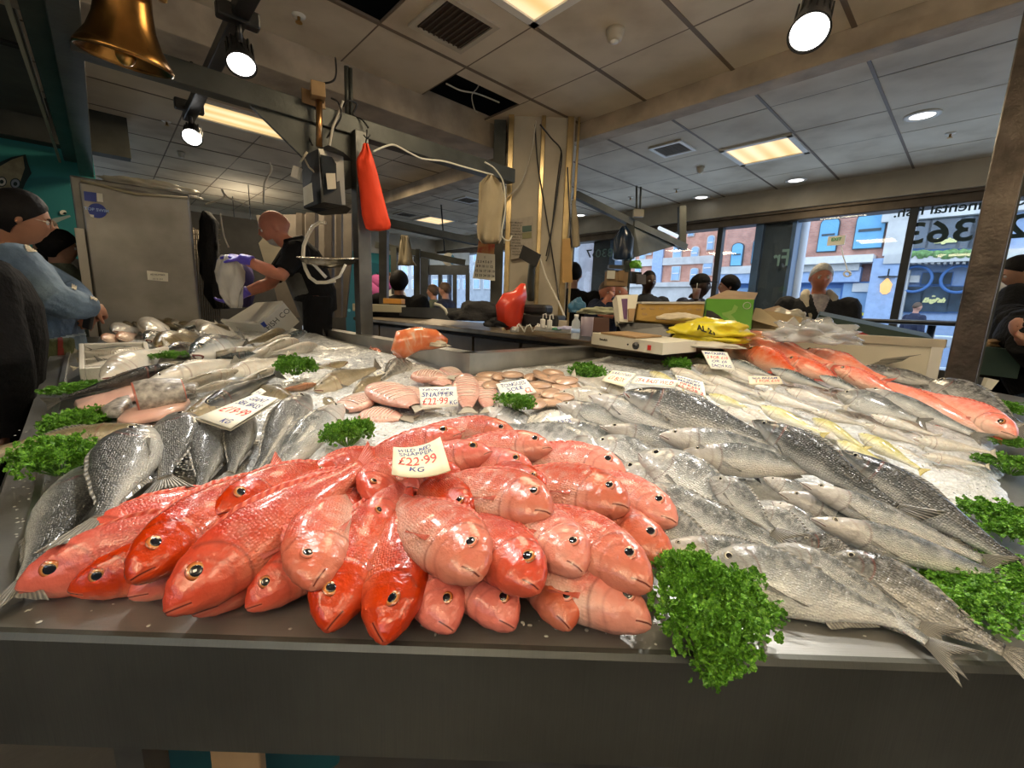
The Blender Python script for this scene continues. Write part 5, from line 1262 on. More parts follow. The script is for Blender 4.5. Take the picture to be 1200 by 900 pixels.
# ---------------------------------------------------------------- fridge, left back
fg = empty('steel_fridge', ab(-3.95,.19,0), 0, 'tall dull steel cold cabinet with blue stickers behind the left wing', 'fridge')
b = MB(); b.boxab(-4.35,-3.64,-.075,.475,0,1.895,.008); b.build('cabinet', M['steel_dark'], fg)
b = MB(); b.boxab(-3.64,-3.60,-.04,.465,.1,1.86,.010); b.build('door', steel('cabinet_door_steel',(.32,.31,.285),.38,(1,1,30),3,.1,.5), fg)
b = MB(); b.boxab(-3.64,-3.58,-.085,-.045,.1,1.60,.004); b.build('door_edge', M['cream'], fg)
b = MB(); b.tube([ab(-3.595,-.03,1.865),ab(-3.585,.2,1.835),ab(-3.595,.46,1.86)],.008,6); b.build('gasket', mat('yellowed_gasket',(.38,.33,.20),.7), fg)
def sticker(pts, mt, nm, par, a=-3.597, th=.002):
    mb = MB(); mb.prism([on_a(x,y,a) for x,y in pts], AX*th); return mb.build(nm, mt, par)
M['blue'] = mat('blue_sticker',(.02,.05,.30),.35); M['ltblue'] = mat('light_blue_print',(.35,.50,.80),.5)
sticker([(98,224),(113,226),(113,237),(99,235)],M['blue'],'sticker',fg); sticker([(113,226),(120,227),(121,237),(114,236)],M['paper'],'sticker',fg)
sticker([(114+11*cos(t*pi/12),247+8.5*sin(t*pi/12)+1.5*cos(t*pi/12)) for t in range(24)],M['blue'],'round_sticker',fg)
c = on_a(113.5,246,-3.592); txt('TOP SWIM', .022, M['ltblue'], 'lettering', fg, frame(c, BX, UP), bold=.001)
sticker([(105,251),(110,252),(110,255),(106,254)],M['paper'],'sticker',fg,a=-3.593); sticker([(172,317),(197,320),(197,330),(173,328)],M['paper'],'label',fg)
c = on_a(185,322,-3.592); txt('AS NUMBER', .014, M['frame'], 'lettering', fg, frame(c, BX, UP)); c = on_a(185,327,-3.592); txt('0113 244', .013, M['frame'], 'lettering', fg, frame(c, BX, UP))
# crumpled clear plastic lying on top
m, nt, bs = newmat('cloudy_plastic'); setp(bs, col=(.62,.58,.46), rough=.3, alpha=.8, coat=.3); M['cloudy'] = m
def crumple(name, c, size, m_, lab, cat, seed=0, amp=.35, n=22, freq=4, R=None, group=None, parent=None, flatb=True):
    """a crushed bag or heap shape: noisy flattened ellipsoid"""
    mb = MB(); c = Vector(c)
    def fn(u, v):
        th = pi*v; ph = 2*pi*u; d = Vector((sin(th)*cos(ph), sin(th)*sin(ph), cos(th)))
        k = 1+amp*noise.noise(d*freq*.5+Vector((seed,0,0)))+amp*.5*abs(noise.noise(d*freq*1.6+Vector((seed,3,0))))-amp*.2
        p = Vector((d.x*size[0], d.y*size[1], d.z*size[2]))*k
        if flatb and p.z < -size[2]*.35: p.z = -size[2]*.35
        if R is not None: p = R @ p
        return c+p
    mb.grid(fn, n*2, n, close_u=True)
    if parent: return mb.build(name, m_, parent)
    return solid(name, mb, m_, lab, cat, group)
crumple('plastic_wrap', on_a(178,222,-3.9), (.10,.26,.05), M['cloudy'], 'crumpled cloudy plastic wrap lying on top of the fridge', 'plastic wrap', 3, .6, R=Matrix.Rotation(ANG_B-pi/2,3,'Z'))

# up-facing fill lamps in invented fittings, added out of view to brighten the ceiling
for a,b_,z,p_,lab in ((.9,-1.4,2.25,125,'added fill uplight hung behind the viewer, over the customer aisle'),(2.2,1.6,2.25,85,'added fill uplight hung over the aisle at the right'),(-7.6,1.6,2.2,5,'added fill uplight hung over the stalls behind the screen')):
    o = empty('added_uplight', ab(a,b_,z), 0, lab, 'ceiling light'); mb = MB(); mb.boxab(a-.6,a+.6,b_-.06,b_+.06,z-.03,z+.03,.005); mb.build('housing', M['white'], o)
    mb = MB(); mb.tube([ab(a-.5,b_,z),ab(a-.5,b_,ZC)],.006,6); mb.tube([ab(a+.5,b_,z),ab(a+.5,b_,ZC)],.006,6); mb.build('hanger', M['black'], o)
    L = area('lamp_light', ab(a,b_,z+.05), .12, p_, (1,.86,.66), rot=(pi,0,ANG_B), sy=1.1); L.parent = o; L.location = Vector(L.location)-Vector(o.location)
# ================================================================ things on the counter
M['pink_ink'] = mat('red_marker_ink',(.62,.06,.05),.6); M['blue_ink'] = mat('blue_marker_ink',(.03,.05,.22),.6)
def card(corners, hs, lines, lab, m_=None, curl=0, group='handwritten price cards', z4=None):
    """price card through four survey corners (TL,TR,BR,BL as seen, text upright); heights above slab per corner; lines: (text, y from top 0..1, size, colour, x)"""
    P = [on_slab(x,y,h) for (x,y),h in zip(corners, hs)]
    TL,TR,BR,BL = P; o = empty('price_card', (TL+TR+BR+BL)/4, 0, lab, 'price card', group)
    nrm = (TR-TL).cross(BL-TL).normalized(); nrm = nrm if nrm.z > 0 else -nrm
    n = 9
    def surf(u, v, e=0):
        p = TL.lerp(TR,u).lerp(BL.lerp(BR,u),v); return p + nrm*(curl*(1-(2*u-1)**2)*-1 + e)
    mb = MB()
    top = [[mb.v(surf(i/(n-1),j/4,.0008)) for j in range(5)] for i in range(n)]; bot = [[mb.v(surf(i/(n-1),j/4,-.0008)) for j in range(5)] for i in range(n)]
    for i in range(n-1):
        for j in range(4): mb._f([top[i][j],top[i+1][j],top[i+1][j+1],top[i][j+1]],True); mb._f([bot[i][j],bot[i][j+1],bot[i+1][j+1],bot[i+1][j]],True)
    for i in range(n-1): mb._f([top[i][0],bot[i][0],bot[i+1][0],top[i+1][0]]); mb._f([top[i][4],top[i+1][4],bot[i+1][4],bot[i][4]])
    for j in range(4): mb._f([top[0][j],top[0][j+1],bot[0][j+1],bot[0][j]]); mb._f([top[n-1][j],bot[n-1][j],bot[n-1][j+1],top[n-1][j+1]])
    mb.build('card_sheet', m_ or M['paper'], o)
    H = ((BL-TL).length+(BR-TR).length)/2; Wd = ((TR-TL).length+(BR-BL).length)/2
    for (s, y, sz, ink, xx, wd) in lines:
        t = txt(s, 1.0, M[ink], 'handwriting', None, None, bold=.02, shear=.12, extrude=.0)
        me = t.data; xs = [v.co.x for v in me.vertices]; ys = [v.co.y for v in me.vertices]; x0,x1 = min(xs),max(xs); y0,y1 = min(ys),max(ys)
        inv = o.matrix_basis.inverted()
        for v in me.vertices:
            u = xx + ((v.co.x-x0)/(x1-x0)-.5)*wd; w_ = y + (.5-(v.co.y-y0)/(y1-y0))*sz
            u2 = u + .01*sin(w_*30+xx*9); v.co = inv @ surf(u2, w_ + .012*sin(u*16+y*40), .0014)
        t.parent = o; t.matrix_basis = Matrix.Identity(4)
    return o
B_, R_ = 'blue_ink', 'pink_ink'
card([(461,524),(516,512),(528,551),(459,556)],(.13,.15,.14,.14),[('WILD  RED',.14,.12,B_,.42,.66),('SNAPPER',.28,.12,B_,.44,.66),('£22·99',.52,.28,R_,.46,.72),('KG',.78,.14,B_,.42,.26)],'curled yellowish price card reading WILD RED SNAPPER, propped on the red snappers',curl=.010,m_=mat('yellowish_card',(.80,.76,.55),.7))
card([(491,454),(535,453),(537,476),(493,479)],(.09,.09,.05,.05),[('Yellow eye',.15,.16,B_,.42,.72),('SNAPPER',.38,.22,B_,.48,.84),('£22·99',.70,.32,R_,.40,.68),('KG',.80,.2,B_,.88,.2)],'white price card reading Yellow eye SNAPPER, standing before the scored snappers')
card([(581,450),(616,444),(629,460),(590,468)],(.09,.09,.06,.06),[('TONGUES',.22,.24,B_,.5,.8),('SOLE',.52,.22,B_,.48,.5),('£2',.75,.3,R_,.80,.2),('from',.86,.16,B_,.32,.36)],'white price card reading TONGUES SOLE among the small sole fillets')
card([(298,462),(326,467),(270,502),(231,489)],(.13,.13,.11,.11),[('GIANT',.16,.13,B_,.52,.62),('SEA BASS',.34,.13,B_,.5,.82),('£19·99',.60,.20,R_,.5,.8),('KG',.88,.13,B_,.7,.24)],'large white price card in a clear sleeve lying over the dark breams')
b = MB(); P = [on_slab(x,y,h) for (x,y),h in zip([(299,464),(327,469),(270,504),(229,491)],(.125,.125,.103,.103))]; b.prism(P,(0,0,-.003)); solid('card_sleeve', b, M['cloudy'], 'clear plastic sleeve beneath the large price card', 'card sleeve')
card([(306,455),(312,459),(302,465),(294,462)],(.10,.10,.10,.10),[('5-6',.5,.3,B_,.5,.6)],'small corner of a price card behind the large one')
card([(718,434),(745,438),(731,453),(705,446)],(.10,.11,.09,.09),[('SARDINES',.2,.2,B_,.5,.86),('£3 BOX',.62,.3,R_,.5,.7)],'leftmost tilted yellowish price card reading SARDINES',m_=mat('cream_card',(.80,.74,.52),.7))
card([(746,441),(795,446),(790,454),(738,449)],(.10,.11,.09,.09),[('SEA BASS WILD',.5,.5,R_,.5,.86)],'price card mostly hidden behind the topmost sea bass')
card([(791,439),(824,448),(828,467),(793,453)],(.10,.12,.09,.08),[('RAINBOW',.14,.15,B_,.5,.8),('MARKET',.36,.15,B_,.5,.8),('FRESH',.58,.15,R_,.5,.7),('£5 FOR 2',.82,.2,R_,.5,.85)],'slanting price card with four lines above the topmost sea bass')
card([(822,411),(852,413),(862,434),(833,432)],(.14,.14,.10,.10),[('MACKEREL',.13,.14,B_,.5,.84),('2 FOR £10',.36,.16,R_,.5,.84),('OR £6',.58,.14,B_,.5,.6),('EACH KG',.82,.15,B_,.5,.8)],'tall white price card in front of the red fish')
card([(877,441),(913,441),(918,450),(878,451)],(.10,.10,.08,.08),[('SEA BREAM',.25,.24,B_,.5,.8),('3 FOR £10',.6,.3,R_,.55,.75)],'flat yellowish price card among the white fish',m_=mat('cream_card_b',(.80,.70,.50),.7))
card([(640,490),(668,486),(690,510),(660,508)],(.07,.07,.05,.05),[('LARGE',.3,.2,B_,.5,.7),('£9 KG',.65,.25,R_,.5,.7)],'damp price card slumped between the pale fish right of the sole')
card([(437,437),(446,434),(452,437),(441,441)],(.08,.08,.07,.07),[('KG',.5,.4,B_,.5,.5)],'tiny card corner behind the scored snappers')
card([(371,429),(384,430),(403,433),(388,434)],(.06,.06,.05,.05),[('COD',.5,.4,B_,.5,.5)],'thin white card lying on the ice behind the olive fish')
card([(198,447),(214,443),(208,451),(184,455)],(.10,.10,.09,.09),[('WHITING',.35,.25,B_,.5,.8),('£4·99',.7,.25,B_,.5,.6)],'small price card stuck among the pale whitings')

# ---------------------------------------------------------------- parsley
m, nt, bs = newmat('parsley_leaf'); setp(bs, rough=.5, sss=.0, spec=.4)
oi = N(nt,'ShaderNodeTexCoord'); nz = N(nt,'ShaderNodeTexNoise'); nz.inputs['Scale'].default_value = 25; nz.inputs['Detail'].default_value = 4; nt.links.new(oi.outputs['Object'], nz.inputs['Vector'])
r = ramp(nt,[(.3,(.03,.12,.008)),(.55,(.11,.30,.018)),(.8,(.30,.52,.06))],nz.outputs[0]); nt.links.new(r.outputs[0],bs.inputs['Base Color'])
M['leaf'] = m; M['stem'] = mat('parsley_stem',(.14,.34,.05),.5)
def leaf_cluster(mb, c, d, s):
    """one curled three lobed leaflet"""
    d = d.normalized(); t = d.orthogonal().normalized(); t = Quaternion(d, rnd.uniform(0,2*pi)) @ t; w = d.cross(t)
    for ang in (-.9,0,.9):
        dd = (d*cos(ang)+t*sin(ang)).normalized(); ss = s*(1 if ang==0 else .8)
        tt = (t*cos(ang)-d*sin(ang)).normalized(); q = rnd.uniform(.2,.7)
        p0 = c; pm = c+dd*ss*.55+w*ss*q*.35
        l = pm+tt*ss*.42-w*ss*q*.5; r_ = pm-tt*ss*.42-w*ss*q*.4; e = c+dd*ss*1.05-w*ss*q*.3+tt*ss*rnd.uniform(-.2,.2)
        e1 = c+dd*ss*.95+tt*ss*.33+w*ss*.12; e2 = c+dd*ss*.95-tt*ss*.33+w*ss*.1
        V_ = [mb.v(p) for p in (p0,l,e1,e,e2,r_,pm)]
        for a_,b_ in ((0,1),(1,2),(2,3),(3,4),(4,5),(5,0)): mb._f([V_[6],V_[a_],V_[b_]],False)
def parsley_mesh(seed, n=1200, leaf=.095):
    """unit bunch: radius about 1 across, dome shaped"""
    rnd.seed(seed); mb = MB(); st = MB(); heads = []
    for k in range(34):
        th = rnd.uniform(0,2*pi); rr = sqrt(rnd.random())*.78; h = .62*(1-rr*rr*.6)*rnd.uniform(.75,1.05)
        heads.append(Vector((rr*cos(th),rr*sin(th),h)))
    for h in heads:
        st.tube([Vector((h.x*.2,h.y*.2,.02)),Vector((h.x*.6,h.y*.6,h.z*.55)),h],[.018,.015,.010],5)
        for q in range(n//34):
            v = Vector((rnd.gauss(0,1),rnd.gauss(0,1),rnd.gauss(.25,.8))).normalized()
            leaf_cluster(mb, h+v*rnd.uniform(.05,.27), v+Vector((0,0,.1)), leaf*rnd.uniform(.7,1.15))
    a = mb.mesh('parsley_foliage', M['leaf'], fix=False); c = st.mesh('parsley_stems', M['stem']); return a, c
PM = [parsley_mesh(s) for s in (11,12,13)]
def parsley(x, y, h, wpx, lab, k=0, rot=0, sz=1.0, tilt=(0,0), sx=1.0):
    p = on_slab(x,y,h); d = (p-EYE).dot(_F); R = wpx/2*d/FPX/.95
    m_ = Matrix.Translation(p) @ Matrix.Rotation(tilt[0],4,'X') @ Matrix.Rotation(tilt[1],4,'Y') @ Matrix.Rotation(rot,4,'Z') @ Matrix.Diagonal((R*sx,R,R*sz,1))
    o = empty('parsley_bunch', mat=m_, label=lab, cat='parsley')
    for nm, me in zip(('foliage','stems'), PM[k%3]): q = bpy.data.objects.new(nm, me); COL.objects.link(q); q.parent = o
parsley(828,742,.0,150,'large curly parsley bunch spilling over the front lip',0,.3,1.15,(radians(28),0))
parsley(829,712,.03,125,'second head of parsley just above the one spilling over the lip',1,2.0,1.0,(radians(10),0))
parsley(409,523,.04,64,'parsley bunch standing on the ice left of the price card',1,.7,1.15)
parsley(345,440,.05,54,'small parsley bunch behind the black fish on the left wing',2,1.1,1.0)
parsley(74,556,.02,96,'largest parsley bunch at the left edge of the counter',0,2.2,1.1)
parsley(98,508,.0,74,'parsley bunch behind the largest left one',1,1.2,.95)
parsley(62,512,.0,30,'small sprig of parsley at the outer left edge',2,1.2,.7)
parsley(98,462,.02,68,'parsley strewn under the tail of the black coley',2,3.2,.5)
parsley(200,420,.08,40,'small parsley tuft beside the white fish box',0,4.2,.5)
parsley(600,480,.05,54,'parsley bunch in front of the sole price card',1,5.2,.85)
parsley(686,443,.02,54,'parsley bunch at the ledge right of the sole fillets',2,.2,.75)
parsley(795,433,.02,36,'parsley bunch at the back under the yellow bags',0,1.2,.9)
parsley(818,420,.02,24,'small parsley sprig behind the tall price card',1,2.4,.6)
parsley(1150,722,.01,130,'bright parsley bunch along the lower right edge',1,.9,.75)
parsley(1192,690,.01,110,'parsley bunch cut by the frame at the lower right',2,2.9,.75)
parsley(1166,622,.01,95,'parsley bunch between the big mullet and the frame edge',0,3.9,.8)
parsley(1182,556,.01,70,'parsley bunch at the right edge above the mullet tail',1,4.9,.8)
parsley(1184,523,.02,50,'thin strip of parsley under the red fish tail',2,5.9,.5)
parsley(1178,484,.01,46,'parsley bunch behind the speckled fish at the far right',0,.4,.7)
rnd.seed(21)

# ---------------------------------------------------------------- fillets and scored fish
flesh = mat('pink_scored_skin',(.66,.42,.34),.28,var=.4,vscale=11,bump=.5,bscale=70,col2=(.52,.22,.16),coat=.4); cutm = mat('knife_cut',(.78,.66,.56),.4)
def scored_fish(x0,y0,x1,y1,h,wid,lab,cuts=8):
    """plump headless snapper half with a row of parallel knife cuts"""
    p0, p1 = on_slab(x0,y0,h), on_slab(x1,y1,h); ax = (p1-p0); L = ax.length; ax.normalize(); up = SLN; sd = up.cross(ax).normalized()
    o = empty('scored_snapper', (p0+p1)/2, 0, lab, 'fish', 'pale scored snappers on the middle ice')
    mb = MB(); n = 44
    def fn(u,v):
        t = v; w = (sin(pi*min(1,(t*.82+.10)))**.7)*wid*(1-.35*t); th = 2*pi*u
        c = p0+ax*L*t; k = 1.0
        zz = sin(th)
        if .18 < t < .80 and zz > 0: k -= .26*max(0,cos(2*pi*cuts*(t-.18)/.62))**6
        return c + sd*cos(th)*w*.68 + up*(zz*.24*w*k)
    mb.grid(fn, 24, n, close_u=True); mb.build('body', flesh, o)
    mb = MB()
    for q in range(cuts): t = .18+.62*(q+.5)/cuts; mb.tube([fn(u_,t)+up*.0012 for u_ in (.12,.18,.25,.32,.38)],.0016,5)
    mb.build('knife_cuts', cutm, o)
    e = p1; mb = MB(); mb.prism([e-ax*.01+sd*.008,e+ax*.05+sd*.03,e+ax*.04,e+ax*.05-sd*.03,e-ax*.01-sd*.008],up*.002); mb.build('tail_fin', palefin, o)
for x0,y0,x1,y1,h,w,lab in [(440,452,486,476,.05,.125,'broad scored snapper left of its price card'),(484,440,520,442,.06,.10,'scored snapper at the back against the ledge'),(400,480,440,462,.03,.10,'scored snapper nearest the dark breams'),
  (424,486,470,490,.02,.10,'scored snapper sinking into the ice in front'),(500,436,525,452,.05,.09,'scored snapper partly hidden above its price card'),(545,440,548,478,.05,.085,'scored snapper just right of its price card'),(566,446,572,478,.04,.075,'rightmost scored snapper beside the sole fillets'),
  (470,455,500,476,.03,.09,'scored snapper under the left edge of its price card'),(520,432,540,442,.05,.07,'orange tinged scored snapper at the ledge')]:
    scored_fish(x0,y0,x1,y1,h,w,lab)
sole_m = mat('sole_brown_skin',(.42,.25,.15),.4,var=.35,vscale=14,coat=.3); sole_e = mat('sole_edge',(.30,.19,.12),.45)
def sole(x,y,h,ang,s,lab):
    c = on_slab(x,y,h); u = Vector((cos(ang),sin(ang),0)); u = (u-SLN*u.dot(SLN)).normalized(); v = SLN.cross(u)
    tilt = (SLN+u*.25*rnd.uniform(-1,1)+v*.3*rnd.uniform(-1,1)).normalized()
    o = empty('tongue_sole', c, 0, lab, 'fish', 'small tongue soles fanned by their price card')
    mb = MB()
    def fn(a_,b_):
        th = 2*pi*a_; r = b_; q = u*cos(th)*s*r*(1.25 if cos(th)>0 else .9)+v*sin(th)*s*.55*r
        return c+q+tilt*(.008*(1-r*r)+.002)-SLN*(q.dot(tilt-SLN))*.0+SLN*q.dot(v)*.25
    mb.grid(fn,28,8,close_u=True); mb.build('body', sole_m, o)
    mb = MB(); pts = [fn(k/28,1.0) for k in range(29)]; mb.tube(pts,.0035,5); mb.build('fin_edge', sole_e, o)
k = 0
spots_ = [(566,446),(572,441),(584,442),(598,440),(610,441),(622,443),(634,440),(646,437),(641,446),(652,444),(662,447),(630,452),(622,458),(632,466),(644,462),(652,455),(664,455),(672,452),(640,471),(628,474),(575,452),(655,466)]
spots_.sort()
for (x,y) in spots_:
    sole(x,y,.035+.004*(k%5)+.0006*(470-y),rnd.uniform(-.5,2.5),rnd.uniform(.038,.05),'small brown tongue sole, %s from the left in the fanned pile'%ORD[k]); k += 1
# pink fillets at the left
fm = mat('pink_raw_flesh',(.66,.36,.28),.3,var=.3,vscale=9,coat=.4,col2=(.74,.50,.40)); sk = mat('speckled_skin',(.52,.48,.42),.35,var=.8,vscale=60,col2=(.10,.09,.08),coat=.3)
def fillet(pts, h, th, lab, mt):
    """thin slab of flesh with domed top through survey outline"""
    P = [on_slab(x,y,h) for x,y in pts]; c = sum(P,Vector())/len(P); mb = MB(); n = len(P)
    r0 = [mb.v(p) for p in P]; r1 = [mb.v(p.lerp(c,.05)+UP*th*.7) for p in P]; r2 = [mb.v(p.lerp(c,.35)+UP*th) for p in P]; cc = mb.v(c+UP*th*1.1)
    for i in range(n): j=(i+1)%n; mb._f([r0[i],r0[j],r1[j],r1[i]],True); mb._f([r1[i],r1[j],r2[j],r2[i]],True); mb._f([r2[i],r2[j],cc],True)
    mb._f(r0[::-1]); return solid('fish_fillet', mb, mt, lab, 'fish fillet', 'pink fillets on the left wing')
fillet([(86,474),(90,482),(112,486),(140,478),(170,464),(196,452),(208,446),(190,444),(160,452),(120,466)],.04,.018,'long pink fillet reaching to the counter edge under the black tail',fm)
fillet([(136,497),(150,500),(190,492),(216,482),(224,472),(205,470),(170,478),(145,486)],.04,.02,'pink fillet in front of the speckled steak',fm)
fillet([(118,484),(128,490),(142,490),(156,476),(152,468),(138,472)],.045,.022,'speckled skin side fillet between the pink ones',sk)
fillet([(222,444),(234,452),(228,462),(220,458),(208,468),(202,462)],.05,.012,'dark skinned fillet flap right of the steak',sk)
p0, p1 = on_slab(160,466,.085), on_slab(214,457,.085); o = empty('fish_steak', (p0+p1)/2, 0, 'thick speckled fish piece with a round pink cut face', 'fish steak')
b = MB(); ax = (p1-p0).normalized(); b.tube([p0,p0.lerp(p1,.3),p0.lerp(p1,.7),p1],[.052,.055,.048,.040],20,cap=False,flat=.8); b.build('skin', sk, o)
b = MB(); b.tube([p0-ax*.004,p0+ax*.004],.050,20,flat=.8); b.tube([p1-ax*.004,p1+ax*.003],.038,20,flat=.8); b.build('cut_face', mat('deep_pink_flesh',(.60,.17,.12),.3,var=.4,vscale=20,coat=.4), o)

# ---------------------------------------------------------------- white fish boxes
M['poly'] = mat('polystyrene',(.74,.73,.68),.7,bump=.2,bscale=120)
def open_box(o, c, u, v, w, du, dv, h, th, mt, rim=True):
    """open box: centre of base c, unit axes u v w"""
    R = Matrix((u,v,w)).transposed(); mb = MB()
    mb.box(c+w*th/2,(du,dv,th),R)
    for s in (-1,1): mb.box(c+u*s*(du-th)/2+w*h/2,(th,dv,h),R,.003); mb.box(c+v*s*(dv-th)/2+w*h/2,(du-2*th,th,h),R,.003)
    return mb.build('box_shell', mt, o)
c = on_slab(140,432,.0); u = BX; v = (-AX+UP*.30).normalized(); w = u.cross(v)
c = on_slab(139,440,.0)
fb = empty('fish_box', c, 0, 'white polystyrene box of small fish near the outer edge of the left wing', 'box'); open_box(fb,c-w*.01,u,v,w,.20,.24,.10,.014,M['poly'])
b = MB(); R = Matrix((u,v,w)).transposed(); b.box(c-v*.122+u*.02+w*.04,(.09,.002,.05),R); b.build('label', mat('blue_print_label',(.40,.48,.70),.6), fb)
for (s,dz,sz) in (('FRESH FISH',.052,.012),('PRODUCE OF UK',.038,.009)): txt(s, sz, M['blue'], 'lettering', fb, frame(c-v*.124+u*.02+w*dz, u, w))
kk = ['white','darkbream','white','dark','white','white','mack']
for i,(du,dv,a) in enumerate([(-.08,-.12,.3),(.05,-.10,-.2),(-.05,-.02,.1),(.07,.0,.5),(-.07,.08,-.3),(.05,.10,.2),(.0,.14,0)]):
    p = c+u*du*.55+v*dv*.55+w*.080; d = (u*cos(a)+v*sin(a)); K = KIND[kk[i]]; L = .13
    z = (w*.4+v).normalized(); x = d; y = z.cross(x).normalized(); z = x.cross(y)
    m_ = Matrix((x,y,z)).transposed().to_4x4() @ Matrix.Diagonal((L,L*1.2,L*1.3,1)); m_.translation = p+d*L*.5
    r = empty(K['name'], mat=m_, label=['pale fish at the near left of the white box of small fish','mottled fish at the near right inside the white box','pale fish left of the middle inside the white box','black fish right of the middle inside the white box','pale fish at the far left inside the white box','pale fish at the far right inside the white box','silver fish at the far end inside the white box'][i], cat='fish', group='small fish in the white polystyrene box'); dd = fish_parts(kk[i],0,0)
    for nm in ('body','tail'): q = bpy.data.objects.new('body' if nm=='body' else 'tail_fin', dd[nm]); COL.objects.link(q); q.parent = r
# tilted box by the vendor
c = on_Y(312,386,2.95); u = (BX*.9-UP*.0+AX*.25).normalized(); w = (UP*.72+AX*-.0-BX*.45+AX*.25).normalized(); v = w.cross(u).normalized(); u = v.cross(w)
tb_ = empty('fish_box', c, 0, 'tilted white plastic fish box held by the vendor', 'box')
c2 = on_Y(306,384,2.95)
def tbq(pts, Y, nm, mt, th=.018):
    mb = MB(); P = [on_Y(x,y,yy) for (x,y),yy in zip(pts,Y)]; n = (P[1]-P[0]).cross(P[2]-P[0]).normalized(); mb.prism(P, n*th); return mb.build(nm, mt, tb_)
tbq([(304,380),(333,355),(351,377),(322,402)],(2.75,2.85,3.0,2.9),'end_wall',M['white'],.02)
tbq([(304,380),(322,402),(284,396),(258,376)],(2.75,2.9,2.95,2.8),'side_wall',M['white'])
tbq([(333,355),(302,357),(268,378),(304,380)],(2.85,3.1,3.05,2.75),'side_wall',mat('box_inner_grey',(.48,.47,.42),.6))
tbq([(302,357),(266,376),(286,392),(345,378)],(3.12,3.08,3.12,3.15),'base',M['cream'])
tbq([(305,379.5),(309,376.5),(313,382),(310,384)],(2.742,2.742,2.76,2.76),'blue_mark',M['blue'],.003)
c = on_Y(326,374,2.80); txt('FISH CO', .05, M['frame'], 'lettering', tb_, frame(c, on_Y(340,363,2.84)-on_Y(316,384,2.78), on_Y(322,366,2.8)-on_Y(332,382,2.86)))

# ---------------------------------------------------------------- salmon in a clear bag on the ledge
m, nt, bs = newmat('bagged_salmon'); setp(bs, rough=.18, coat=.9, coatr=.08)
tc = N(nt,'ShaderNodeTexCoord'); nz = N(nt,'ShaderNodeTexNoise'); nz.inputs['Scale'].default_value = 9; nz.inputs['Distortion'].default_value = 2.5; nt.links.new(tc.outputs['Object'],nz.inputs['Vector'])
r = ramp(nt,[(.42,(.80,.20,.07)),(.58,(.84,.32,.15)),(.72,(.88,.66,.52))],nz.outputs[0]); nt.links.new(r.outputs[0],bs.inputs['Base Color'])
b = MB(); P = [on_Y(466,415,1.80),on_Y(474,402,1.84),on_Y(490,397,1.88),on_Y(508,398,1.92),on_Y(523,402,1.95)]
b.tube(P,[.035,.062,.055,.045,.02],20,flat=.75)
for v in b.bm.verts: v.co += v.co.normalized()*.006*noise.noise(v.co*38)+UP*.006*noise.noise(v.co*60)
for f in b.bm.faces: f.smooth = True
solid('salmon_bag', b, m, 'salmon pieces in a clear bag slumped over the inner ledge', 'bag')
crumple('plastic_bag_corner', on_Y(512,404,1.90), (.05,.03,.018), M['cloudy'], 'white crumpled mouth of the salmon bag on the ledge', 'bag', 5, .5)

# ---------------------------------------------------------------- white end panel, plastic sheets and cartons at the right
pn = empty('end_panel', ab(-.7,2.78,.9), 0, 'white upright end panel closing the right wing of the counter', 'panel')
b = MB(); b.boxab(-1.02,-.09,2.745,2.765,.92,1.135,.003); b.build('panel_sheet', mat('off_white_panel',(.66,.62,.50),.5,var=.15,vscale=3), pn)
b = MB(); b.boxab(-1.04,-.08,2.735,2.785,1.125,1.165,.004); b.build('top_rail', M['cream'], pn)
b = MB(); b.boxab(-.125,-.085,2.735,2.75,.92,1.13,.002); b.build('edge_strip', M['white'], pn)
b = MB(); pp = [on_b(x,y,2.6) for x,y in ((1096,450),(1127,445),(1112,455))]; b.prism([on_Y(1097,451,1.83),on_Y(1128,444,1.83),on_Y(1113,456,1.80)],(0,.01,-.002)); solid('clear_plastic_scrap', b, M['cloudy'], 'pointed scrap of clear plastic at the foot of the steel post', 'plastic scrap')
DG = mat('dark_green_carton',(.015,.045,.032),.55,var=.2); WI = mat('white_ink',(.62,.62,.56),.6)
def carton(name, front, Y, depth, mt, lab, cat='carton', open_=False, inner=None):
    """carton whose front face passes through four survey corners with forward distances Y; depth vector pushes it back"""
    P = [on_Y(x,y,yy) for (x,y),yy in zip(front,Y)]; o = empty(name, sum(P,Vector())/4, 0, lab, cat)
    n = (P[1]-P[0]).cross(P[2]-P[0]).normalized(); n = n if n.y > 0 else -n
    mb = MB(); th = .005
    D = Vector(depth) if not isinstance(depth,(int,float)) else n*depth
    mb.prism(P, n*th); mb.prism([p+D for p in P], -n*th)
    TL,TR,BR,BL = P
    mb.prism([TL,BL,BL+D,TL+D],(TR-TL).normalized()*th); mb.prism([TR,BR,BR+D,TR+D],(TL-TR).normalized()*th); mb.prism([BL,BR,BR+D,BL+D],UP*th)
    if not open_: mb.prism([TL,TR,TR+D,TL+D],-UP*th)
    mb.build('carton_shell', mt, o); return o, P, n
def on_face(o, P, n, s, u, v, size, mt, bold=.0, rot=0, sh=0, flip=False, wfrac=None, name='lettering'):
    TL,TR,BR,BL = P; c = TL.lerp(TR,u).lerp(BL.lerp(BR,u),v) - n*.003; x = (TR-TL) if not flip else (TL-TR); y = (TL-BL)
    t = txt(s, size, mt, name, o, None, bold=bold, shear=sh)
    if wfrac: xs = [q.co.x for q in t.data.vertices]; t.data.transform(Matrix.Diagonal((wfrac*(TR-TL).length/(max(xs)-min(xs)),1,1,1)))
    F_ = frame(c, x, y)
    if rot: F_ = F_ @ Matrix.Rotation(rot,4,'Z')
    t.matrix_basis = o.matrix_basis.inverted() @ F_; return t
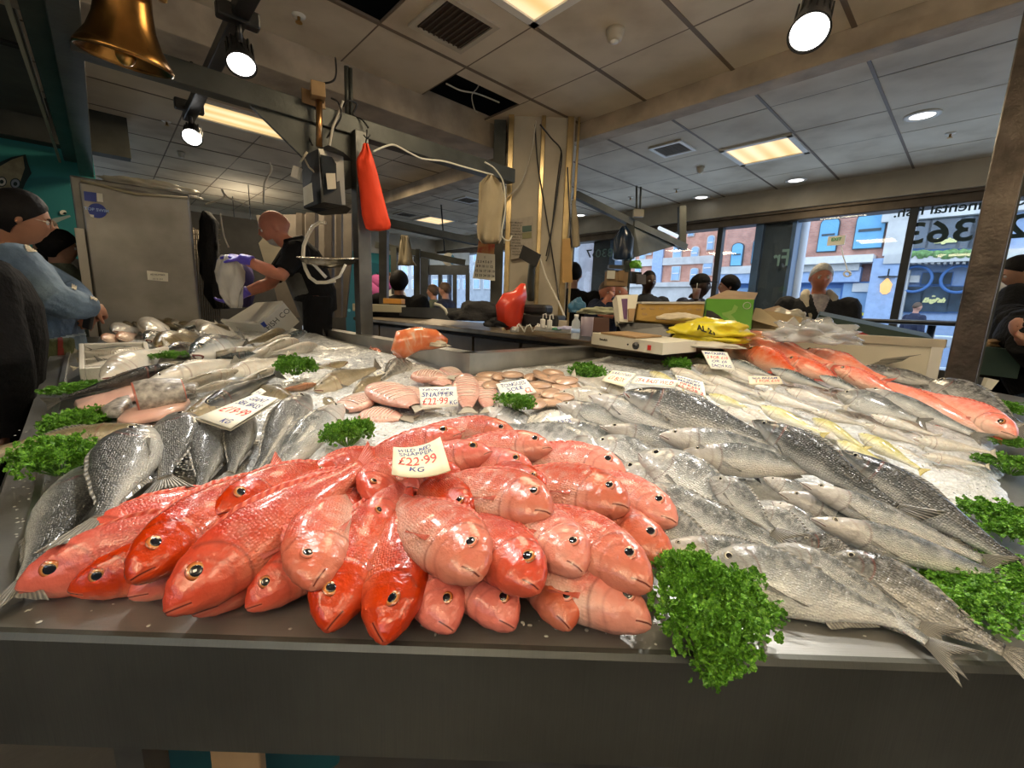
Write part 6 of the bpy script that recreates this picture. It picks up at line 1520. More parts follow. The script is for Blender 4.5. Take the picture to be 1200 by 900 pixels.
o,P,n = carton('fish_carton', [(960,369),(1094,397),(1094,412),(951,388)], (2.75,2.45,2.45,2.75), .22, DG, 'long dark green carton behind the end panel, marked H-001')
on_face(o,P,n,'H-001',.13,.62,.045,WI,.0015,pi); on_face(o,P,n,'SCOTTISH SALMON PRODUCER',.66,.30,.014,WI,.0006,wfrac=.42)
b = MB(); b.prism([on_Y(x,y,2.5) for x,y in ((998,393),(1000,389),(1006,388),(1020,393))],(0,.004,0)); b.build('red_tag', mat('red_print',(.45,.03,.03),.5), o)
o,P,n = carton('fish_carton', [(1135,404),(1200,412),(1192,444),(1126,436)], (2.35,2.2,2.2,2.35), .3, DG, 'dark green carton with an oval emblem right of the steel post')
b = MB(); c = on_Y(1149,422,2.315); nn = n; x_ = (P[1]-P[0]).normalized(); y_ = (P[0]-P[3]).normalized()
b.tube([c-n*.006+x_*.078*cos(t*pi/16)+y_*.050*sin(t*pi/16) for t in range(33)],.004,5,cap=False); b.build('oval_emblem', mat('grey_emblem',(.40,.40,.36),.6), o)
t = txt('PRIOR', .042, mat('brown_print',(.30,.20,.12),.6), 'lettering', o, frame(c-n*.006-y_*.016, x_, y_), bold=.002)
b = MB(); b.prism([c-n*.005+x_*sx+y_*sy for sx,sy in ((-.05,.005),(-.02,.03),(.01,.02),(.03,.034),(.052,.008),(.02,.012),(-.01,.004))],-n*.002); b.build('emblem_wave', mat('grey_emblem_b',(.30,.30,.28),.6), o)
b = MB(); b.prism([on_Y(x,y,2.2) for x,y in ((1131,438),(1158,444),(1151,458),(1122,450))],(.0,.25,0)); solid('steel_box', b, M['steel_dark'], 'dull metal box under the emblem carton', 'box')
b = MB(); b.prism([on_Y(x,y,2.15) for x,y in ((1158,443),(1171,446),(1162,457),(1153,455))],(.0,.02,0)); solid('paper_sheet', b, M['paper'], 'white paper sheet hanging beside the dull metal box', 'paper')
b = MB(); b.prism([on_Y(x,y,2.2) for x,y in ((1124,452),(1160,460),(1150,474),(1110,462))],(.0,.3,0)); solid('lower_box', b, M['cream'], 'pale box behind the parsley at the far right', 'box')
crumple('brown_packing', on_Y(1150,403,2.4), (.10,.05,.03), M['card'], 'crumpled brown packing on top of the emblem carton', 'packing', 6, .5)
# clear plastic and brown cartons behind the red fish
m, nt, bs = newmat('clear_film'); setp(bs, col=(.70,.72,.72), rough=.12, alpha=.42, coat=.6); M['film'] = m
crumple('plastic_sheet', on_Y(955,395,2.05), (.17,.16,.07), M['film'], 'crumpled clear plastic sheet over the red fish by the end panel', 'plastic sheet', 8, .7, 26, 5)
b = MB(); b.prism([on_Y(x,y,2.1) for x,y in ((901,397),(931,371),(937,379),(932,392),(918,402))],(0,.01,0)); solid('plastic_bag', b, M['film'], 'pointed clear plastic bag with red print rising beside the brown carton', 'bag')
o,P,n = carton('cardboard_carton', [(885,361),(940,372),(934,398),(880,392)], (2.6,2.55,2.5,2.55), .3, mat('pale_cardboard',(.42,.32,.18),.8,var=.15), 'open pale cardboard carton of wrapped goods before the white column', open_=True)
b = MB(); T = P; b.prism([P[0],on_Y(892,362,2.6),on_Y(926,388,2.45),on_Y(880,375,2.5)],-n*.004); b.build('flap', mat('pale_cardboard_b',(.50,.40,.24),.8), o)
b = MB(); b.prism([on_Y(893,363,2.62),on_Y(912,358,2.8),on_Y(956,377,2.8),on_Y(948,382,2.6),on_Y(905,366,2.62)],n*.004); b.build('flap', M['card'], o)
crumple('wrapped_goods', on_Y(920,372,2.7), (.13,.10,.05), M['cloudy'], 'loose paper wrapping inside the open pale carton', 'wrapping', 9, .6)
GR = mat('bright_green_print',(.10,.34,.02),.45,var=.1)
o,P,n = carton('green_carton', [(828,350),(884,351),(880,386),(824,380)], (2.55,2.5,2.45,2.5), .26, GR, 'bright green printed carton with black lower corner and open brown flaps', open_=True)
b = MB(); b.prism([P[0]+n*.0,P[1],on_Y(888,343,2.72),on_Y(852,340,2.75)],-UP*.004); b.build('flap', M['card'], o)
b = MB(); f = lambda u,v: P[0].lerp(P[1],u).lerp(P[3].lerp(P[2],u),v)-n*.003
b.prism([f(0.03,.45),f(.15,.48),f(.30,.62),(f(.45,.82)),f(.62,.96),f(.62,.99),f(.03,.99)],-n*.001); b.build('black_print', M['black'], o)
b = MB(); b.prism([f(.60,.20),f(.68,.28),f(.64,.46),f(.55,.56),f(.66,.72),f(.72,.92),f(.62,.86),f(.50,.70),f(.38,.62),f(.36,.52),f(.46,.48),f(.56,.40)],-n*.001); b.build('pale_green_print', mat('pale_green_print',(.22,.42,.08),.5), o)
on_face(o,P,n,'STAR',.22,.90,.045,WI,.001); b = MB(); b.tube([f(.86,.22)+ (P[1]-P[0]).normalized()*.02*cos(t*pi/8)+(P[0]-P[3]).normalized()*.02*sin(t*pi/8) for t in range(17)],.002,4); b.build('seal_mark', WI, o)
OC = mat('ochre_carton',(.42,.26,.06),.7,var=.15)
o,P,n = carton('ochre_carton', [(748,356),(826,355),(822,384),(745,375)], (2.5,2.5,2.45,2.45), .22, OC, 'long ochre printed carton with a white lid edge left of the green one')
b = MB(); b.boxab(0,0.01,0,.01,0,.01); b.bm.clear(); b.prism([on_Y(752,353.5,2.49),on_Y(826,353.5,2.49),on_Y(826,356,2.49),on_Y(752,356,2.49)],(0,.22,0)); b.build('lid', M['white'], o)
for i in range(14): on_face(o,P,n,'fish',.08+.14*(i%7)+.04*(i//7),.28+.34*(i//7),.022,M['card'],.001)
YL = mat('yellow_plastic_bag',(.78,.66,.03),.35,var=.08,coat=.3)
yb = crumple('yellow_bag', on_Y(835,388,2.2), (.20,.13,.06), YL, 'folded bright yellow plastic bag on top of the packaging', 'bag', 12, .35, 26, 4)
crumple('yellow_bag', on_Y(830,397,2.2), (.18,.13,.045), YL, 'lower yellow plastic bag beneath the folded one', 'bag', 14, .3, 22, 4)
c = on_Y(828,387,2.06); txt('AL 21', .045, M['black'], 'lettering', yb, frame(c, Vector((1,.25,-.25)), Vector((-.1,.55,.8))), bold=.003)
crumple('paper_bag', on_Y(797,373,2.35), (.12,.09,.03), mat('printed_paper_bag',(.60,.52,.38),.6,var=.15,vscale=25), 'flat printed paper bag lying on the carton edge', 'bag', 15, .25, 22, 3)
crumple('folded_bag', on_Y(828,405,2.05), (.16,.08,.02), M['cream'], 'pale folded sacks under the yellow bags', 'bag', 16, .3, 22, 4)
# heat sealer / scale on the worktop
wt = empty('worktop_unit', ab(-2.2,2.0,.15), 0, 'brown steel worktop with cupboard fronts behind the counter', 'worktop')
WZ = 1.07
b = MB(); b.boxab(-4.6,-1.02,1.95,2.72,WZ-.035,WZ,.006); b.build('worktop', steel('brown_steel',(.30,.24,.17),.35,(1,20,1),5,.1,.5), wt)
b = MB(); b.boxab(-4.6,-1.02,2.0,2.68,.15,WZ-.035); b.build('carcass', mat('dark_carcass',(.03,.026,.02),.7), wt)
dm = mat('brown_cupboard_front',(.12,.095,.065),.45,.2,.3)
for k in range(7):
    a0 = -4.55+k*.505; b = MB(); b.boxab(a0+.012,a0+.493,1.975,2.0,.25,WZ-.06,.003); b.build('door', dm, wt)
sc = empty('heat_sealer', on_Y(735,410,2.0), 0, 'cream table machine with a black dial and a red switch on the worktop', 'machine')
P = [on_Y(693,390,2.20),on_Y(777,402,1.86),on_Y(776,416,1.86),on_Y(693,403,2.20)]; n = (P[1]-P[0]).cross(P[2]-P[0]).normalized(); n = n if n.y>0 else -n
cm_ = mat('cream_enamel',(.66,.62,.50),.35)
b = MB(); b.prism(P, n*.26); b.build('body', cm_, sc)
b = MB(); b.prism([P[0].lerp(P[1],.15)+UP*.002,P[0].lerp(P[1],.65)+UP*.002,P[0].lerp(P[1],.65)+UP*.002+n*.2,P[0].lerp(P[1],.15)+UP*.002+n*.2],UP*.008); b.build('tray', M['wood'], sc)
g = lambda u,v: P[0].lerp(P[1],u).lerp(P[3].lerp(P[2],u),v)-n*.002
Rn = (-n).to_track_quat('Z','Y').to_matrix()
b = MB(); b.lathe([(.017,0),(.016,.008),(.006,.010),(.006,.014)],g(.67,.55),Rn,n=20); b.build('dial', M['black'], sc)
b = MB(); b.box(g(.84,.55),(.016,.022,.006),Rn); b.build('switch', mat('red_switch',(.55,.03,.02),.4), sc)
b = MB(); b.lathe([(.004,0),(.004,.004)],g(.56,.55),Rn,n=10); b.build('indicator', M['black'], sc)
txt('Swedish', .016, M['black'], 'lettering', sc, frame(g(.2,.45)-n*.001, P[1]-P[0], P[0]-P[3]), bold=.0005)
# black wrapped tray behind it
b = MB(); b.prism([on_Y(722,377,2.5),on_Y(793,381,2.3),on_Y(793,396,2.25),on_Y(728,388,2.45)],(.05,.20,0)); solid('black_tray', b, M['black'], 'black film wrapped tray behind the cream machine', 'tray')
for i,(x,y) in enumerate([(735,382),(741,384),(752,385),(772,385),(775,383),(783,386)]): pass
mg = empty('purple_mug', on_Y(687,394,2.15), 0, 'tall purple grey cup beside the water bottle', 'cup'); q = on_Y(687,394,2.15)
b = MB(); b.lathe([(.028,0),(.030,.005),(.031,.095),(.029,.095),(.028,.01)],q,n=28); b.build('cup_body', mat('purple_grey',(.22,.18,.22),.4), mg)
wbm, nt, bs = newmat('clear_bottle'); setp(bs, col=(.75,.80,.82), rough=.05, alpha=.45)
q = on_Y(674,397,2.12); wb = empty('water_bottle', q, 0, 'clear water bottle standing at the worktop edge', 'bottle')
b = MB(); b.lathe([(.020,0),(.022,.01),(.022,.05),(.020,.055),(.022,.06),(.020,.085),(.010,.098),(.010,.108)],q,n=20); b.build('bottle_body', wbm, wb)
b = MB(); b.lathe([(.011,.106),(.011,.118)],q,n=16); b.build('cap', M['white'], wb)
b = MB(); b.lathe([(.0222,.03),(.0222,.05)],q,n=20); b.build('label', M['ltblue'], wb)
bx = [on_Y(692,372,2.55),on_Y(714,373,2.5),on_Y(714,390,2.5),on_Y(692,388,2.55)]
b = MB(); b.prism(bx,(.03,.18,0)); solid('brown_box', b, mat('brown_leatherette',(.10,.05,.035),.6), 'dark brown box right of the purple grey cup', 'box')
o,P,n = carton('leaflet_box', [(722,346),(748,345),(742,378),(726,377)], (2.5,2.5,2.45,2.45), .10, M['paper'], 'white and purple leaflet box standing under the grey post')
b = MB(); f = lambda u,v: P[0].lerp(P[1],u).lerp(P[3].lerp(P[2],u),v)-n*.003; b.prism([f(.22,.15),f(.52,.15),f(.52,.9),f(.30,.9)],-n*.001); b.build('purple_panel', mat('purple_print',(.12,.05,.14),.5), o)
b = MB(); b.prism([f(.55,.55),f(.95,.55),f(.9,.98),f(.6,.98)],-n*.02); b.build('small_card', M['card'], o)
crumple('cloth_pile', on_Y(702,366,2.7), (.12,.08,.035), mat('greenish_cloth',(.35,.36,.24),.8,var=.4,vscale=12), 'rumpled greenish cloth beyond the brown box', 'cloth', 18, .5)
# electrics on the worktop
ps = empty('power_strip', on_Y(647,385,2.5), 0, 'white power strip with plugs and tangled cable under the column', 'power strip'); q = on_Y(650,386,2.45)
b = MB(); b.box(q,(.26,.05,.03),Matrix.Rotation(-.75,3,'Z'),.006); b.build('strip_body', M['white'], ps)
for x,y in ((636,381),(644,382)):
    b = MB(); q = on_Y(x,y-2,2.45); b.box(q,(.028,.028,.05),None,.005); b.tube([q+UP*.02,q+Vector((.0,0,.05)),q+Vector((.015,.0,.055)),q+Vector((.02,0,.03))],.004,6); b.build('plug', M['white'], ps)
P = [on_Y(600+i*1.6, 384+4*sin(i*.9)+ (1.5*cos(i*2.1)), 2.55) for i in range(26)]
b = MB(); b.tube(P,.0045,6); b.build('cable', M['white'], ps)
q = on_Y(603,386,2.6); b = MB(); b.box(q,(.045,.04,.035),Matrix.Rotation(.6,3,'Z'),.006); solid('white_plug', b, M['white'], 'loose white plug at the edge of the worktop', 'plug')
b = MB(); q = on_Y(655,380,2.65); b.box(q,(.12,.02,.05),Matrix.Rotation(-.7,3,'Z'),.004); solid('wooden_block', b, M['cream'], 'pale box behind the power strip', 'box')
crumple('green_packet', on_Y(654,386,2.4), (.035,.02,.012), mat('green_packet',(.05,.22,.13),.5), 'small green packet lying by the power strip', 'packet', 20, .3)
crumple('paper_packet', on_Y(664,385,2.35), (.05,.03,.014), mat('lilac_packet',(.42,.42,.62),.5), 'small lilac paper packet near the water bottle', 'packet', 21, .3)
q = on_Y(637,376,2.75); pt = empty('black_printer', q, 0, 'flat black machine on the worktop right of the red bag', 'machine')
b = MB(); b.box(q,(.24,.18,.075),Matrix.Rotation(-.4,3,'Z'),.012); b.build('body', M['black'], pt)
b = MB(); b.box(q+Vector((-.04,0,.07)),(.16,.15,.06),Matrix.Rotation(-.4,3,'Z'),.018); b.build('lid', M['black'], pt)
# red carrier, black bag
m_red = mat('red_plastic_bag',(.72,.05,.02),.3,var=.15,vscale=6,coat=.3)
b = MB(); Yb = 2.62
prof = [(612,333,3),(609,345,10),(603,352,17),(597,362,19),(598,372,17),(600,380,13),(599,387,6)]
P = [on_Y(x,y,Yb) for x,y,_ in prof]; b.tube(P[::-1],[w_*Yb/FPX*1.05 for *_,w_ in prof][::-1],26,flat=.55)
for v in b.bm.verts: v.co += Vector((1,1,.3))*.020*noise.noise(v.co*22)+Vector((1,0,1))*.005*noise.noise(v.co*55)
rb_ = solid('red_carrier_bag', b, m_red, 'red plastic carrier bag standing knotted on the worktop before the column', 'bag')
crumple('black_rucksack', on_Y(562,370,2.75), (.17,.13,.085), M['blackcloth'], 'slumped black bag lying left of the red carrier', 'bag', 23, .35, 24, 3)
crumple('black_cloth', on_Y(586,380,2.65), (.10,.09,.04), M['blackcloth'], 'dark cloth trailing from the black bag under the red carrier', 'cloth', 24, .4, 20, 3)
crumple('blue_bag', on_Y(676,362,2.9), (.06,.04,.07), mat('blue_film',(.03,.12,.22),.35), 'dark blue plastic bag and round tub behind the water bottle', 'bag', 26, .3)
b = MB(); P = [on_Y(509,356,3.0),on_Y(516,358,3.0),on_Y(522,363,3.0),on_Y(524,369,3.0)]; b.tube(P,.010,8); solid('tap_spout', b, M['paper'], 'curved white tap spout over the sink unit', 'tap')
b = MB(); b.prism([on_Y(468,360,3.25),on_Y(540,361,3.15),on_Y(540,376,3.15),on_Y(468,370,3.25)],(.1,.12,0)); solid('sink_unit', b, M['steel_dark'], 'low steel sink surround on the rear worktop', 'sink')
b = MB(); b.box(on_Y(445,361,3.3),(.36,.15,.055),None,.004); solid('yellow_tray', b, mat('cream_tray',(.55,.50,.34),.6), 'cream tray on the rear worktop by the post', 'tray')
b = MB(); b.box(on_Y(462,353,3.4),(.14,.12,.04),None,.004); solid('orange_box', b, mat('orange_board',(.62,.30,.06),.6), 'small orange board on the rear worktop', 'board')

# ---------------------------------------------------------------- hanging scale with its pan
scp = on_Y(378,205,2.45); hs_ = empty('hanging_scale', scp, 0, 'grey and black hanging scale mounted on the steel frame above the vendor', 'scale')
def hq(pts, Y, nm, mt, th=.012, par=hs_):
    mb = MB(); P = [on_Y(x,y,yy) for (x,y),yy in zip(pts,Y)]; n_ = (P[1]-P[0]).cross(P[2]-P[0]).normalized(); n_ = n_ if n_.y > 0 else -n_
    mb.prism(P, n_*th); return mb.build(nm, mt, par)
sg = mat('scale_silver',(.30,.28,.24),.35,.5); 
hq([(373,174),(402,178),(405,240),(379,237)],(2.38,2.48,2.48,2.38),'case',sg,.16)
hq([(353,184),(373,174),(380,237),(356,244)],(2.50,2.38,2.38,2.50),'side_case',M['black'],.10)
hq([(376,181),(389,184),(394,192),(395,222),(380,228)],(2.375,2.42,2.43,2.43,2.375),'display_window',mat('dark_display',(.02,.025,.03),.1),.004)
hq([(382,203),(393,203),(394,221),(384,222)],(2.373,2.405,2.405,2.373),'yellowed_label',M['cream'],.002)
hq([(355,220),(365,214),(367,236),(356,241)],(2.46,2.415,2.415,2.46),'label',M['paper'],.002)
b = MB(); b.prism([on_Y(x,y,2.4) for x,y in ((371,175),(385,170),(402,178),(373,175))],(.0,.15,0)); b.prism([on_Y(356,244,2.5),on_Y(379,238,2.37),on_Y(405,241,2.48),on_Y(400,247,2.55),on_Y(370,249,2.5)],(0,.08,0)); b.build('bezel', M['black'], hs_)
b = MB(); b.tube([on_Y(349,196,2.42),on_Y(346,209,2.42)],.024,4,smooth=False); b.build('adaptor', M['white'], hs_)
b = MB(); b.tube([on_Y(360,178,2.42),on_Y(352,190,2.42)],.006,6); b.tube([on_Y(357,186,2.42),on_Y(362,196,2.42),on_Y(370,203,2.42)],.005,6); b.build('cord', M['cream'], hs_)
b = MB(); b.tube([on_Y(374,118,2.5),on_Y(374,172,2.5)],.016,12); b.build('mounting_tube', mat('copper_tube',(.60,.34,.14),.3,1), hs_)
b = MB(); b.box(on_Y(372,108,2.5),(.07,.10,.07),Matrix.Rotation(.5,3,'Z'),.003); b.build('mounting_box', M['wood'], hs_)
pn_ = empty('scale_pan', on_Y(383,308,2.55), 0, 'shiny round weighing pan hung in a bent white frame beside the vendor', 'scale pan')
b = MB(); c = on_Y(385,303,2.55); b.lathe([(.165,.0),(.168,.004),(.163,.006),(.14,-.022),(.09,-.045),(.001,-.055),(.001,-.05),(.088,-.038),(.138,-.015),(.158,.002)],c,Matrix.Rotation(radians(6),3,'X'),n=48); b.build('pan', steel('pan_steel',(.55,.50,.42),.18,(1,1,1),4,.05,.2), pn_)
b = MB(); b.tube([on_Y(x,y,2.5) for x,y in ((382,261),(375,261),(367,265),(361,275),(356,288),(355,303),(358,315),(363,325),(371,331),(381,331),(393,329))],.010,8); b.build('pan_frame', mat('white_enamel_tube',(.62,.58,.48),.4), pn_)
b = MB(); b.tube([on_Y(367,309,2.45),on_Y(382,325,2.45)],.009,6); b.tube([on_Y(405,310,2.45),on_Y(398,324,2.45),on_Y(384,330,2.45)],.008,6); b.build('pan_bracket', M['white'], pn_)
# ---------------------------------------------------------------- hanging bags, aprons, papers on the column
def hanging(name, rows, Y, mt, lab, cat, thick=.03, n=22, rip=.006, group=None):
    """soft hanging thing: rows of (x0,x1,y) survey pixels top to bottom"""
    mb = MB(); rings = []
    for (x0,x1,y) in rows:
        A_, B2 = on_Y(x0,y,Y), on_Y(x1,y,Y); c = (A_+B2)/2; hw = (B2-A_)/2; ring = []
        for k_ in range(n):
            th = 2*pi*k_/n; ring.append(mb.v(c+hw*cos(th)+Vector((0,1,0))*(thick*sin(th)*min(1,hw.length*14))+Vector((0,1,0))*rip*sin(th*5+y*.12)))
        rings.append(ring)
    for i in range(len(rings)-1):
        for k_ in range(n): mb._f([rings[i][k_],rings[i][(k_+1)%n],rings[i+1][(k_+1)%n],rings[i+1][k_]],True)
    mb._f(rings[0]); mb._f(rings[-1][::-1]); return solid(name, mb, mt, lab, cat, group)
m_or = mat('orange_red_bag',(.90,.06,.012),.6,var=.06,vscale=5)
hanging('red_carrier_bag',[(426,431,168),(424,434,176),(418,438,186),(417,439,190),(419,443,205),(422,449,230),(424,455,252),(427,458,262),(429,457,268),(433,450,270)],2.62,m_or,'bright orange red bag hanging from the steel cross beam','bag',.03)
b = MB(); b.tube([on_Y(430,152,2.62),on_Y(430,160,2.62),on_Y(428,170,2.62)],.004,6); b.tube([on_Y(426,158,2.62),on_Y(430,163,2.62),on_Y(434,158,2.62)],.004,6); solid('wire_hook', b, M['black'], 'black wire hook holding the orange red bag', 'hook')
cal = mat('calico_cloth',(.40,.34,.23),.85,var=.12,vscale=8)
hanging('cloth_apron',[(572,579,206),(562,588,216),(561,592,232),(560,589,250),(559,587,268),(560,588,280),(565,585,285)],3.3,cal,'beige cloth apron hanging left of the column','apron',.028,40,.03)
hanging('cloth_apron',[(470,478,276),(468,482,290),(467,484,305),(466,488,311)],5.2,cal,'beige cloth hanging far behind the worktop','apron',.05,24,.03)
hanging('cloth_apron',[(426,430,272),(425,433,292),(424,434,311)],4.0,cal,'sliver of beige cloth hanging just right of the steel post','apron',.04,20,.02)
hanging('cloth_apron',[(670,674,235),(670,678,262),(670,680,288),(671,676,290)],3.7,cal,'strip of pale cloth hanging on the right face of the column','apron',.03,20,.01)
hanging('black_apron',[(240,244,248),(237,253,260),(235,254,290),(238,256,320),(243,262,345),(254,266,362)],3.25,M['blackcloth'],'black apron hanging from hooks between the fridge and the vendor','apron',.06,24,.03)
hanging('blue_bag',[(729,733,265),(724,738,272),(719,743,280),(719,742,295),(718,743,303),(722,738,305)],4.4,mat('dark_blue_bag',(.012,.035,.08),.3,var=.3,coat=.4),'dark blue shiny bag hanging from the rear beam','bag',.08,26,.02)
hanging('purple_jacket',[(276,290,308),(274,296,325),(277,295,345),(280,292,360)],3.8,mat('purple_cloth',(.05,.035,.13),.8,var=.3),'dark purple garment hanging behind the carrier bag in the vendor hand','garment',.08,22,.03)
# papers
def sheet(name, pts, Y, mt, lab, cat, th=.004):
    mb = MB(); P = [on_Y(x,y,Y) for x,y in pts]; mb.prism(P,(0,th,0)); return solid(name, mb, mt, lab, cat)
cl = empty('wall_calendar', on_Y(568,310,3.55), 0, 'wall calendar with a red and gold top hanging beside the column', 'calendar')
b = MB(); b.prism([on_Y(x,y,3.55) for x,y in ((561,282),(580,284),(579,298),(559,296))],(0,.004,0)); b.build('picture', mat('red_gold_print',(.42,.03,.02),.5,var=.6,vscale=18,col2=(.55,.35,.12)), cl)
b = MB(); b.prism([on_Y(x,y,3.55) for x,y in ((559,296),(580,298),(580,329),(554,326))],(0,.004,0)); b.build('month_sheet', M['paper'], cl)
for i,s in enumerate(['1','2 3 4 5 6 7','8 9 10 11 12','15 16 17 18 19','22 23 24 25 26']):
    q = on_Y(568,301.5+i*5.4,3.545); txt(s, .026, M['black'], 'lettering', cl, frame(q, on_Y(578,303,3.54)-on_Y(562,302,3.54), UP), bold=.0008)
nb = empty('notice_board', on_Y(612,270,3.71), 0, 'framed licence notice fixed to the column face', 'notice')
b = MB(); b.prism([on_Y(x,y,3.745) for x,y in ((599,257),(625,253),(624,300),(599,304))],(0,.006,0)); b.build('board', mat('notice_grey',(.42,.37,.30),.6,var=.15,vscale=30), nb)
b = MB(); b.prism([on_Y(x,y,3.74) for x,y in ((612,265),(623,264),(623,271),(612,272))],(0,.002,0)); b.build('dark_panel', mat('dark_green_print',(.03,.08,.06),.5), nb)
b = MB(); b.prism([on_Y(x,y,3.74) for x,y in ((612,273),(623,272),(623,279),(612,280))],(0,.002,0)); b.build('olive_panel', mat('olive_print',(.20,.19,.08),.5), nb)
for i in range(12): q = on_Y(605,261+i*3.4,3.738); txt(['FISH MARKET','OPEN 8 - 5','NOTICE','HYGIENE'][i%4], .018, M['black'], 'lettering', nb, frame(q, Vector((1,0,.0)), UP), bold=.0004)
q = on_Y(620,300,3.55); tv = empty('black_monitor', q, 0, 'small tilted black monitor on a bracket in front of the column', 'monitor')
P = [on_Y(x,y,yy) for (x,y),yy in zip(((613,287),(633,298),(627,313),(608,302)),(3.5,3.45,3.45,3.5))]
b = MB(); b.prism(P,(0.01,.03,0)); b.build('screen_case', M['black'], tv)
b = MB(); b.tube([on_Y(624,305,3.5),on_Y(622,330,3.6),on_Y(622,352,3.65)],.03,8); b.build('bracket_post', M['frame'], tv)
sheet('wooden_board', [(659,280),(668,279),(671,331),(659,331)], 3.6, mat('pale_plywood',(.50,.30,.10),.6,var=.15), 'narrow plywood board fixed to the right of the column', 'board', .01)
sheet('switch_plate', [(584,213),(589,213),(589,225),(584,225)], 3.72, M['cream'], 'small cream switch plate beside the top of the column', 'switch')
# things seen past the rear stalls
sg_ = empty('round_sign', on_Y(526,304,7.0), 0, 'round hanging sign with a painted blue fish over the far entrance', 'sign')
Rr_ = Matrix.Rotation(radians(90),3,'X'); b = MB(); b.lathe([(.001,.01),(.10,.01),(.10,-.01),(.001,-.01)],on_Y(526,304,7.0),Rr_,n=32); b.build('disc', M['paper'], sg_)
b = MB(); q = on_Y(528,304,6.96); b.prism([q+Vector((.07*cos(t),0,.085*sin(t))) for t in [(-1.2+i*.3) for i in range(9)]]+[q+Vector((.0,0,.03)),q+Vector((-.03,0,-.03))],(0,-.006,0)); b.build('fish_print', mat('sky_blue_print',(.08,.30,.55),.5), sg_)
b = MB(); b.tube([on_Y(517,240,7.0),on_Y(521,296,7.0)],.012,6); b.build('hanger', M['black'], sg_)
# far entrance doors
d_ = empty('door_1', on_Y(520,330,9.5)); d_['kind'] = 'structure'
b = MB()
for x in (500,516,533,548): b.tube([on_Y(x,320,9.6),on_Y(x,372,9.6)],.06,4,smooth=False)
for y in (314,319): b.tube([on_Y(498,y,9.6),on_Y(550,y,9.6)],.08,4,smooth=False)
b.tube([on_Y(495,297,9.6),on_Y(495,372,9.6)],.22,4,smooth=False); b.build('door_frame', M['mull'], d_)
b = MB(); b.prism([on_Y(x,y,9.62) for x,y in ((498,298),(550,296),(550,312),(498,314))],(0,.05,0)); b.build('transom', M['bluestone'], d_)
b = MB(); b.prism([on_Y(x,y,9.65) for x,y in ((500,322),(548,322),(548,372),(500,372))],(0,.02,0)); b.build('pane', M['glass'], d_)
for k_,(x,w_) in enumerate([(404,.02),(436,.045),(489,.03)]):
    pass
b = MB(); b.tube([on_Y(450,270,4.2),on_Y(450,356,4.2)],.052,4,smooth=False); solid('rear_post', b, M['steel_dark'], 'steel post of the stall behind, right of the orange red bag', 'post')
b = MB(); b.tube([on_Y(490,292,5.4),on_Y(490,345,5.4)],.035,4,smooth=False); b.tube([on_Y(462,290,5.4),on_Y(463,345,5.4)],.05,4,smooth=False); b.tube([on_Y(440,287,5.4),on_Y(545,308,5.6)],.05,4,smooth=False); solid('rear_stall_frame', b, M['frame'], 'dark frame of the neighbouring stall far behind the worktop', 'steel frame')
b = MB(); b.tube([on_Y(440,258,4.6),on_Y(560,284,5.4)],.05,4,smooth=False); solid('rear_cross_beam', b, M['frame'], 'dark cross beam running under the far ceiling behind the orange red bag', 'steel beam')
for i,(x,y,lab) in enumerate([(436,338,'front most pink curved chair back'),(447,331,'rear pink curved chair back'),(431,346,'lowest pink curved chair back')]):
    c = on_Y(x,y,6.2); ch = empty('pink_chair', c, 0, lab+' beyond the rear worktop', 'chair', 'pink chairs behind the rear stall')
    b = MB(); b.ball(c,(.16,.05,.09),Matrix.Rotation(radians(28),3,'Y'),n=18,m=12); b.build('backrest', mat('magenta_cloth',(.46,.09,.28),.8,bump=.3), ch)
    b = MB(); b.tube([c-UP*.05,Vector((c.x,c.y,.5))],.03,8); b.build('leg', M['mull'], ch)
# vertical posts and panels behind the vendor
b = MB()
for x,w_ in ((386,.05),(398,.035),(352,.04),(366,.06)): b.tube([on_Y(x,250,4.3),on_Y(x,372,4.3)],w_,4,smooth=False)
solid('rear_partition', b, mat('grey_brown_upright',(.20,.17,.14),.5,.3,.2), 'row of grey uprights standing behind the vendor', 'partition')
sheet('rear_wall_panel', [(300,252),(412,250),(412,300),(405,372),(330,372)], 4.6, mat('grey_beige_panel',(.14,.12,.10),.7,var=.2), 'grey beige panel behind the vendor and the weighing pan', 'panel', .03)
sheet('cream_board', [(303,285),(322,262),(330,300),(332,330),(318,335)], 4.2, M['cream'], 'tall cream board behind the vendor chest', 'board', .02)
# wire rack between fridge and vendor
b = MB()
for i in range(15): x = 216+i*2.6; b.tube([on_Y(x,262+i*1.2,3.35),on_Y(x+6,376,3.35)],.004,4)
for i in range(18): y = 268+i*6; b.tube([on_Y(217,y,3.35),on_Y(222+36,y+1,3.35)],.003,4)
solid('wire_rack', b, mat('rack_wire',(.20,.16,.11),.5,.6), 'brown wire mesh rack between the fridge and the black apron', 'rack')
b = MB(); b.boxab(-6.5,-6.4,.45,2.6,0,2.2); solid('rear_screen', b, mat('dark_screen',(.03,.028,.025),.8,var=.3), 'dark screen closing the view behind the hanging aprons', 'screen')
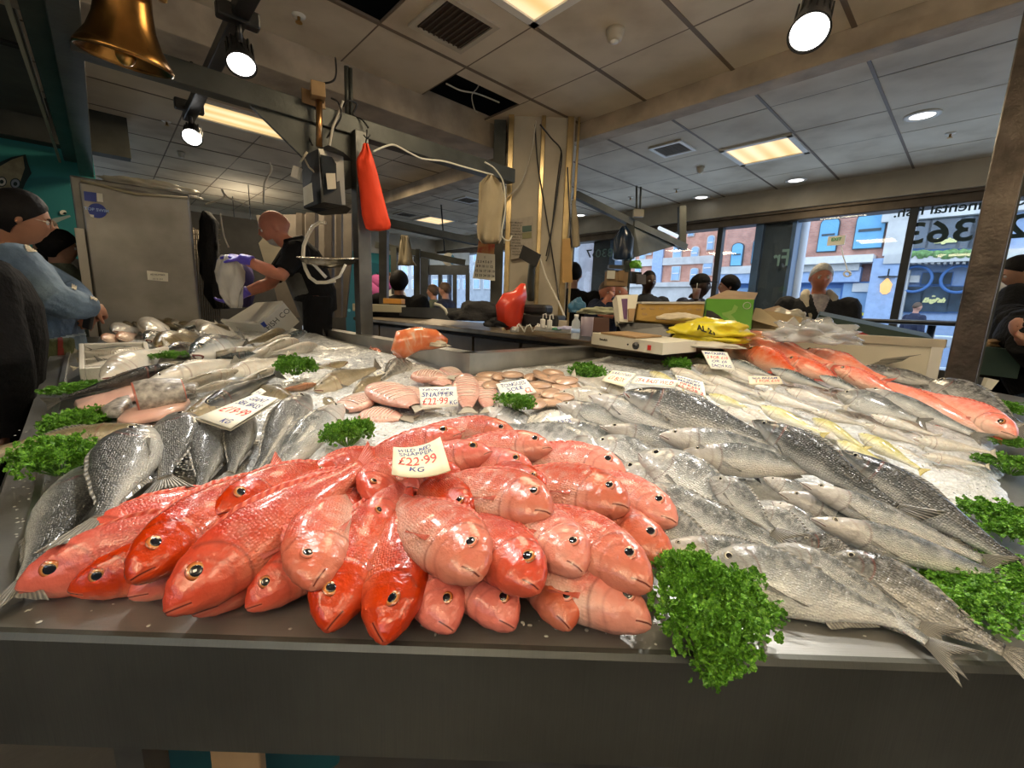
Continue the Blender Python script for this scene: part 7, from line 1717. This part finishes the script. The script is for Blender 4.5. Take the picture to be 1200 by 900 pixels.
# shelf of goods above the far worktop on the right
sh = empty('display_shelf', on_Y(722,325,4.0), 0, 'small shelf display of packets hung on the grey post', 'display')
b = MB(); b.box(on_Y(722,327,4.0),(.19,.10,.13),None,.004); b.build('display_box', M['card'], sh)
b = MB(); b.box(on_Y(716,322,3.93),(.07,.01,.07)); b.build('picture_card', M['paper'], sh)
b = MB(); b.box(on_Y(728,323,3.93),(.05,.01,.09)); b.build('picture_card', M['wood'], sh)
b = MB(); b.box(on_Y(723,318,4.0),(.20,.12,.012)); b.box(on_Y(722,313,4.0),(.14,.08,.03)); b.build('shelf', M['frame'], sh)
crumple('green_black_bag', on_Y(745,312,4.4), (.06,.05,.06), mat('lime_print',(.16,.48,.03),.5), 'lime green packet hooked on the grey post', 'packet', 31, .3)
sheet('dark_box', [(740,318),(752,319),(752,333),(740,332)], 4.4, M['black'], 'black box hanging below the lime green packet', 'box', .06)
sheet('grey_box', [(747,321),(757,322),(757,333),(747,333)], 4.35, mat('grey_card',(.20,.18,.18),.7), 'grey card box beside the man in the dark jacket', 'box', .06)

q = on_Y(1165,462,2.38); b = MB(); b.box((q.x+.12,q.y+.06,.40),(.50,.30,.80),Matrix.Rotation(ANG_B,3,'Z'),.01); solid('storage_bin', b, M['cream'], 'pale bin on the floor carrying the boxes right of the steel post', 'bin')
# ================================================================ people
def fuse(mb, voxel, smooth=4, fac=.5):
    """merge overlapping closed shapes into one continuous skin"""
    me0 = mb.mesh('tmp'); o = bpy.data.objects.new('tmp', me0); COL.objects.link(o)
    r = o.modifiers.new('r','REMESH'); r.mode = 'VOXEL'; r.voxel_size = voxel; r.use_smooth_shade = True
    if smooth: s = o.modifiers.new('s','SMOOTH'); s.iterations = smooth; s.factor = fac
    dg = bpy.context.evaluated_depsgraph_get(); dg.update()
    me = bpy.data.meshes.new_from_object(o.evaluated_get(dg)); bpy.data.objects.remove(o); bpy.data.meshes.remove(me0); return me
def skinmat(name, c, c2=None):
    return mat(name, c, .5, var=.25, vscale=9, sss=.12, spec=.35)
SKIN = dict(pale=skinmat('skin_pale',(.52,.27,.19)), rosy=skinmat('skin_rosy',(.55,.22,.14)), brown=skinmat('skin_brown',(.34,.16,.09)), dark=skinmat('skin_dark',(.055,.028,.018)), olive=skinmat('skin_olive',(.42,.23,.15)))
def cloth(name, c, var=.3, rough=.85, vs=14, b=.6, **k): return mat(name, c, rough, var=var, vscale=vs, bump=b, bscale=45, **k)
CL = dict(black=cloth('black_jacket_cloth',(.007,.007,.008),spec=.15), navy=cloth('navy_cloth',(.014,.02,.05)), char=cloth('charcoal_cloth',(.022,.023,.026),spec=.2), grey=cloth('grey_apron_cloth',(.07,.07,.062)), jean=cloth('blue_jeans',(.05,.09,.17)), olive=cloth('olive_trousers',(.075,.09,.035)), green=cloth('grey_green_coat',(.12,.14,.10)))
HAIR = dict(black=mat('black_hair',(.006,.005,.005),.7,bump=.3,bscale=60,spec=.2), brown=mat('brown_hair',(.09,.05,.025),.5,bump=.8,bscale=90), grey=mat('grey_hair',(.42,.42,.40),.6,bump=.8,bscale=90))
GLOVE = mat('violet_rubber_glove',(.10,.07,.55),.4,bump=.2)
M['eyew'] = mat('eye_white',(.6,.58,.55),.2); M['eyed'] = mat('eye_dark',(.02,.012,.01),.1)
def head_frame(f, tilt=0, roll=0):
    f = Vector(f).normalized(); side = UP.cross(f).normalized(); u = f.cross(side)
    R = Matrix((f,side,u)).transposed()
    return R @ Matrix.Rotation(radians(tilt),3,'Y') @ Matrix.Rotation(radians(roll),3,'X')
def head_pt(u, v):
    """unit head surface: x forward, y left, z up; height 1 (chin -.5, crown .5)"""
    th = pi*v; ph = 2*pi*u; d = Vector((sin(th)*cos(ph), sin(th)*sin(ph), cos(th)))
    x, y, z = d.x*.40, d.y*.335, d.z*.5
    if z < .02:
        k = 1-.30*min(1,(-z+.02)/.45)**1.4; y *= k
        x = x*(1-.05*min(1,-z/.4)) if x > 0 else x*(1-.62*min(1,(-z+.02)/.42))
    if x < 0: x *= 1.12
    p = Vector((x,y,z)); f = max(0,d.x)
    g = lambda cy,cz,sy,sz: exp(-((abs(y)-cy)/sy)**2-((z-cz)/sz)**2)*f
    p.x += .085*exp(-(y/.045)**2)*(max(0,1-abs(z+.085)/.105)**1.1 if z < .02 else 0)*f   # nose tip
    p.x += .045*exp(-(y/.035)**2-((z+.01)/.07)**2)*f + .022*g(.0,.07,.24,.03)
    p.x -= .040*g(.125,.015,.065,.042); p.x += .02*g(.17,-.09,.07,.06)
    p.x += .028*exp(-(y/.085)**2)*(exp(-((z+.20)/.020)**2)+exp(-((z+.245)/.020)**2))*f - .014*exp(-(y/.10)**2-((z+.222)/.010)**2)*f
    p.x += .035*exp(-(y/.09)**2-((z+.38)/.07)**2)*f - .012*exp(-(y/.1)**2-((z+.30)/.03)**2)*f
    return p
def add_head(mb, c, R, H, n=40):
    mb.grid(lambda u,v: c+R@(head_pt(u,v)*H), n*2, n, close_u=True)
    for s in (-1,1): mb.ball(c+R@Vector((-.02*H,s*.335*H,-.03*H)), (.06*H,.045*H,.11*H), R@Matrix.Rotation(.25,3,'Y'), n=12, m=8)
def add_hand(mb, w, d, nrm, L=.18, curl=.6, thumb=1, spread=.12):
    """w wrist, d pointing direction, nrm palm normal: palm, four unequal fingers, thumb from the side"""
    d = Vector(d).normalized(); nrm = Vector(nrm); nrm = (nrm-d*nrm.dot(d)).normalized(); s = d.cross(nrm)*thumb
    pl = L*.52; R = Matrix((d,s,nrm)).transposed()
    mb.ball(w+d*pl*.52,(pl*.58,L*.215,L*.085),R,n=16,m=10); mb.tube([w-d*L*.12,w+d*L*.1],[L*.15,L*.16],10)
    for i,(off,ln) in enumerate(((.155,.42),(.055,.47),(-.05,.44),(-.15,.34))):
        p = w+d*pl*.92+s*off*L; dd = (d+s*off*spread*6).normalized(); P = [p-dd*L*.08,p]; a = 0
        for sgm in (.42,.33,.25):
            a += curl*.75; q = (dd*cos(a)+nrm*sin(a)); P.append(P[-1]+q*ln*L*sgm)
        mb.tube(P,[L*.052,L*.053,L*.050,L*.045,L*.036],8)
    p = w+d*pl*.28+s*L*.19; q1 = (d*.65+s*.75+nrm*.25).normalized(); q2 = (d*.92+s*.25+nrm*.5).normalized()
    mb.tube([w+d*pl*.15+s*L*.08,p,p+q1*L*.20,p+q1*L*.20+q2*L*.17],[L*.075,L*.068,L*.055,L*.040],8)
def ring_loft(mb, rings, n=24):
    """rings: (centre, half width vector, half depth vector)"""
    g = []
    for c,w,dp in rings: g.append([mb.v(c+w*cos(2*pi*k/n)+dp*sin(2*pi*k/n)) for k in range(n)])
    for i in range(len(g)-1):
        for k in range(n): mb._f([g[i][k],g[i][(k+1)%n],g[i+1][(k+1)%n],g[i+1][k]],True)
    mb._f(g[0][::-1]); mb._f(g[-1])
def person(lab, J, face, H=.225, skin='pale', top='black', legs='jean', hair='black', hairstyle='short', voxel=.008, tilt=0, sleeve='long', hands=True, curl=.5,
           glove=False, beard=False, glasses=False, topname='jacket', depth=.12, group=None, roll=0, puffy=0, extra=None, handdirs=None):
    """J: joints in the hall: head, neck, shL, shR, elL, elR, wrL, wrR, hipL, hipR, knL, knR, ftL, ftR"""
    base = (J['ftL']+J['ftR'])/2; base.z = min(J['ftL'].z,J['ftR'].z)-.05
    o = empty('person', base, 0, lab, 'person', group)
    R = head_frame(face, tilt, roll); hc = J['head']
    shm = (J['shL']+J['shR'])/2; hpm = (J['hipL']+J['hipR'])/2; rv = (J['shL']-J['shR']); hw = rv.length/2; rv.normalize()
    axis = (shm-hpm).normalized(); fw = rv.cross(axis)*1.0; hwv = (J['hipL']-J['hipR']).normalized(); hh = (J['hipL']-J['hipR']).length/2
    def torso(mb, e):
        ring_loft(mb,[(hpm-axis*.06,hwv*(hh+.05+e),fw*(.10+e)),(hpm+axis*.04,hwv*(hh+.065+e),fw*(depth+e)),(hpm.lerp(shm,.35),rv*(hw*.74+e),fw*(depth*.95+e)),(hpm.lerp(shm,.65),rv*(hw*.86+e),fw*(depth+e)),(hpm.lerp(shm,.88),rv*(hw*.96+e),fw*(depth*.88+e)),(shm+axis*.015,rv*(hw*.80+e),fw*(depth*.6+e)),(shm+axis*.055,rv*(hw*.45+e*.6),fw*(.062+e*.6))])
    def arm(mb, s, e, upto=1.0):
        S_,E_,W_ = J['sh'+s],J['el'+s],J['wr'+s]
        P = [S_-rv*(.02 if s=='L' else -.02), S_.lerp(E_,.12), S_.lerp(E_,.5), E_]; r = [.055+e,.056+e,.048+e,.042+e]
        if upto > .5: P += [E_.lerp(W_,.3),E_.lerp(W_,.95 if e else 1.0)]; r += [.042+e,.028+e]
        elif upto > .3: P[-1] = S_.lerp(E_,.85)
        mb.tube(P,r,14); mb.ball(S_-UP*.025,.052+e,n=16,m=10)
    def leg(mb, s, e, low=1.0):
        A_,K_,F_ = J['hip'+s],J['kn'+s],J['ft'+s]
        mb.tube([A_+UP*.03,A_.lerp(K_,.4),K_,K_.lerp(F_,.35),F_],[.085+e,.078+e,.056+e,.056+e,.040+e],14)
    mb = MB(); torso(mb,0)
    nk = [shm+axis*.0, J['neck'], hc+R@Vector((-.06,0,-.22))*H]; mb.tube(nk,[.062,.052,.050],16)
    add_head(mb, hc, R, H, 36 if voxel < .009 else 24)
    for s in 'LR':
        arm(mb,s,0); leg(mb,s,0)
        if hands:
            d = (J['wr'+s]-J['el'+s]).normalized(); nr = fw*-1 if s=='L' else fw*-1
            if handdirs and s in handdirs: d, nr = handdirs[s]
            if not glove: add_hand(mb, J['wr'+s]+Vector(d)*.01, d, nr, .165, curl, 1 if s=='L' else -1)
        f = J['ft'+s]; ff = Vector((R.col[0].x,R.col[0].y,0)).normalized(); mb.ball(f+ff*.06-UP*.015,(.125,.045,.045),Matrix((ff,UP.cross(ff),UP)).transposed(),n=14)
    me = fuse(mb, voxel); me.materials.append(SKIN[skin]); b_ = link('body', me, None, o); me.transform(o.matrix_basis.inverted())
    def child(mb, nm, mt, vox=None, sm=3):
        me = fuse(mb, vox or voxel, sm) if vox != 0 else mb.mesh(nm); me.materials.append(mt) if not me.materials else None
        q = link(nm, me, None, o); me.transform(o.matrix_basis.inverted()); return q
    e = .014+puffy
    mb = MB(); torso(mb, e)
    for s in 'LR': arm(mb,s,e+.002, 1.0 if sleeve=='long' else .4)
    if sleeve=='long' or True: ring_loft(mb,[(shm+axis*.03,rv*.085,fw*.080),(shm+axis*.075,rv*.070,fw*.072)],18)
    child(mb, topname, CL.get(top,top) if isinstance(top,str) else top)
    mb = MB(); ring_loft(mb,[(hpm-axis*.10,hwv*(hh+.06),fw*.105),(hpm+axis*.02,hwv*(hh+.068),fw*(depth+.008))])
    for s in 'LR': leg(mb,s,.014)
    child(mb, 'trousers', CL[legs] if isinstance(legs,str) else legs, max(voxel,.010))
    mb = MB()
    for s in 'LR':
        f = J['ft'+s]; ff = Vector((R.col[0].x,R.col[0].y,0)).normalized(); mb.ball(f+ff*.065-UP*.012,(.138,.052,.05),Matrix((ff,UP.cross(ff),UP)).transposed(),n=14)
    child(mb, 'shoes', M['black'], 0)
    if glove:
        for s in 'LR':
            d = (J['wr'+s]-J['el'+s]).normalized(); nr = fw*-1
            if handdirs and s in handdirs: d, nr = handdirs[s]
            mb = MB(); add_hand(mb, J['wr'+s]+Vector(d)*.005, d, nr, .185, curl, 1 if s=='L' else -1); mb.tube([J['wr'+s]-Vector(d)*.055,J['wr'+s]+Vector(d)*.02],[.034,.032],12); child(mb,'glove',GLOVE,.005)
    # eyes
    for s in (-1,1):
        c = hc+R@Vector((.332,s*.125,.012))*H; q = MB(); q.ball(c,.052*H,n=12,m=8); ey = child(q,'eye',M['eyew'],0)
        q = MB(); q.ball(c+R@Vector((.034,0,-.004))*H,.024*H,n=10,m=6); me = q.mesh('iris',M['eyed']); me.transform(o.matrix_basis.inverted()); link('iris',me,None,ey)
        q = MB(); q.tube([hc+R@Vector((.392,s*.07,.075))*H,hc+R@Vector((.385,s*.13,.090))*H,hc+R@Vector((.34,s*.19,.070))*H],[.012*H,.014*H,.006*H],6); child(q,'eyebrow',HAIR[hair] if hair in HAIR else HAIR['black'],0)
    def cap_shape(zc, ex, back=1.0, front=.0, seed=0, drop=-.1):
        """hair as a shell over the skull; front hairline height zc, nape down to drop"""
        mb = MB()
        def fn(u,v):
            ph = 2*pi*u; fr = cos(ph)
            lim = drop+(zc-drop)*(.5+.5*fr)**1.1 ; vmax = math.acos(max(-1,min(1,lim/.5)))/pi
            p = head_pt(u, v*vmax); n_ = p.normalized(); k = ex*(1-.75*(v**6)) + .012*noise.noise(p*14+Vector((seed,0,0)))
            return hc+R@((p+n_*k)*H)
        mb.grid(fn, 40, 16, close_u=True); q0 = len(mb.bm.verts)
        mb.grid(lambda u,v: hc+R@((head_pt(u, v*.9*math.acos(max(-1,min(1,(drop+(zc-drop)*(.5+.5*cos(2*pi*u))**1.1)/.5)))/pi)*.96)*H), 40, 10, close_u=True)
        return mb
    if hairstyle == 'short': child(cap_shape(.27,.045,drop=-.26),'hair',HAIR[hair],0)
    elif hairstyle == 'crop': child(cap_shape(.30,.018,drop=-.12),'hair',HAIR[hair],0)
    elif hairstyle == 'bun':
        mb = cap_shape(.25,.055,drop=-.42); child(mb,'hair',HAIR[hair],0)
        mb = MB(); mb.ball(hc+R@Vector((-.46,0,.18))*H,(.17*H,.17*H,.16*H)); child(mb,'hair_bun',HAIR[hair],0)
    elif hairstyle == 'big': child(cap_shape(.22,.12,drop=-.42),'hair',HAIR[hair],0)
    elif hairstyle == 'scarf':
        child(cap_shape(.22,.05,drop=-.46),'headscarf',CL['black'],0)
    elif hairstyle == 'cap':
        child(cap_shape(.16,.05,drop=.02),'cap',CL['black'],0)
        mb = MB(); mb.prism([hc+R@Vector((x,y,.17-.04*(x-.3)))*H for x,y in ((.30,-.26),(.50,-.22),(.66,-.10),(.68,.10),(.50,.22),(.30,.26))],R@Vector((0,0,.02*H))); child(mb,'cap_peak',CL['black'],0)
    elif hairstyle == 'fringe': child(cap_shape(-.02,.018,drop=-.16),'hair',HAIR['grey'],0) if False else None
    if beard:
        mb = MB(); mb.grid(lambda u,v: hc+R@((head_pt(-.17+.34*u,.68+.27*v)+Vector((.012,0,-.004)))*H), 16, 10)
        mb.grid(lambda u,v: hc+R@((head_pt(-.17+.34*u,.68+.27*v)*.95)*H), 16, 10); child(mb,'beard',HAIR['grey'],0)
    if glasses:
        gm = mat('spectacle_wire',(.45,.38,.25),.3,1); mb = MB()
        for s in (-1,1):
            c = hc+R@Vector((.40,s*.13,.0))*H; mb.tube([c+R@Vector((0,.085*cos(t*pi/7),.075*sin(t*pi/7)))*H for t in range(15)],.0016,5,cap=False)
            mb.tube([hc+R@Vector((.40,s*.215,.01))*H,hc+R@Vector((.0,s*.35,.02))*H],.0016,5)
        mb.tube([hc+R@Vector((.415,-.04,.01))*H,hc+R@Vector((.415,.04,.01))*H],.0016,5); child(mb,'glasses',gm,0)
    if extra: extra(o, R, hc, H, child)
    return o
def stand(px, py, Y, face_deg, ht=1.72, H=.225, arms='down', fz=0.0, turn=None, sw=.19):
    """joints of a standing figure whose head centre projects at (px,py); face_deg: 0 = towards +X, -90 = towards the camera"""
    hd = on_Y(px,py,Y); f = Vector((cos(radians(face_deg)),sin(radians(face_deg)),0)); t = radians(face_deg if turn is None else turn)
    bf = Vector((cos(t),sin(t),0)); L = UP.cross(bf); z = hd.z; c = Vector((hd.x,hd.y,0)); k = ht/1.72
    s = z-.205*k
    J = dict(head=hd, neck=c+UP*(z-.13*k)-bf*.02, shL=c+L*sw+UP*s-bf*.02, shR=c-L*sw+UP*s-bf*.02, hipL=c+L*.09+UP*(s-.50*k), hipR=c-L*.09+UP*(s-.50*k))
    lo = fz+.07; hz = s-.50*k
    for sd,m in (('L',1),('R',-1)):
        J['kn'+sd] = c+L*.10*m+UP*((hz+lo)*.5+.02); J['ft'+sd] = c+L*.11*m+UP*lo
        if arms == 'down': J['el'+sd] = J['sh'+sd]+L*.05*m-UP*.28*k-bf*.02; J['wr'+sd] = J['el'+sd]-UP*.24*k+bf*.05
        elif arms == 'fold': J['el'+sd] = J['sh'+sd]+L*.04*m-UP*.27*k+bf*.05; J['wr'+sd] = J['el'+sd]-L*.22*m+UP*.03+bf*.17
        elif arms == 'front': J['el'+sd] = J['sh'+sd]+L*.04*m-UP*.27*k; J['wr'+sd] = J['el'+sd]-L*.08*m-UP*.02+bf*.23
    return J, face_deg
def fdir(deg, up=0): return Vector((cos(radians(deg)),sin(radians(deg)),up))

from mathutils.bvhtree import BVHTree
def decal(o, target_name, poly, mt, nm, step=1.2, off=.004):
    """cloth patch lying on a garment inside the survey outline"""
    tg = [c for c in o.children if c.name.startswith(target_name)][0]; me = tg.data
    bv = BVHTree.FromPolygons([v.co+o.location for v in me.vertices],[p.vertices[:] for p in me.polygons])
    xs = [p[0] for p in poly]; ys = [p[1] for p in poly]; nx = int((max(xs)-min(xs))/step)+2; ny = int((max(ys)-min(ys))/step)+2
    def ins(x,y):
        c = False
        for i in range(len(poly)):
            (x0,y0),(x1,y1) = poly[i],poly[i-1]
            if (y0>y) != (y1>y) and x < (x1-x0)*(y-y0)/(y1-y0)+x0: c = not c
        return c
    mb = MB(); g = {}
    for i in range(nx):
        for j in range(ny):
            x, y = min(xs)+i*step, min(ys)+j*step
            if ins(x,y):
                d = ray(x,y).normalized(); h = bv.ray_cast(EYE,d)
                if h[0]: g[i,j] = mb.v(h[0]+h[1]*off)
    for (i,j) in list(g):
        q = [(i,j),(i+1,j),(i+1,j+1),(i,j+1)]
        if all(k in g for k in q): mb._f([g[k] for k in q],True)
    me2 = mb.mesh(nm, mt); me2.transform(o.matrix_basis.inverted()); return link(nm, me2, None, o)
# vendor
YV = 3.05
J, _ = stand(322,268,YV,178,1.74,fz=.15,turn=185,sw=.18)
J['shL'] = on_Y(350,292,2.90); J['shR'] = on_Y(346,290,3.24); J['neck'] = on_Y(334,283,3.06)
J['elL'] = on_Y(329,323,2.78); J['wrL'] = on_Y(286,304,2.74); J['elR'] = on_Y(316,332,3.05); J['wrR'] = on_Y(282,345,2.90)
J['hipL'] = on_Y(372,352,3.0); J['hipR'] = on_Y(372,352,3.2)
for s,y in (('L',3.0),('R',3.2)): J['kn'+s] = Vector((J['hip'+s].x-.02,y,.62)); J['ft'+s] = Vector((J['hip'+s].x,y,.22))
def vendor_extra(o, R, hc, H, child):
    mb = MB(); P = [on_Y(x,y,YV) for x,y in ((334,300),(352,304),(366,322),(372,345),(378,372),(345,372),(335,345),(330,318))]
    shm = (J['shL']+J['shR'])/2; hpm = (J['hipL']+J['hipR'])/2; ax = (shm-hpm).normalized(); rv = (J['shL']-J['shR']).normalized(); fw = rv.cross(ax)
    sgn = 1 if fw.x < 0 else -1
    def fn(u,v):
        c = hpm-ax*.42+ (shm-hpm+ax*.30)*v; th = -1.25+2.5*u; w_ = .155+.03*(1-v)
        return c+rv*sin(th)*(w_+.022)+fw*sgn*cos(th)*(.15)
    mb.grid(fn,22,16); mb.grid(lambda u,v: fn(u,v)-fw*sgn*.006,22,16); child(mb,'apron',CL['grey'],0)
    mb = MB(); mb.tube([shm+rv*.06+ax*.06,J['neck']-fw*sgn*.03,shm-rv*.06+ax*.06],.006,6); child(mb,'apron_strap',CL['grey'],0)
    pass
person('balding fish vendor in a black shirt and grey apron, violet gloves, filling a carrier bag', J, fdir(208,-.35), .232, 'rosy', 'black', 'black', 'grey', 'none', .0065, sleeve='short', glove=True, beard=True, curl=.55, topname='shirt', depth=.135, extra=vendor_extra, roll=0,
       handdirs={'L':((-.95,.0,.18),(0,.3,-1)),'R':((-.85,-.1,-.5),(0,.2,1))})
hanging('carrier_bag',[(262,272,299),(258,279,306),(255,284,318),(256,285,330),(261,282,345),(268,282,356),(273,281,361)],2.74,mat('white_film_bag',(.62,.60,.55),.35,alpha=.82,coat=.3),'thin white carrier bag hanging from the vendor gloved hand','bag',.06,30,.02)

# denim jacket woman
denim = mat('washed_denim',(.20,.29,.38),.8,var=.5,vscale=7,bump=.7,bscale=30,col2=(.07,.11,.17))
YW = 1.95
J, _ = stand(24,256,YW,25,1.68,sw=.17,turn=10)
J['shL'] = on_Y(2,300,2.10); J['shR'] = on_Y(16,306,1.82); J['neck'] = on_Y(12,288,1.95)
J['elR'] = on_Y(62,352,1.80); J['wrR'] = on_Y(104,360,1.98); J['elL'] = on_Y(80,340,2.3); J['wrL'] = on_Y(102,366,2.1)
J['hipL'] = on_Y(60,402,2.12); J['hipR'] = on_Y(52,404,1.93)
for s,y in (('L',2.12),('R',1.93)): J['kn'+s] = Vector((J['hip'+s].x+.03,y,.50)); J['ft'+s] = Vector((J['hip'+s].x,y,.08))
def woman_extra(o, R, hc, H, child):
    rm = mat('frayed_cream_cotton',(.62,.54,.38),.9,bump=.8,bscale=60)
    for pts in (((0,278),(10,276),(24,280),(22,283),(8,284),(0,283)),((27,287),(35,285),(48,290),(59,300),(58,303),(44,297),(31,296)),((84,332),(91,336),(90,341),(83,340)),((104,346),(115,350),(113,354),(105,351))):
        decal(o,'denim_jacket',pts,rm,'frayed_patch')
    decal(o,'trousers',((67,396),(74,396),(75,450),(67,450)),mat('dark_red_stripe',(.16,.015,.01),.8),'side_stripe')
    decal(o,'denim_jacket',((34,400),(104,388),(106,392),(70,398),(36,406)),mat('pale_frayed_hem',(.32,.40,.45),.9),'frayed_hem')
    mb = MB(); mb.box(on_Y(104,373,1.95),(.035,.02,.10),Matrix.Rotation(.3,3,'Y'),.006); child(mb,'phone',M['black'],0)
person('woman in a ripped pale denim jacket with dark hair tied back and thin glasses', J, fdir(48,-.15), .225, 'brown', denim, 'olive', 'black', 'bun', .0065, glasses=True, curl=.8, topname='denim_jacket', depth=.115, puffy=.014, extra=woman_extra)
# dark coat figure cut by the left edge
J, _ = stand(-75,255,1.45,20,1.72,sw=.20)
J['shR'] = on_Y(-42,322,1.30); J['elR'] = on_Y(-12,420,1.28); J['wrR'] = on_Y(2,500,1.38)
person('person in a long black coat cut off by the left edge of the frame', J, fdir(20), .225, 'brown', 'black', 'black', 'black', 'short', .009, puffy=.035, topname='coat')
J, _ = stand(52,273,3.0,5,1.55)
person('child face half hidden behind the denim jacket, looking right', J, fdir(35), .20, 'olive', 'black', 'black', 'brown', 'short', .010)
J, _ = stand(71,291,2.9,10,1.45)
person('smaller child with dark hair in front of the mural, looking right', J, fdir(42), .20, 'olive', 'green', 'black', 'black', 'big', .010)
# grey haired man at the window
J, _ = stand(962,326,3.65,-120,1.74,sw=.21)
def man_extra(o, R, hc, H, child):
    lm = mat('pale_fleece_lining',(.42,.38,.29),.9,bump=.8,bscale=60); sm = (J['shL']+J['shR'])/2; f = fdir(-115)*1.0; s = UP.cross(f)
    for k in (-1,1):
        mb = MB(); mb.tube([sm+s*k*.08-f*.05+UP*.09,sm+s*k*.10+f*.05+UP*.05,sm+s*k*.05+f*.125-UP*.10,sm+s*k*.03+f*.15-UP*.32],[.035,.035,.022,.014],8); child(mb,'collar_lining',lm,0)
    pm = mat('checked_shirt',(.22,.20,.24),.8,var=.7,vscale=40,col2=(.42,.38,.36)); decal(o,'jacket',((950,343),(971,342),(973,350),(966,366),(960,372),(954,358)),pm,'shirt',1.0,.006)
person('grey haired man in a dark jacket with pale lined collar at the window', J, fdir(-112,-.05), .228, 'rosy', 'char', 'jean', 'grey', 'short', .0075, puffy=.02, extra=man_extra)
# bald man
J, _ = stand(760,330,4.9,-70,1.76,sw=.22)
person('bald man in a zipped dark jacket between grey post and ochre carton', J, fdir(-80), .235, 'dark', 'char', 'jean', 'black', 'crop', .010, puffy=.02)
# man with cap and cup
J, _ = stand(821,335,4.6,-60,1.72,sw=.22)
J['elL'] = J['shL']+Vector((.02,-.12,-.26)); J['wrL'] = on_Y(818,354,4.30)
J['elR'] = on_Y(800,360,4.5); J['wrR'] = on_Y(814,358,4.28)
person('man in a dark cap and dark top holding a paper cup with a straw', J, fdir(-30), .235, 'dark', 'navy', 'jean', 'black', 'cap', .010, puffy=.015, curl=1.1)
q = on_Y(816,343,4.24); cu = empty('paper_cup', on_Y(816,350,4.24), 0, 'paper cup with a straw in the hand of the man in the cap', 'cup')
b = MB(); b.lathe([(.028,-.06),(.038,.035),(.039,.037),(.03,.04)],q,n=20); b.build('cup_body', mat('printed_cup',(.62,.55,.50),.6,var=.6,vscale=24,col2=(.55,.22,.14)), cu)
b = MB(); b.tube([q+UP*.03,q+UP*.09],.004,6); b.build('straw', M['paper'], cu)
J, _ = stand(854,336,4.3,170,1.62)
person('woman in a black headscarf seen in profile above the green carton', J, fdir(162), .215, 'pale', 'black', 'black', 'black', 'scarf', .009)
# seated man, hand to chin
J, _ = stand(711,342,4.3,-85,1.62,sw=.2)
J['shL'] = on_Y(726,357,4.3); J['shR'] = on_Y(698,357,4.3); J['elR'] = on_Y(690,375,4.1); J['wrR'] = on_Y(708,354,4.08); J['elL'] = on_Y(735,375,4.1); J['wrL'] = on_Y(716,370,4.0)
person('man in a navy jumper resting his chin on his hand beyond the worktop', J, fdir(-70,-.2), .22, 'rosy', 'navy', 'jean', 'brown', 'crop', .009, curl=1.0)
J, _ = stand(727,343,4.6,-110,1.58)
person('person mostly hidden behind the leaflet box, only the face showing', J, fdir(-130), .22, 'rosy', 'char', 'jean', 'grey', 'crop', .010)
J, _ = stand(672,322,4.5,75,1.78,sw=.22)
person('dark haired person in a black coat seen from behind beside the column', J, fdir(80), .235, 'olive', 'black', 'black', 'black', 'short', .010, puffy=.02)
# young man at the right
J, _ = stand(1196,320,3.0,190,1.76,sw=.2,arms='fold',turn=200)
J['neck'] = on_Y(1203,335,3.02); J['shL'] = on_Y(1192,347,2.85); J['shR'] = on_Y(1205,342,3.2); J['elL'] = on_Y(1180,370,2.75); J['wrL'] = on_Y(1197,371,2.62); J['elR'] = on_Y(1186,366,3.05)
person('young man with short black hair, arms folded, right of the steel post', J, fdir(146,-.38), .225, 'olive', 'black', 'jean', 'black', 'short', .0075, puffy=.02)
J, _ = stand(1262,330,2.3,190,1.70,sw=.2)
J['shL'] = on_Y(1225,380,2.2); J['elL'] = on_Y(1232,425,2.15); J['wrL'] = on_Y(1199,398,2.12); J['hipL'] = on_Y(1222,445,2.25); J['hipR'] = on_Y(1230,445,2.4)
person('person in a black padded jacket and jeans whose hand reaches in from the right edge', J, fdir(190), .225, 'pale', 'black', 'jean', 'black', 'short', .008, puffy=.03, curl=.8)
# figures far behind
J, _ = stand(507,342,7.0,175,1.62)
person('woman with tied brown hair in a green coat, far behind the sink', J, fdir(180), .22, 'pale', 'green', 'black', 'brown', 'bun', .014)
J, _ = stand(521,340,6.6,170,1.70)
person('person in a navy coat with fair hair, far behind the sink', J, fdir(165), .22, 'pale', 'navy', 'black', 'brown', 'short', .014, puffy=.02)
J, _ = stand(468,332,5.0,80,1.70,sw=.24)
person('dark figure with black hair seen from behind at the far stall', J, fdir(85), .24, 'brown', 'black', 'black', 'black', 'big', .014, puffy=.05)
J, _ = stand(457,328,7.2,-60,1.66)
person('distant person in a pale top behind the dark figure', J, fdir(-80), .22, 'pale', M['paper'], 'black', 'brown', 'short', .016)
for x,y,d,tp,lab in ((1075,360,9.8,'navy','pedestrian in dark blue passing under the left pub window'),(1166,362,9.2,'navy','pedestrian in dark blue beside the pub doorway')):
    p = on_Y(x,y,d); J, _ = stand(x,y,d,0,1.7,fz=-.03)
    person(lab, J, fdir(0), .22, 'pale', tp, 'black', 'brown', 'crop', .02)
